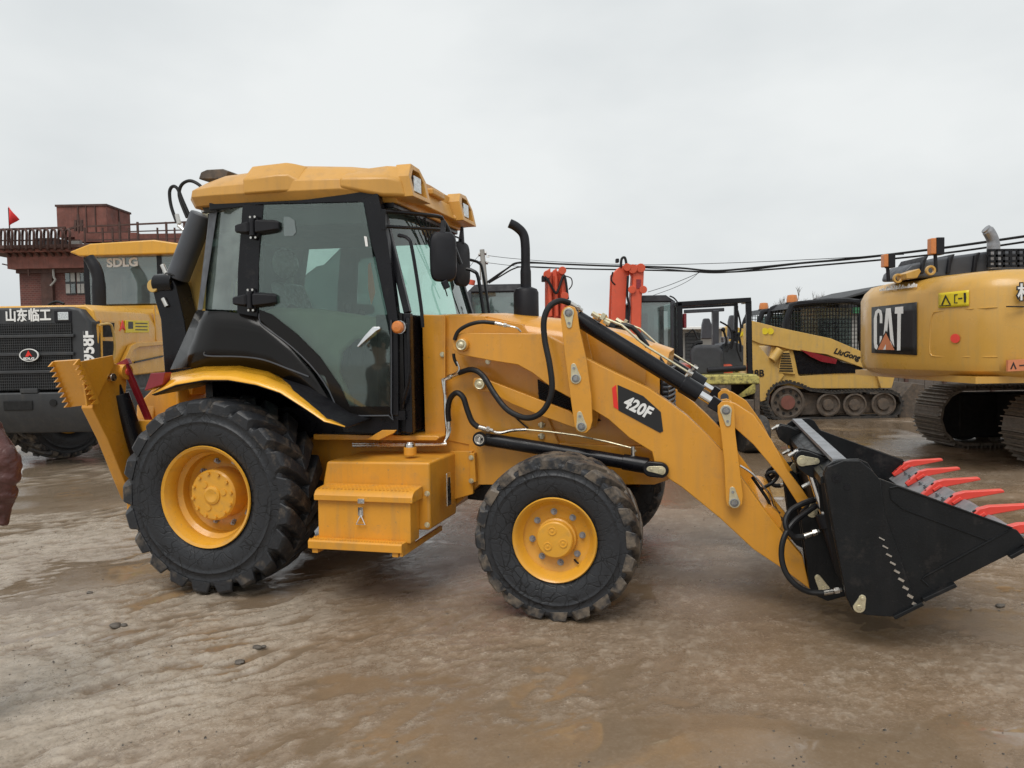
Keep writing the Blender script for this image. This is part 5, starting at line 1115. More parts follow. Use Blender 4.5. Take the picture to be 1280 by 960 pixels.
    # tyres
    for sx in (-1, 1):
        for yy in (-.1, 3.2):
            xc = (XS+XL)/2+(-.28 if sx > 0 else -1.75) if yy < 0 else (XS+XL)/2+sx*1.03
            w_ = bpy.data.objects.new('wheel', None); COL.objects.link(w_); w_.parent = T; w_.location = (xc, yy if yy > 0 else -.35, .76); w_.rotation_euler = (0, 0, (pi/2 if sx > 0 else -pi/2)-(radians(24) if yy < 0 else 0))
            make_tyre(w_, .76, .36, .58, .045, 22, .3, 'tread_muddy', .11)
            M().lathe([(.37, -.26), (.35, -.24), (.33, -.1), (.15, -.08), (.14, -.16), (0, -.16)], n=32).build('rim', 'sdlg_yellow', w_)
    # cab and exhaust
    YC = 1.4
    c0 = F(106, 315, y=YC); c1 = F(222, 381, y=YC)
    M().box(c0.x-.05, c1.x+.35, YC, YC+1.6, c1.z-.3, c1.z+.05).build('cab_base', 'sdlg_yellow', T, .02)
    M().prism([(c0.x-.18, c0.z-.02), (c0.x+.2, c0.z+.12), (c1.x-.3, c0.z+.17), (c1.x+.45, c0.z+.05), (c1.x+.45, c0.z-.08), (c0.x, c0.z-.1)], YC-.2, YC+1.8).build('cab_roof', 'sdlg_yellow', T, .03, 3)
    for x in (c0.x+.02, F(200, 350, y=YC).x, c1.x+.3):
        for yy in (YC+.03, YC+1.5): M().beam((x, yy, c1.z), (x, yy, c0.z-.05), .09, .09).build('cab_post', 'black_paint', T, .01)
    gl = M().box(c0.x+.05, c1.x+.3, YC, YC+.015, c1.z, c0.z-.06).build('rear_glass', 'plain_glass', T)
    M().box(c0.x+.05, c1.x+.3, YC+1.5, YC+1.515, c1.z, c0.z-.06).build('front_glass', 'plain_glass', T)
    M().box(F(133, 350, y=YC).x, F(150, 350, y=YC).x, YC+.5, YC+.65, z(380, YC, 140), z(345, YC, 140)).box(F(155, 350, y=YC).x, F(176, 350, y=YC).x, YC+.6, YC+.8, z(382, YC, 165), z(352, YC, 165)).build('seat', 'seat_grey', T, .05, 3)
    M().box(F(150, 380, y=YC).x, F(200, 380, y=YC).x, YC+1.0, YC+1.3, z(383, YC, 165), z(362, YC, 165)).build('console', 'seat_grey', T, .05, 3)
    letters('SDLG', .21, plane_mtx(F(153, 328.5, y=YC-.012), (1, 0, .02), (0, 0, 1)), 'white_paint', T, bold=.008, sx=1.1)
    ex = [F(124, 384, y=.6), F(123, 350, y=.6), F(119, 335, y=.6), F(111, 322, y=.6)]
    M().tube(ex, [.11, .10, .10, .09], n=16, smooth=4).build('exhaust_pipe', 'black_plastic', T)
    M().lathe([(.0, 0), (.28, 0), (.26, .05), (.1, .07), (0, .07)], c=(F(82, 380, y=.2).x, .2, zt+.0), n=24, ax='z').tube([(F(60, 372, y=.2).x, .2, zt+.12), (F(70, 368, y=.2).x, .2, zt+.17), (F(80, 370, y=.2).x, .2, zt+.13)], .025, n=6).build('air_intake', 'black_plastic', T, .01)
    # front bucket out of sight beyond the cab: arms and bucket
    M().prism([(3.0, 1.2), (4.6, .5), (4.8, .7), (3.2, 1.7)], XL+.5, XL+.7, 'x').prism([(3.0, 1.2), (4.6, .5), (4.8, .7), (3.2, 1.7)], XS-.7, XS-.5, 'x').build('lift_arm', 'sdlg_yellow', T)
    M().loft([[(XL-.5, 4.6, .1), (XL-.5, 5.7, .06), (XL-.5, 5.7, .1), (XL-.5, 4.75, .2), (XL-.5, 4.7, 1.1), (XL-.5, 4.55, 1.1)], [(XS+.5, 4.6, .1), (XS+.5, 5.7, .06), (XS+.5, 5.7, .1), (XS+.5, 4.75, .2), (XS+.5, 4.7, 1.1), (XS+.5, 4.55, 1.1)]]).build('bucket', 'sdlg_grey', T)
wheel_loader()

def small_excavator(F, cab, label, seed):
    T = thing('small_excavator', label, 'excavator', F, group='small red excavators behind the backhoe')
    x0, x1, zt, zg = cab
    # undercarriage
    xm = (x0+x1)/2
    for s in (-1, 1):
        m = M().prism([(xm-1.0+.24*cos(t_), .26+.26*sin(t_)) for t_ in np.linspace(pi/2, 3*pi/2, 10)]+[(xm+1.0+.24*cos(t_), .26+.26*sin(t_)) for t_ in np.linspace(-pi/2, pi/2, 10)], s*.75-.2, s*.75+.2)
        m.build('rubber_track', 'muddy_rubber', T, .02)
    M().box(xm-.6, xm+.6, -.6, .6, .3, .65).build('undercarriage', 'grubby', T, .02)
    M().box(x0-.2, x1+.9, -.75, .75, .65, zg).build('body', 'orange_red', T, .05, 3)
    # cab
    ro = M().loft([[(x0-.02, -.5, zt-.12), (x0-.02, .5, zt-.12), (x1+.06, .5, zt-.12), (x1+.06, -.5, zt-.12)], [(x0+.1, -.45, zt), (x0+.1, .45, zt), (x1-.1, .45, zt-.0), (x1-.1, -.45, zt)]]).build('cab_roof', 'black_plastic', T, .03, 3)
    for x in (x0+.02, x1-.0):
        for y in (-.46, .46): M().beam((x, y, zg), (x, y, zt-.1), .07, .07).build('cab_post', 'dark_grey', T, .01)
    M().box(x0+.03, x1, -.47, -.455, zg+.05, zt-.12).build('side_glass', 'plain_glass', T)
    M().box(x0+.03, x1, .455, .47, zg+.05, zt-.12).build('side_glass', 'plain_glass', T)
    M().box(x0+.03, x1, -.44, .44, zg-.0, zg+.12).build('cab_sill', 'dark_grey', T)
    M().box(x0+.2, x0+.6, -.2, .2, zg+.1, zg+.25).box(x0+.15, x0+.28, -.2, .2, zg+.2, zg+.85).build('seat', 'seat_grey', T, .03)
    return T
def red_machines():
    # excavator behind the hood
    F = Frame((0.2, 11.2, 0), 0)
    a = F(584, 357, y=-.5); b_ = F(660, 354, y=-.5)
    T = small_excavator(F, (a.x, b_.x, b_.z, 1.25), 'small excavator with dark cab seen over the backhoe hood, red boom at its right', 1)
    M().cyl(F(589, 356, y=-.2), F(590, 350, y=-.2), .05, n=12).build('beacon', 'orange_red', T)
    # its boom and dipper folded upright
    y = -.3
    bo = M()
    for dx in (0, 8, 16): bo.prism(poly(F, [(683+dx, 338), (688+dx, 335), (690+dx, 398), (684+dx, 398)], y), y-.0, y+.12)
    bo.build('boom_plate', 'orange_red', T, .01)
    M().prism(poly(F, [(682, 340), (706, 336), (711, 382), (711, 440), (682, 440)], y), y+.1, y+.28).build('boom', 'orange_red', T, .02)
    for (px, r) in ((688, .03), (696, .025), (704, .03)): M().cyl(F(px, 395, y=y-.05), F(px-1, 345, y=y-.05), r, n=12).build('boom_cylinder', 'orange_red', T)
    for p in ((684, 343), (703, 338), (706, 370)): M().cyl(F(p[0], p[1], y=y-.12), F(p[0], p[1], y=y+.3), .055, n=14).build('pivot_boss', 'orange_red', T, .005)
    M().tube([F(681, 345, y=y-.1), F(686, 352, y=y-.12), F(694, 366, y=y-.12), F(698, 362, y=y-.12), F(704, 345, y=y-.1), F(707, 350, y=y-.1), F(710, 374, y=y-.1)], .018, n=6).tube([F(707, 345, y=y), F(714, 348, y=y), F(715, 356, y=y), F(711, 362, y=y)], .008, n=6).build('hose', 'black_rubber', T)
    M().box(F(677, 350, y=y).x, F(682, 346, y=y).x, y-.1, y+.1, F(680, 352, y=y).z, F(680, 345, y=y).z).build('work_lamp', 'black_plastic', T, .01)
    # excavator to its right with taller boom
    F = Frame((2.1, 13.0, 0), 0)
    a = F(800, 378, y=-.5); b_ = F(846, 372, y=-.5)
    T = small_excavator(F, (a.x-.1, b_.x-.06, b_.z+.05, 1.3), 'small excavator with grey glazed cab and tall red boom, left of the open canopy digger', 2)
    M().tube([F(837, 370, y=-.5), F(843, 373, y=-.5), F(850, 382, y=-.5)], .012, n=6).build('cable', 'black_rubber', T)
    y = -1.0
    M().prism(poly(F, [(766, 342), (775, 333), (784, 330), (792, 336), (786, 345), (783, 362), (781, 420), (763, 420)], y), y, y+.04).prism(poly(F, [(766, 342), (775, 333), (784, 330), (792, 336), (786, 345), (783, 362), (781, 420), (763, 420)], y), y+.3, y+.34).build('boom_plate', 'orange_red', T, .01)
    M().prism(poly(F, [(768, 360), (780, 356), (779, 420), (767, 420)], y), y+.04, y+.3).build('boom', 'red_dark', T, .01)
    M().prism(poly(F, [(788, 338), (792, 332), (801, 331), (804, 336), (803, 360), (801, 372), (800, 440), (787, 440), (788, 372), (790, 345)], y), y-.1, y+.18).build('dipper', 'orange_red', T, .02)
    M().prism(poly(F, [(794, 350), (800, 350), (799.5, 361), (794, 361)], y), y-.11, y-.095).build('dipper_slot', 'red_dark', T)
    for p in ((791, 336, .07), (801, 335, .07), (790, 362, .06), (804, 362, .06), (784, 334, .06)): M().cyl(F(p[0], p[1], y=y-.14), F(p[0], p[1], y=y+.36), p[2], n=14).build('pivot_boss', 'orange_red', T, .005)
    M().tube([F(776, 334, y=y), F(777, 324, y=y), F(781, 322, y=y), F(783, 330, y=y)], .02, n=6).tube([F(766, 340, y=y), F(764, 350, y=y), F(769, 356, y=y)], .012, n=6).tube([F(785, 345, y=y-.1), F(784, 370, y=y-.1), F(787, 385, y=y-.1), F(784, 410, y=y-.1)], .018, n=6).build('hose', 'black_rubber', T)
    M().box(F(770, 328, y=y).x, F(774, 324, y=y).x, y, y+.1, F(772, 328, y=y).z, F(772, 323, y=y).z).build('work_lamp', 'black_plastic', T, .01)
red_machines()

def canopy_machine():
    F = Frame((3.3, 12.4, 0), 0)
    T = thing('canopy_digger', 'small dirty open canopy digger with black seat and worn yellow rear edge', 'mini digger', F)
    y = -.6
    P_ = lambda a, b_, yy=y: F(a, b_, y=yy)
    for (pts, w_) in (([(849, 378), (850, 446)], .10), ([(935.5, 376), (937, 468)], .07)):
        M().beam(P_(*pts[0]), P_(*pts[1]), w_, .08).build('canopy_post', 'black_paint', T, .01)
    M().beam(P_(845, 380.5), P_(938, 375), .10, .075).build('canopy_beam', 'black_paint', T, .01)
    for (a, b_, c, d) in ((850, 384, 851, 450), (920, 382, 919, 458)): M().beam(F(a, b_, y=.5), F(c, d, y=.5), .07, .06).build('canopy_post', 'black_paint', T, .01)
    M().beam(F(850, 384, y=.5), F(922, 380, y=.5), .06, .06).build('canopy_beam', 'black_paint', T, .01)
    for px, py in ((847, 380), (936, 376)): M().beam(P_(px, py), F(px*.96+30, py+2, y=.5), .06, .06).build('canopy_beam', 'black_paint', T, .01)
    M().beam(F(855, 389.5, y=.7), F(905, 387, y=.7), .06, .06).beam(F(894, 388, y=.7), F(894, 440, y=.7), .12, .1).build('roll_bar', 'dark_grey', T, .01)
    M().box(F(854, 400, y=.4).x, F(857.5, 400, y=.4).x, .35, .45, F(855, 410, y=.4).z, F(855, 392, y=.4).z).build('tail_lamp', 'red_dark', T, .01)
    # engine cover / seat
    M().loft([[(F(a, 455, y=yy).x, yy, F(a, b_, y=yy).z) for a, b_ in ((864, 470), (862, 440), (868, 431), (896, 431), (904, 438), (905, 470))] for yy in (-.55, .1)]).build('seat', 'seat_grey', T, .06, 3)
    M().tube([F(866, 436, y=-.3), F(870, 429, y=-.3), F(878, 428, y=-.3)], .03, n=6).build('seat_pipe', 'black_rubber', T)
    for (a, b_, c, d) in ((884, 463, 932, 460),): M().cyl(F(a, b_, y=-.8), F(c, d, y=-.8), .045, n=12).build('tool_bar', 'black_plastic', T, .01)
    for (a, c, h_, yy) in ((877, 890, 398, 1.6), (910, 921, 394, 1.7)):
        M().loft([[(F(a, 424, y=yy).x, yy, F(a, 424, y=yy).z), (F(c, 424, y=yy).x, yy, F(a, 424, y=yy).z), (F(c, 424, y=yy).x, yy+.1, F(a, 424, y=yy).z), (F(a, 424, y=yy).x, yy+.1, F(a, 424, y=yy).z)], [(F(a+1, h_+8, y=yy).x, yy, F(a, h_+8, y=yy).z), (F(c, h_+8, y=yy).x, yy, F(a, h_+8, y=yy).z), (F(c, h_+8, y=yy).x, yy+.1, F(a, h_+8, y=yy).z), (F(a+1, h_+8, y=yy).x, yy+.1, F(a, h_+8, y=yy).z)],
                  [(F(a+3, h_, y=yy).x, yy, F(a, h_, y=yy).z), (F(c-3, h_, y=yy).x, yy, F(a, h_, y=yy).z), (F(c-3, h_, y=yy).x, yy+.1, F(a, h_, y=yy).z), (F(a+3, h_, y=yy).x, yy+.1, F(a, h_, y=yy).z)]]).build('seat_back', 'dark_grey', T, .02)
    # dark side frame, levers and hoses crowding the open station
    M().beam(F(845, 384, y=-.1), F(846, 468, y=-.1), .09, .07).build('side_frame', 'black_paint', T, .01)
    for a, b_, c, d in ((908, 432, 904, 412), (914, 436, 917, 414), (926, 440, 923, 418)): M().tube([F(a, b_, y=-.2), F((a+c)/2+1, (b_+d)/2, y=-.2), F(c, d, y=-.2)], .018, n=6).ball(F(c, d, y=-.2), .035).build('lever', 'black_plastic', T)
    for k, pts in enumerate((((900, 402), (912, 410), (915, 424), (908, 440)), ((922, 388), (926, 410), (921, 432), (927, 452)), ((858, 420), (866, 412), (872, 424)))): M().tube([F(a, b_, y=-.35) for a, b_ in pts], .014, n=6).build('hose', 'black_rubber', T)
    M().prism(F.xz([(902, 430), (918, 426), (930, 432), (930, 458), (904, 460)], -.1), -.1, .4).build('control_box', 'dark_grey', T, .03)
    M().cyl(F(906, 428, y=-.15), F(906, 421, y=-.15), .06, n=12).build('lamp', 'bare_steel', T, .01)
    # body with worn yellow rim and a hollow
    y0 = -.9
    rim = poly(F, [(874, 472), (877, 469), (946, 468), (950, 472), (950, 480), (874, 481)], y0)
    M().prism(rim, y0, .6).build('bumper', 'worn_yellow', T, .03, 3)
    zr = F(910, 480, y=y0).z; zl = F(910, 530, y=y0).z
    xa, xb = F(868, 500, y=y0).x, F(951, 500, y=y0).x; xc, xd = F(915, 500, y=y0).x, F(944, 500, y=y0).x; zh = F(910, 500, y=y0).z
    M().box(xa, xc, y0+.02, .6, .45, zr).box(xd, xb, y0+.02, .6, .45, zr).box(xc, xd, y0+.02, .6, .45, zh).box(xc, xd, y0+.5, .6, zh, zr).build('body', 'grubby', T, .02)
    M().loft([[(xc, y0+.01, zh+.0), (xd, y0+.01, zh+.16), (xd, y0+.01, zr-.0), (xd-.02, y0+.01, zr)], [(xc, y0+.03, zh-.02), (xd+.02, y0+.03, zh+.1), (xd+.02, y0+.03, zr), (xd, y0+.03, zr)]]).build('hollow_rim', 'worn_yellow', T)
    for s in (-1, 1):
        xx = (xa+xb)/2+s*.38
        M().prism([(q*.9+.0+.28*cos(t_)*q, .27+.27*sin(t_)) for q, ts in ((-1, np.linspace(-pi/2, pi/2, 10)[::1]), (1, np.linspace(-pi/2, pi/2, 10))) for t_ in (ts if q > 0 else ts[::-1])], xx-.18, xx+.18, 'x').build('rubber_track', 'muddy_rubber', T, .02)
    M().box(xa+.1, xb-.1, -.5, .5, .3, .5).build('undercarriage', 'grubby', T)
canopy_machine()

def track_loaders():
    F = Frame((6.0, 16.4, 0), 0)
    T = thing('track_loader', 'yellow compact track loader with black cab and dark lettering on its sloping lift arm', 'track loader', F, group='compact track loaders side by side')
    pg = lambda pts, y0, y1, nm, mt, par=T, bv=.01: M().prism(poly(F, pts, 0), y0, y1).build(nm, mt, par, bv)
    pg([(940, 402), (972, 432), (947, 431), (980, 469), (957, 500), (951, 502), (940, 480), (934, 460), (934, 405)], -.02, .28, 'tower', 'pale_yellow')
    pg([(939, 401), (970, 409), (1037, 423), (1082, 442), (1092, 458), (1112, 464), (1117, 470), (1113, 485), (1100, 485), (1093, 464), (1078, 460), (1032, 443), (987, 437), (972, 433), (950, 430), (938, 425)], -.06, .16, 'lift_arm', 'pale_yellow')
    pg([(965, 432), (992, 437), (1000, 470), (1078, 463), (1097, 466), (1100, 486), (1003, 486), (968, 480), (957, 470)], .02, 1.9, 'body', 'pale_yellow', bv=.02)
    pg([(992, 437), (1078, 459), (1080, 466), (998, 468)], -.0, .05, 'side_cover', 'black_paint')
    pg([(999, 437), (1020, 442), (1045, 449), (1043, 455), (1025, 452), (1012, 446)], -.07, -.055, 'decal_stripe', 'red_dark', bv=0)
    pg([(976, 441), (986, 438), (994, 468), (972, 466)], -.03, .06, 'vent_surround', 'pale_yellow')
    for i in range(8):
        yy = 441+i*3.1; pg([(977-i*.5, yy), (986+i*.6, yy+.2), (986.5+i*.6, yy+1.7), (976.5-i*.5, yy+1.5)], -.045, -.02, 'vent_slot', 'void_black', bv=0)
    M().cyl(F(965, 450, y=-.05), F(975, 437, y=-.05), .09, n=14).build('lift_cylinder', 'pale_yellow', T, .01)
    # cab
    zt = F(1000, 380, y=.3).z; zb = F(1000, 440, y=.3).z; xa = F(985, 400, y=.3).x; xb = F(1072, 400, y=.3).x
    for yy in (.3, 1.55):
        M().tube([(xa-.02, yy, zb), (xa-.04, yy, zt-.45), (xa+.05, yy, zt-.12), (xa+.25, yy, zt), (xb, yy, zt+.02), (xb+.06, yy, zt-.5), (xb+.12, yy, zb-.35)], .065, n=8, smooth=4).build('cab_frame', 'black_paint', T)
        g = M()
        for i in range(22):
            x = xa+.08+(xb-xa-.08)*i/21; g.beam((x, yy, zb-.3*(i/21)), (x, yy, zt-.02), .014, .014)
        for i in range(12):
            q = zb+(zt-zb)*i/12; g.beam((xa, yy, q), (xb+.05, yy, q), .014, .014)
        g.build('cab_mesh', 'black_paint', T)
    M().prism([(xa+.15, zt-.01), (xb+.2, zt+.02), (xb+.28, zt+.02), (xb+.28, zt+.07), (xa+.2, zt+.06), (xa, zt-.1)], .24, 1.6).build('cab_roof', 'black_plastic', T, .02)
    M().box(xa+.3, xb-.1, .35, .36, zb-.2, zt-.1).build('side_glass', 'plain_glass', T); M().box(xa+.3, xb-.1, 1.45, 1.46, zb-.2, zt-.1).build('side_glass', 'plain_glass', T)
    M().box(xa+.2, xa+.8, .6, 1.2, zb-.4, zb+.1).box(xa+.15, xa+.3, .65, 1.15, zb, zb+.7).build('seat', 'seat_grey', T, .04)
    for p in ((958+36, 376), (1033, 374), (1019, 376)):
        pass
    be = M().cyl(F(990, 381, y=.9), F(990, 378, y=.9), .14, n=16).build('beacon_base', 'black_plastic', T); M().lathe([(.12, 0), (.12, .08), (.1, .16), (0, .18)], c=F(990, 378, y=.9), n=16, ax='z').build('beacon', 'amber', T)
    for a in (1018, 1033): M().lathe([(.04, -.012), (.055, 0), (.04, .012), (.028, 0)], c=F(a, 376.5, y=.9), n=12, closed=True).build('lifting_eye', 'black_paint', T)
    # tracks
    def ring(pts, y0, y1, nm, mt): return pg(pts, y0, y1, nm, mt)
    outer = [(957, 505), (959, 490), (968, 480), (985, 476), (1000, 480), (1012, 486), (1040, 489.5), (1080, 487), (1112, 488), (1124, 494), (1128, 504), (1125, 515), (1117, 522), (1040, 524), (978, 526), (966, 522)]
    for yo in (0., 1.5):
        cen = Vector(F(1040, 505, y=0)); pp = [Vector((x, 0, z)) for x, z in poly(F, outer, 0)]
        m = M(); inn = []
        for i, p in enumerate(pp):
            t = (pp[(i+1) % len(pp)]-pp[i-1]).normalized(); nrm = Vector((-t.z, 0, t.x)); nrm = nrm if (cen-p).dot(nrm) > 0 else -nrm; inn.append(p+nrm*.05)
        n_ = len(pp)
        a_ = [p+Vector((0, yo-.05, 0)) for p in pp]; b_ = [p+Vector((0, yo+.38, 0)) for p in pp]; c_ = [p+Vector((0, yo+.38, 0)) for p in inn]; d_ = [p+Vector((0, yo-.05, 0)) for p in inn]
        m.loft([[a_[i], b_[i], c_[i], d_[i]] for i in list(range(n_))+[0]], cap=False)
        # lugs
        for i in range(n_):
            p, q = pp[i], pp[(i+1) % n_]; k_ = max(1, int((q-p).length/.07))
            for j in range(k_):
                c = p.lerp(q, (j+.5)/k_); t = (q-p).normalized(); nr = Vector((-t.z, 0, t.x)); nr = -nr if (cen-c).dot(nr) > 0 else nr
                m.beam(c+nr*.012+Vector((0, yo-.06, 0)), c+nr*.012+Vector((0, yo+.39, 0)), .035, .03, nr)
        m.build('rubber_track', 'muddy_rubber', T)
        for (px, py, r) in ((984, 503, .36), (1035, 506, .25), (1068, 506, .25), (1104, 505, .26)):
            c = F(px, py, y=0); c.y = yo
            wh = M().lathe([(r*.98, .02), (r, -.03), (r*.86, -.04), (r*.82, .0), (r*.5, .02), (r*.45, -.03), (0, -.03)], c=c, n=32).build('road_wheel' if r < .3 else 'sprocket', 'grubby', T)
            if r > .3:
                g = M(); [g.cyl(c+Vector((r*.68*cos(a), -.01, r*.68*sin(a))), c+Vector((r*.68*cos(a), .02, r*.68*sin(a))), .03, n=8) for a in np.linspace(0, 2*pi, 10, endpoint=False)]
                g.build('holes', 'void_black', wh)['kind'] = 'stuff'
                M().cyl(c+Vector((0, -.05, 0)), c+Vector((0, .02, 0)), r*.42, n=20).build('hub', 'rusty_red', wh)
        pg([(975, 490), (1115, 494), (1110, 516), (985, 520)], yo+.12, yo+.3, 'track_frame', 'grubby')
    a = F(1041, 438, y=-.065); b_ = F(1076, 448, y=-.065)
    letters('LiuGong', .165, plane_mtx((a+b_)/2, b_-a, (0, 0, 1)), 'decal_black', T, bold=.006, shear=.25, sx=1.0)
    letters('38B', .2, plane_mtx(F(946, 467, y=-.03), (1, 0, 0), (0, 0, 1)), 'decal_black', T, bold=.006)
    for a in (956, 963): M().cyl(F(a, 414, y=-.075), F(a, 414, y=-.062), .07, n=12).build('decal', 'decal_yellow', T)
    M().prism(poly(F, [(1115, 500), (1135, 478), (1150, 480), (1150, 520), (1118, 522)], .3), .1, 1.8).build('bucket', 'grubby', T, .02)
    # the same kind of machine behind it
    T2 = copy_tree(T)
    T2.location = (6.0+.38, 16.4+3.1, 0); T2['label'] = 'second track loader, mostly hidden behind the nearer one, its cab corner and beacon showing'
    for c in list(T2.children):
        if c.name.startswith('lettering'): pass
track_loaders()

def big_excavator():
    F = Frame((8.0, 10.9, 0), 0)
    T = thing('crawler_excavator', 'large yellow crawler excavator with CAT lettering on its rounded rear, at the right edge', 'excavator', F)
    O = F.O
    plan = [(7.5, 12.3), (6.2, 12.25), (5.45, 11.9), (5.12, 11.35), (5.04, 10.9), (5.07, 10.4), (5.19, 9.9), (5.33, 9.35), (5.45, 9.1), (5.62, 8.93), (5.9, 8.86), (6.2, 8.84), (7.0, 8.82)]
    pl = [Vector((x-O.x, y-O.y, 0)) for x, y in plan]
    cen = Vector((-.6, -.3, 0))
    rings = []
    for z_, ins in ((1.14, .32), (1.17, .14), (1.24, .03), (1.34, .0), (1.8, .0), (2.2, .0), (2.30, .05), (2.39, .14), (2.43, .3), (2.45, .6)):
        ring = []
        for p in pl:
            d = (cen-p); d.z = 0; d.normalize(); ring.append(Vector((p.x, p.y, z_))+d*ins*(1 if True else 0))
        rings.append(ring)
    # split the shell at the seam into counterweight and door side
    k = 10
    cwr = [r[:k+1]+[Vector((r[k].x, r[0].y, r[0].z))] for r in rings]
    M().loft(cwr).build('counterweight', 'cat_yellow', T, .01, sharp=55)
    s0 = Vector((.012, 0, 0))
    dr = [[r[k]+s0, r[k+1], r[k+2], Vector((r[k+2].x, r[0].y, r[0].z)), Vector((r[k].x+.012, r[0].y, r[0].z))] for r in rings]
    M().loft(dr).build('side_door', 'cat_yellow', T, .01, sharp=55)
    M().box(-2.3, 2.0, -1.6, 1.2, 1.2, 2.3).build('deck', 'cat_yellow', T)
    M().box(-2.6, 2.2, -1.9, 1.25, 1.1, 1.18).build('deck_plate', 'cat_yellow', T)
    # point on the shell by photograph pixel: intersect the view ray with the plan curve
    def onshell(px, py, out=.01):
        d = _fw + _rt*(px-640)/FPX - _up*(py-480)/FPX
        best = None
        for i in range(3, len(plan)-1):
            x0, y0 = plan[i]; x1, y1 = plan[i+1]
            den = d.x*(y1-y0)-d.y*(x1-x0)
            if abs(den) < 1e-9: continue
            t = (x0*(y1-y0)-y0*(x1-x0))/den
            q = (d.x*t-x0, d.y*t-y0); L2 = (x1-x0)**2+(y1-y0)**2; u_ = (q[0]*(x1-x0)+q[1]*(y1-y0))/L2
            if -.001 <= u_ <= 1.001 and (best is None or t < best[0]): best = (t, i)
        t, i = best; x0, y0 = plan[i]; x1, y1 = plan[i+1]
        n_ = Vector((y1-y0, -(x1-x0), 0)).normalized()
        if n_.y > 0 and abs(n_.y) > abs(n_.x): n_ = -n_
        if n_.x > 0: n_ = -n_
        return CAM+d*t-O+n_*out
    def sheet(pts_grid, nm, mt, par, out=.008):
        rows = [[onshell(a, b_, out) for a, b_ in r] for r in pts_grid]
        return M().grid(rows).build(nm, mt, par, solid=.003)
    def quad(x0, x1, t0, t1, b0, b1, n=8, m_=6):
        return [[(x0+(x1-x0)*i/n, (t0+(t1-t0)*i/n)*(1-j/m_)+(b0+(b1-b0)*i/n)*j/m_) for i in range(n+1)] for j in range(m_+1)]
    lp = sheet(quad(1090.5, 1147, 384, 377.5, 441, 444), 'logo_panel', 'decal_black', T, .012)
    # C A T letters laid on the shell, with the orange triangle
    def strokes(polys, mt, nm, out):
        g = M()
        for pts in polys:
            vs = [onshell(a, b_, out) for a, b_ in pts]; vs2 = [onshell(a, b_, out+.004) for a, b_ in pts]; n_ = len(vs)
            g.add(vs+vs2, [tuple(range(n_))[::-1], tuple(range(n_, 2*n_))]+[(i, (i+1) % n_, (i+1) % n_+n_, i+n_) for i in range(n_)])
        return g.build(nm, mt, lp)
    strokes([[(1101.5, 404), (1101.5, 395), (1100.5, 391), (1098.8, 391), (1097.6, 396), (1097.6, 430), (1098.8, 433), (1100.4, 433), (1101.3, 428), (1101.4, 420), (1104, 420), (1104, 430), (1102, 437), (1098.5, 438), (1095, 435), (1094, 428), (1094, 398), (1096, 389), (1099.5, 386), (1103, 388), (1104.4, 394), (1104.4, 404)]], 'white_paint', 'lettering', .016)
    strokes([[(1104.5, 437), (1109.2, 385.5), (1114.8, 385), (1119.5, 437.5), (1115.6, 437.5), (1112, 396), (1108.6, 437)], [(1120.5, 384), (1130.5, 383), (1130.5, 392), (1127.6, 392), (1126.8, 438), (1122.8, 438), (1123.4, 392), (1120, 392)]], 'white_paint', 'lettering', .016)
    strokes([[(1097.5, 437.8), (1109.5, 413), (1122, 438.5)]], 'decal_black', 'triangle_edge', .020)
    strokes([[(1099.5, 437), (1109.5, 416.5), (1120, 437.5)]], 'flag_orange', 'triangle', .024)
    wl = sheet(quad(1174, 1212, 366.5, 362.5, 385, 382.5), 'warning_label', 'decal_yellow', T, .012)
    strokes([[(1178, 381), (1183.5, 368.5), (1190, 380.6), (1188.5, 380.7), (1183.5, 371.5), (1180, 380.9)], [(1176, 381.8), (1190, 381), (1190, 382), (1176, 382.8)], [(1194, 368), (1198, 367.7), (1198, 368.7), (1195, 369), (1195, 378), (1198, 377.9), (1198, 378.9), (1194, 379)], [(1199, 372.5), (1204, 372), (1204, 373.4), (1199, 373.9)], [(1206, 366), (1208.5, 366), (1209, 372), (1208.5, 378), (1206.5, 378), (1206, 371)]], 'decal_black', 'pictogram', .017)
    strokes([[(1195+5.8*cos(t_), 423+5.8*sin(t_)) for t_ in np.linspace(0, 2*pi, 20, endpoint=False)]], 'tooth_red', 'red_dot', .012)
    # pressed ridge lines round the rear panel
    def line(pts, r=.008):
        M().tube([onshell(a, b_, .0) for a, b_ in pts], r, n=6, smooth=2).build('pressed_ridge', 'cat_yellow', T)
    line([(1247, 384), (1215, 386), (1172, 389.5), (1167, 392), (1164, 400), (1162, 436), (1164, 443), (1170, 445.5), (1210, 446), (1247, 446)])
    M().prism([((p := onshell(a, b_, .006)).x, p.z) for a, b_ in ((1252, 383), (1279, 383), (1279, 384.5), (1252, 384.5))], -2.085, -2.06).build('panel_gap', 'black_paint', T)
    M().box(-2.32, -1.6, -2.062, -2.052, 1.315, 1.325).build('panel_gap', 'void_black', T)
    w2 = M().prism([((p := onshell(a, b_, .006)).x, p.z) for a, b_ in ((1253, 450), (1278, 449), (1278, 463), (1253, 464))], -2.085, -2.05).build('warning_label', 'flag_orange', T)
    M().prism([((p := onshell(a, b_, .006)).x, p.z) for a, b_ in ((1256, 461), (1260.5, 452), (1265, 461), (1263, 461), (1260.5, 455.5), (1258, 461))], -2.09, -2.05).prism([((p := onshell(a, b_, .006)).x, p.z) for a, b_ in ((1269, 456), (1277, 455.6), (1277, 457), (1269, 457.4))], -2.09, -2.05).build('pictogram', 'decal_black', w2)
    c = onshell(1276.5, 367, .03); c.y = -2.09
    letters('松', .20, plane_mtx(c+Vector((.02, 0, 0)), (1, 0, 0), (0, 0, 1)), 'white_paint', T, bold=.004)
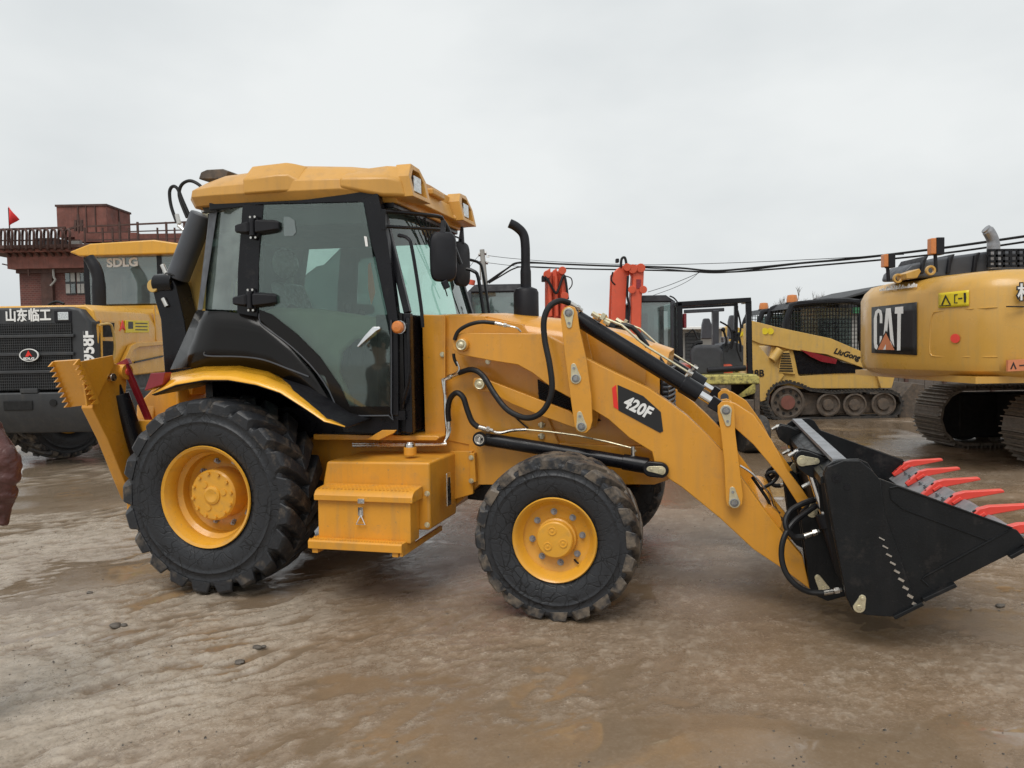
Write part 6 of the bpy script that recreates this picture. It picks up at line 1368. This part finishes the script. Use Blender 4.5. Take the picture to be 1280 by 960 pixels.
    letters('松', .20, plane_mtx(c+Vector((.02, .004, 0)), (1, 0, 0), (0, 0, 1)), 'decal_black', T, bold=.018, name='lettering_edge')
    # worn white lettering along the top
    g = M(); rr = random.Random(4)
    for i in range(22):
        a = 1099+i*2.1; b_ = 364-i*.25
        p = onshell(a, b_, -.02); g.beam(p, p+Vector((rr.uniform(-.02, .03), 0, rr.uniform(.02, .06))), .012, .02)
    g.build('worn_lettering', 'white_paint', T)
    # top side: engine covers, exhaust, beacons, eyes
    def U(px, py, y): return F(px, py, y=y)
    cv = [(1128, 348), (1131, 338), (1140, 330), (1175, 322), (1235, 314), (1300, 312), (1300, 345)]
    M().prism(F.xz(cv, -.9), -.9, -.3).build('engine_cover', 'dark_grey', T, .04, 3)
    for px in (1150, 1183, 1215): M().prism(F.xz([(px, 342), (px+3, 326-(px-1150)*.1), (px+7, 320-(px-1150)*.07), (px+10, 320-(px-1150)*.07), (px+6, 328), (px+4, 342)], -.93), -.95, -.3).build('cover_rib', 'black_plastic', T, .01)
    gb = M()
    for i in range(7):
        a = U(1236+i*9, 313, -1.3); b_ = U(1236+i*9, 334, -1.3); gb.beam(a, b_, .03, .03)
    for yy in (313, 320, 327, 333): gb.beam(U(1234, yy, -1.3), U(1298, yy-1, -1.3), .03, .03)
    gb.build('guard_rail', 'black_paint', T)
    M().tube([U(1243, 336, -1.0), U(1242, 312, -1.0), U(1241, 300, -1.0), U(1236, 290, -1.0), U(1232, 286, -1.0)], [.075, .075, .07, .07, .06], n=16, smooth=4).build('exhaust_pipe', 'bare_steel', T)
    for (px, t_, m_, b_, yy, sc) in ((1109.5, 318, 334, 352, -1.2, 1.0), (1169, 298, 318, 340, -1.5, 1.15)):
        M().cyl(U(px+1, b_, yy), U(px, m_, yy), .022, n=8).build('beacon_stalk', 'black_plastic', T)
        bs = M().box(U(px, m_, yy).x-.065*sc, U(px, m_, yy).x+.055*sc, yy-.05, yy+.05, U(px, m_, yy).z, U(px, t_, yy).z).build('beacon', 'amber', T, .012)
        M().box(U(px, m_, yy).x-.015, U(px, m_, yy).x+.07*sc, yy-.062, yy+.055, U(px, m_, yy).z-.01, U(px, t_, yy).z+.005).build('beacon_shield', 'black_plastic', bs, .008)
    for px, py, yy in ((1122, 350, -1.2), (1163, 340, -1.5)):
        M().lathe([(.035, -.02), (.06, -.02), (.06, .02), (.035, .02)], c=U(px, py-2, yy), n=18, closed=True).build('lifting_eye', 'cat_yellow', T, .004)
    M().prism(F.xz([(1131, 349), (1130, 342), (1147, 336), (1149, 340), (1144, 348)], -1.3), -1.35, -1.1).build('camera_bracket', 'cat_yellow', T, .01)
    # undercarriage
    for (ya, yb) in ((.62, 1.4), (-1.6, -.82)):
        tr = bpy.data.objects.new('track', None); COL.objects.link(tr); tr.parent = T
        x0 = -1.17
        track_loop(tr, x0, x0+3.4, ya, yb, .43, .2, cz=.46, grouser=.045)
        M().box(x0-.1, x0+3.4, ya+.1, yb-.1, .14, .80).build('track_frame', 'void_black', tr, .03)
        for xx in (x0, x0+3.4): M().cyl((xx, ya+.12, .46), (xx, yb-.12, .46), .36, n=28).build('idler', 'void_black', tr, .02)
        for i in range(6): M().cyl((x0+.5+i*.48, ya+.2, .15), (x0+.5+i*.48, yb-.2, .15), .10, n=14).build('roller', 'track_steel', tr)
    M().box(-.7, 2., -1.0, .9, .35, .8).build('undercarriage', 'void_black', T)
    M().cyl((.3, -.1, .8), (.3, -.1, 1.1), .6, n=32).build('slew_ring', 'cat_yellow', T)
    M().prism([(-.62, .75), (-.2, .70), (.3, .86), (2.2, .95), (2.2, .88), (.35, .80), (-.1, .64), (-.6, .69)], -.55, -.45).build('frame_edge', 'cat_yellow', T)
    # cab and boom to the right, outside the photograph
    M().box(.4, 2.0, .1, 1.2, 1.2, 3.0).build('cab', 'cat_yellow', T, .08, 3)
    M().prism([(1.5, 1.4), (4.5, 4.4), (7.5, 3.2), (7.4, 2.9), (4.6, 3.8), (2.2, 1.3)], -.5, -.1).build('boom', 'cat_yellow', T, .03)
big_excavator()
# ---------------------------------------------------------------- buildings, pole, cables
def brick_mat():
    m = bpy.data.materials.new('brick_wall'); m.use_nodes = True; t = m.node_tree; n = t.nodes; l = t.links; b = n['Principled BSDF']
    tc = n.new('ShaderNodeTexCoord'); mp = n.new('ShaderNodeMapping'); mp.inputs['Rotation'].default_value = (radians(90), 0, 0); l.new(tc.outputs['Object'], mp.inputs[0])
    br = n.new('ShaderNodeTexBrick'); br.inputs['Scale'].default_value = 2.2; br.inputs['Color1'].default_value = (.19, .058, .045, 1); br.inputs['Color2'].default_value = (.115, .042, .036, 1); br.inputs['Mortar'].default_value = (.2, .12, .1, 1); br.inputs['Mortar Size'].default_value = .03
    l.new(mp.outputs[0], br.inputs['Vector'])
    nz = n.new('ShaderNodeTexNoise'); nz.inputs['Scale'].default_value = .6; nz.inputs['Detail'].default_value = 7; l.new(tc.outputs['Object'], nz.inputs['Vector'])
    mr = n.new('ShaderNodeMapRange'); mr.inputs[1].default_value = .35; mr.inputs[2].default_value = .7; l.new(nz.outputs['Fac'], mr.inputs[0])
    mi = n.new('ShaderNodeMix'); mi.data_type = 'RGBA'; l.new(mr.outputs[0], mi.inputs[0]); l.new(br.outputs['Color'], mi.inputs[6]); mi.inputs[7].default_value = (.09, .04, .035, 1)
    l.new(mi.outputs[2], b.inputs['Base Color']); b.inputs['Roughness'].default_value = .85; MAT['brick_wall'] = m
brick_mat()
def boiler_house():
    F = Frame((-24, 45, 0), 0)
    T = thing('boiler_house', 'rust red brick works building with a railed roof walkway and a metal tank box', 'building', F)
    f = lambda a, b_, y=0: F(a, b_, y=y)
    x = lambda a: f(a, 300).x
    z = lambda b_, a=100: f(a, b_).z
    M().box(x(22), x(246), 0, 9, -.2, z(306)).build('wall', 'brick_wall', T)
    M().box(x(52), x(66), -.25, 0, -.2, z(330)).build('pilaster', 'rust_dark', T); M().box(x(22), x(246), -.3, 0, z(341), z(336)).build('string_course', 'rust_dark', T)
    M().box(x(14), x(250), -1.1, 9.2, z(317), z(313)).box(x(16), x(248), -.6, 9.1, z(336), z(317)).build('cornice', 'rusty_red', T)
    M().box(x(-30), x(250), -1.3, 9.5, z(313), z(309)).build('walkway', 'rust_dark', T)
    for a in range(20, 245, 9): M().beam((x(a), -.1, z(326)), (x(a), -1.2, z(313)), .12, .15).build('bracket', 'rust_dark', T)
    for (a, c, b0, b1, mt, gl) in ((80, 93, 339, 368, 'white_paint', 1), (94.5, 104, 339, 368, 'white_paint', 1), (112, 126, 340, 368, 'white_paint', 1)):
        w_ = M().box(x(a), x(c), -.05, .02, z(b1), z(b0)).build('window', 'sdlg_grey', T)
        k = 0
        for i in range(2):
            for j in range(2):
                k += 1
                xa = x(a)+(x(c)-x(a))*(i*.5+.05); xb = x(a)+(x(c)-x(a))*(i*.5+.45); za = z(b1)+(z(b0)-z(b1))*(j*.5+.05); zb = z(b1)+(z(b0)-z(b1))*(j*.5+.45)
                M().box(xa, xb, -.09, -.05, za, zb).build('pane', 'concrete' if (i+j+int(a)) % 3 else 'plain_glass', w_)
    # tank box: faceted sheet metal
    ty0, ty1 = 1.5, 4.4; ta, tb_ = f(71, 270, ty0).x, f(133, 270, ty0).x; tz0, tz1 = f(100, 296, ty0).z, f(100, 258, ty0).z
    M().box(ta, tb_, ty0, ty1, tz0, tz1).build('tank', 'rusty_red', T)
    for a in (97.5, 107.5, 119): M().box(f(a, 260, ty0).x-.03, f(a, 260, ty0).x+.03, ty0-.05, ty0, tz0, tz1).build('seam', 'rust_dark', T)
    M().box(ta-.06, tb_+.06, ty0-.06, ty1+.06, tz1, tz1+.12).box(tb_+.01, tb_+.05, 2.9, 3.0, tz0, tz1).build('tank_trim', 'rust_dark', T)
    M().box(x(84), x(162), .8, 1.4, z(300), z(289)).build('duct', 'rusty_red', T)
    M().box(x(160), x(250), .2, 6, z(306), z(293)).build('parapet', 'rusty_red', T)
    M().box(x(91), x(104), -.4, -.1, z(308), z(301.5)).build('electric_box', 'concrete', T)
    M().box(x(36), x(62), .5, 2, z(311), z(295)).build('plant_room', 'sdlg_grey', T)
    # railings
    for a in (161, 183, 218, 240): M().beam((x(a), -1.0, z(309)), (x(a), -1.0, z(281, a)), .10, .10).build('rail_post', 'rust_dark', T)
    for a in (118, 140, 152, 172, 207, 228): M().beam((x(a), -1.0, z(309)), (x(a), -1.0, z(288, a)), .08, .08).build('rail_post', 'rust_dark', T)
    M().beam(f(110, 283, -1), f(246, 277, -1), .09, .09).beam(f(110, 291, -1), f(246, 287, -1), .06, .06).beam(f(110, 300, -1), f(246, 298, -1), .06, .06).build('handrail', 'rust_dark', T)
    M().beam(f(-30, 288, -1), f(82, 284.5, -1), .11, .11).beam(f(-30, 301, -1), f(100, 300, -1), .07, .07).build('handrail', 'rust_dark', T)
    for a in list(range(1, 86, 9)):
        M().tube([f(a, 311, -1.1), f(a, 293, -1.1), f(a+.8, 288, -1.4), f(a+3, 286.5, -1.6), f(a+5, 289, -1.7), f(a+5.4, 294, -1.7), f(a+5, 311, -1.4)], .07, n=5, smooth=2).build('pipe_hoop', 'rust_dark', T)
    M().beam(f(98, 289, -.9), f(97.5, 268, -.9), .10, .10).beam(f(95, 275, -.9), f(94, 289, -.9), .12, .12).beam(f(102, 275, -.9), f(102, 289, -.9), .12, .12).beam(f(80, 288, -.9), f(104, 281, -.9), .1, .1).build('mast', 'rust_dark', T)
    M().tube([f(66, 325, -.4), f(67, 345, -.4), f(69, 350, -.4), f(63, 357, -.4)], .06, n=5).build('drain_pipe', 'concrete', T)
    for (a0, b0, a1, b1) in ((8, 311, 16, 336), (34, 311, 36, 345), (3, 330, 16, 333), (40, 316, 66, 336)): M().beam(f(a0, b0, -.5), f(a1, b1, -.5), .07, .07).build('stay', 'rust_dark', T)
    # flag
    p = bpy.data.objects.new('flag', None); COL.objects.link(p); p.location = F.O+f(13, 309, -1.2)
    tag(p, 'small red triangular flag on a thin pole above the brick building walkway', 'flag')
    o = M().cyl((0, 0, 0), (0, 0, z(261, 13)-z(309, 13)), .035, n=8).build('flagpole', 'rust_dark', p)
    q = f(13, 309, -1.2); rows = []
    for i in range(5):
        u = i/4
        rows.append([Vector((u*.55, -.06*sin(u*5), z(263+u*16, 13)-q.z)), Vector((u*.55, -.06*sin(u*5+.6), z(287-u*8, 13)-q.z))])
    M().grid(rows).build('cloth', 'flag_red', p, solid=.01)
boiler_house()
def pole_and_wires():
    F = Frame((-1.3, 38, 0), 0)
    T = thing('utility_pole', 'leaning concrete utility pole with insulators behind the backhoe cab', 'utility pole', F)
    f = lambda a, b_: F(a, b_, y=0)
    top = f(602.5, 312); base = f(618, 478); base.z = -.2
    M().cyl(base, top, .19, .12, n=12).build('pole', 'concrete', T)
    for (a, b_, c, d) in ((598, 319, 608, 317), (599, 328, 610, 329)): M().beam(f(a, b_), f(c, d), .12, .12).build('crossarm', 'rust_dark', T)
    for (a, b_) in ((599, 317), (607, 315), (609, 327), (610, 320)): M().cyl(f(a, b_+1.5), f(a, b_-1), .08, .05, n=8).build('insulator', 'white_paint', T)
    M().cyl(f(600.3, 330), f(600.8, 350), .04, n=6).build('conduit', 'concrete', T)
    def wire(pts, r, label, g=None):
        n_ = len(pts); P_ = [WF(a, b_, y=37.9-(37.9-24)*max(0, (a-608)/672)) for a, b_ in pts]
        o = M().tube(P_, r, n=6, smooth=5).build('overhead_cable', 'black_rubber', None); tag(o, label, 'cable', 'overhead cables and wires')
    wire([(609, 353), (622, 345), (635, 335), (650, 328), (700, 330), (765, 332.5), (800, 333), (850, 335), (890, 338.5), (930, 336), (1000, 329), (1060, 324), (1130, 316), (1200, 307), (1290, 294)], .042, 'thick black overhead cable, the upper one crossing to the right edge')
    wire([(611, 354), (626, 345), (642, 336), (658, 333.5), (720, 336), (800, 337.5), (860, 339), (900, 340.5), (960, 337), (1060, 328.5), (1130, 322), (1200, 314), (1290, 301)], .034, 'black overhead cable hanging just under the thickest one')
    wire([(609, 352), (640, 332), (660, 329), (720, 331), (780, 333.5), (840, 337), (885, 341), (920, 339.5), (980, 332), (1040, 325), (1130, 316)], .024, 'thinner black cable looped loosely around the thick one')
    wire([(610, 319.5), (640, 323), (700, 327.5), (800, 331), (900, 329), (1000, 325), (1130, 318)], .012, 'faint topmost wire running from the pole insulators')
    wire([(610, 328.5), (660, 334), (720, 336)], .012, 'faint short wire from the lower insulator of the pole')
    wire([(599, 319), (592, 327), (584, 336), (560, 352)], .012, 'faint wire dropping left from the pole top')
    wire([(810, 365), (835, 357), (860, 347), (878, 339)], .012, 'faint stay wire rising left of the cable sag')
    wire([(814, 370), (842, 360), (862, 350), (874, 340)], .01, 'second faint stay wire just below the first')
pole_and_wires()
def sheds():
    F = Frame((14, 30, 0), 0)
    T = thing('shed', 'low shed with dark slate roof behind the lettered excavator', 'shed', F)
    x = lambda a: F(a, 400, y=0).x; z = lambda b_, a: F(a, b_, y=0).z
    a0, a1 = x(1050), x(1350)
    M().box(a0+.3, a1, 0, 7, -.1, z(385, 1100)).build('wall', 'concrete', T)
    M().prism([(a0-.45, z(376, 1038)), (x(1099), z(357, 1099)), (a1, z(352, 1340)), (a1, z(356, 1340)), (x(1099), z(361, 1099)), (a0-.45, z(379, 1038))], -.6, 4.5).build('roof', 'roof_slate', T, .03)
    M().prism([(a0+.2, z(381, 1050)), (x(1099), z(361, 1099)), (a1, z(356, 1340)), (a1, z(392, 1340)), (a0+.2, z(392, 1050))], -.3, 7).build('gable', 'roof_slate', T)
    wn = mat('green_sheet', (.05, .2, .09), .6, var=.2)
    M().box(x(1062), x(1080), -.35, -.3, z(392, 1070), z(384, 1070)).build('green_panel', 'green_sheet', T)
    F = Frame((12.5, 23, 0), 0)
    T = thing('board_wall', 'weathered grey board wall seen under the lettered excavator', 'wall', F)
    x = lambda a: F(a, 400, y=0).x; z = lambda b_, a=1180: F(a, b_, y=0).z
    b0 = None; W_ = .26; n_ = int((x(1330)-x(1096))/W_)
    for i in range(n_):
        xx = x(1096)+i*W_
        if b0 is None: b0 = M().box(-W_*.47, W_*.47, 0, .04, -.1, z(440)).build('board', 'wood_grey', T, loc=(xx, 0, 0))
        else: part(b0, 'board', T, (xx, random.uniform(-.012, .012), random.uniform(-.05, .03)))
    for a in (1132, 1180, 1240): M().box(x(a)-.05, x(a)+.05, -.1, 0, -.1, z(445)).build('post', 'rust_dark', T)
    M().box(x(1096), x(1330), .04, .1, .4, .5).build('rail', 'wood_grey', T)
    # low plant heap and scrub in front of the wall
    F = Frame((9.3, 19, 0), 0)
    T = thing('scrap_attachment', 'grey steel digger attachment lying beyond the far end of the track loader', 'attachment', F)
    x = lambda a: F(a, 400, y=0).x; z = lambda b_, a=1130: F(a, b_, y=0).z
    M().prism([(x(1117), .0), (x(1122), z(486)), (x(1136), z(482)), (x(1154), z(484)), (x(1150), .1), (x(1140), 0)], 0, .8).build('shell', 'grubby', T, .03)
    M().beam((x(1118), .2, z(484)), (x(1156), .4, z(487)), .12, .08).build('top_edge', 'bare_steel', T, .01)
    # pale shed seen through the open canopy
    F = Frame((6.5, 26, 0), 0)
    T = thing('hut', 'pale low hut with grey shutter seen through the open canopy', 'hut', F)
    x = lambda a: F(a, 400, y=0).x; z = lambda b_, a=870: F(a, b_, y=0).z
    M().box(x(800), x(905), 0, 3, -.1, z(410)).build('wall', 'concrete', T, .02)
    M().box(x(790), x(912), -.4, 3.4, z(412), z(408.5)).build('roof', 'white_paint', T, .02)
    sh = M().box(x(856), x(875), -.04, .0, -.1, z(416)).build('shutter', 'sdlg_grey', T)
    s0 = None
    for i in range(10):
        q = z(416)-.12*i-.06
        if s0 is None: s0 = M().box(x(856), x(875), -.07, -.04, -.05, .05).build('slat', 'sdlg_grey', sh, .005, loc=(0, 0, q))
        else: part(s0, 'slat', sh, (0, 0, q))
sheds()
# ---------------------------------------------------------------- bare tree twigs far behind the beacons
def bare_tree(px, py_top, Y, label, seed):
    F = Frame((WF(px, 400, y=Y).x, Y, 0), 0)
    T = thing('bare_tree', label, 'tree', F); rr = random.Random(seed)
    h = F(px, py_top, y=0).z
    M().cyl((0, 0, -.1), (0, 0, h*.5), .16, .1, n=8).build('trunk', 'wood_grey', T)
    m = M()
    def br(p, d, L, r, k):
        q = p+d*L; m.cyl(p, q, r, r*.6, n=5)
        if k:
            for _ in range(4):
                dd = (d+Vector((rr.uniform(-.7, .7), rr.uniform(-.7, .7), rr.uniform(-.1, .5)))).normalized(); br(p.lerp(q, rr.uniform(.5, 1)), dd, L*rr.uniform(.55, .75), r*.6, k-1)
    for i in range(5):
        br(Vector((0, 0, h*.4+i*h*.02)), Vector((rr.uniform(-.7, .7), rr.uniform(-.7, .7), 1)).normalized(), h*.24, .06, 4)
    m.build('branches', 'wood_grey', T)
bare_tree(1000, 362, 48, 'bare leafless tree faint behind the orange beacons of the track loaders', 3)
# ---------------------------------------------------------------- stones and mud clods
def stones():
    rr = random.Random(11)
    for i, (px, py, s, lb) in enumerate(((145, 783, .028, 'dark mud clod left of the backhoe rear tyre, alone on wet ground'), (322, 810, .02, 'small dark clod below the rear tyre, nearer the camera'), (300, 824, .022, 'pale flat stone below the rear tyre beside the small dark clod'), (112, 740, .018, 'small clod of mud farthest to the left on the wet ground'),
                                         (1250, 755, .022, 'small dark clod on the ground right of the bucket'))):
        p = WF(px, py, z=.0)
        m = M(); m.ball((0, 0, 0), s*1.3, s, s*.6, n=10, m=7)
        m.v = [tuple(Vector(v)*(1+.45*(noise.noise(Vector(v)/s*1.1+Vector((i*7, 0, 0)))))) for v in m.v]
        if i < 2:
            k = len(m.v); m.ball((s*1.5, .01, -.002), s*.8, s*.6, s*.45, n=8, m=6)
        o = m.build('stone' if i == 2 else 'mud_clod', 'stone', None, loc=(p.x, p.y, ground_z(p.x, p.y)+s*.3)); tag(o, lb, 'stone' if i == 2 else 'clod', None if i == 2 else 'mud clods lying on the ground')
stones()
def crumbs():
    rr = np.random.RandomState(5); g = M(); n = 6500
    for i in range(n):
        y = 1.6+rr.rand()**1.6*9; x = (rr.rand()*2-1)*(y*.78+.6)
        if noise.noise(Vector((x*.9, y*.9, 3))) < -.02+.25*rr.rand(): continue
        s = .002+.0065*rr.rand()**3; h = s*(.5+.5*rr.rand()); a = rr.rand()*6; gz = ground_z(x, y)
        vs = []
        for k in range(5): r_ = s*(.6+.7*rr.rand()); vs.append((x+r_*1.4*cos(a+k*1.2566), y+r_*sin(a+k*1.2566), gz-.004))
        vs += [(x+s*.5, y+s*.1, gz+h), (x-s*.4, y+s*.3, gz+h*.8), (x, y-s*.5, gz+h*.9)]; g.add(vs, [(0, 1, 5), (1, 2, 6, 5), (2, 3, 6), (3, 4, 7, 6), (4, 0, 7), (0, 5, 7), (5, 6, 7)])
    o = g.build('mud_crumbs', 'stone'); o['kind'] = 'stuff'; o['label'] = 'fine dark crumbs of mud scattered over the wet ground'; o['category'] = 'crumbs'
crumbs()
# ---------------------------------------------------------------- person at the left edge
def person():
    Y = 3.2; sc = Y/FPX
    O = Vector((-2.47, Y, 0))
    T = thing('person', 'person in a shiny brown jacket standing at the left edge, one bent sleeve showing', 'person', None, loc=O, yaw=radians(20))
    def skin(nm, verts, edges, rad, mt, root=0, lv=2):
        me = bpy.data.meshes.new(nm); me.from_pydata(verts, edges, []); o = bpy.data.objects.new(nm, me); COL.objects.link(o); o.parent = T
        md = o.modifiers.new('skin', 'SKIN'); md.use_smooth_shade = True
        for i, v in enumerate(me.skin_vertices[0].data):
            r = rad[i]; v.radius = r if hasattr(r, '__len__') else (r, r); v.use_root = (i == root)
        s = o.modifiers.new('sub', 'SUBSURF'); s.levels = s.render_levels = lv
        o.data.materials.append(MAT[mt]); return o
    # body: faces away from the camera towards the machines (+y), slightly turned
    bv = [(0, 0, .95), (0, 0, 1.15), (0, 0, 1.36), (0, .01, 1.46), (0, .02, 1.53), (0, .03, 1.60), (0, .03, 1.70)]
    be = [(i, i+1) for i in range(6)]
    br = [(.15, .10), (.14, .10), (.155, .10), (.08, .07), (.05, .05), (.07, .085), (.075, .09)]
    for s in (-1, 1):
        n0 = len(bv); bv += [(s*.09, 0, .86), (s*.10, .01, .50), (s*.10, -.01, .09), (s*.11, .11, .04)]; be += [(0, n0), (n0, n0+1), (n0+1, n0+2), (n0+2, n0+3)]; br += [(.085, .085), (.058, .06), (.042, .045), (.04, .03)]
        n0 = len(bv)
        if s > 0: bv += [(.17, 0, 1.42), (.31, -.07, 1.17), (.25, .0, .98), (.16, .04, .93)]
        else: bv += [(-.17, 0, 1.42), (-.23, -.02, 1.15), (-.22, .08, .93), (-.22, .10, .86)]
        be += [(2, n0), (n0, n0+1), (n0+1, n0+2), (n0+2, n0+3)]; br += [(.06, .06), (.042, .042), (.028, .03), (.03, .022)]
        h0 = n0+3; hp = Vector(bv[h0])
        for j in range(5):
            n1 = len(bv); off = Vector(((j-2)*.016, .01+(.02 if j == 0 else 0), -.03)); bv += [tuple(hp+off), tuple(hp+off+Vector((0, .02, -.04+abs(j-2)*.006)))]
            be += [(h0, n1), (n1, n1+1)]; br += [(.010, .010), (.008, .008)]
    skin('body', bv, be, br, 'skin')
    # jacket
    jv = [(0, 0, .86), (0, 0, 1.05), (0, 0, 1.25), (0, 0, 1.40), (0, .01, 1.49)]; je = [(i, i+1) for i in range(4)]; jr = [(.175, .13), (.165, .125), (.175, .13), (.15, .11), (.075, .075)]
    for s in (-1, 1):
        n0 = len(jv)
        if s > 0:
            way = [Vector(p) for p in ((.17, 0, 1.40), (.255, -.03, 1.29), (.32, -.07, 1.18), (.315, -.07, 1.09), (.30, -.05, 1.00), (.272, -.04, .885))]; rj = random.Random(3)
            jv += [tuple(way[0])]; rx = [(.085, .085)]
            for q_ in range(1, 6):
                for w3 in (.34, .67, 1.0):
                    c_ = way[q_-1].lerp(way[q_], w3); jv += [(c_.x+rj.uniform(-.007, .007), c_.y, c_.z)]; r9 = (.078-.0055*q_)*(1.12 if len(rx) % 2 else .86)*rj.uniform(.95, 1.06); rx.append((r9, r9))
            je += [(3, n0)]+[(n0+i, n0+i+1) for i in range(15)]; jr += rx; continue
        jv += [(-.17, 0, 1.40), (-.21, -.01, 1.28), (-.235, -.02, 1.15), (-.23, .02, 1.06), (-.225, .05, .98), (-.22, .08, .92)]
        je += [(3, n0)]+[(n0+i, n0+i+1) for i in range(5)]; jr += [(.085, .085), (.068, .068), (.062, .065), (.062, .062), (.055, .055), (.045, .045)]
    j = skin('jacket', jv, je, jr, 'jacket_brown', lv=3)
    tx = bpy.data.textures.new('folds', 'CLOUDS'); tx.noise_scale = .09; tx.noise_depth = 2; tx.noise_type = 'HARD_NOISE'
    d = j.modifiers.new('folds', 'DISPLACE'); d.texture = tx; d.strength = .022; d.mid_level = .5; d.texture_coords = 'OBJECT'
    tv = [(0, 0, .92), (0, 0, .88)]; te = [(0, 1)]; tr_ = [(.15, .11), (.145, .11)]
    for s in (-1, 1): n0 = len(tv); tv += [(s*.09, 0, .80), (s*.10, .01, .50), (s*.10, -.01, .10)]; te += [(1, n0), (n0, n0+1), (n0+1, n0+2)]; tr_ += [(.10, .10), (.075, .08), (.065, .07)]
    skin('trousers', tv, te, tr_, 'trouser_dark')
    for s in (-1, 1):
        M().loft([[(s*.10-.045, -.07, 0), (s*.10+.045, -.07, 0), (s*.10+.04, -.06, .08), (s*.10-.04, -.06, .08)], [(s*.10-.055, .10, 0), (s*.10+.055, .10, 0), (s*.10+.045, .08, .07), (s*.10-.045, .08, .07)], [(s*.10-.04, .19, 0), (s*.10+.04, .19, 0), (s*.10+.035, .18, .04), (s*.10-.035, .18, .04)]]).build('shoe', 'black_rubber', T, .015, 3)
    M().ball((0, .015, 1.70), .09, .105, .11, n=20, m=12).build('hair', 'hair_black', T)
    M().ball((0, .145, 1.655), .012, .02, .018).build('nose', 'skin', T)
    for s in (-1, 1):
        M().ball((s*.085, .03, 1.655), .012, .02, .032).build('ear', 'skin', T)
        M().ball((s*.032, .118, 1.68), .013, .008, .008).build('eye', 'hair_black', T)
    M().ball((0, .125, 1.61), .024, .008, .006).build('mouth', 'red_dark', T)
person()
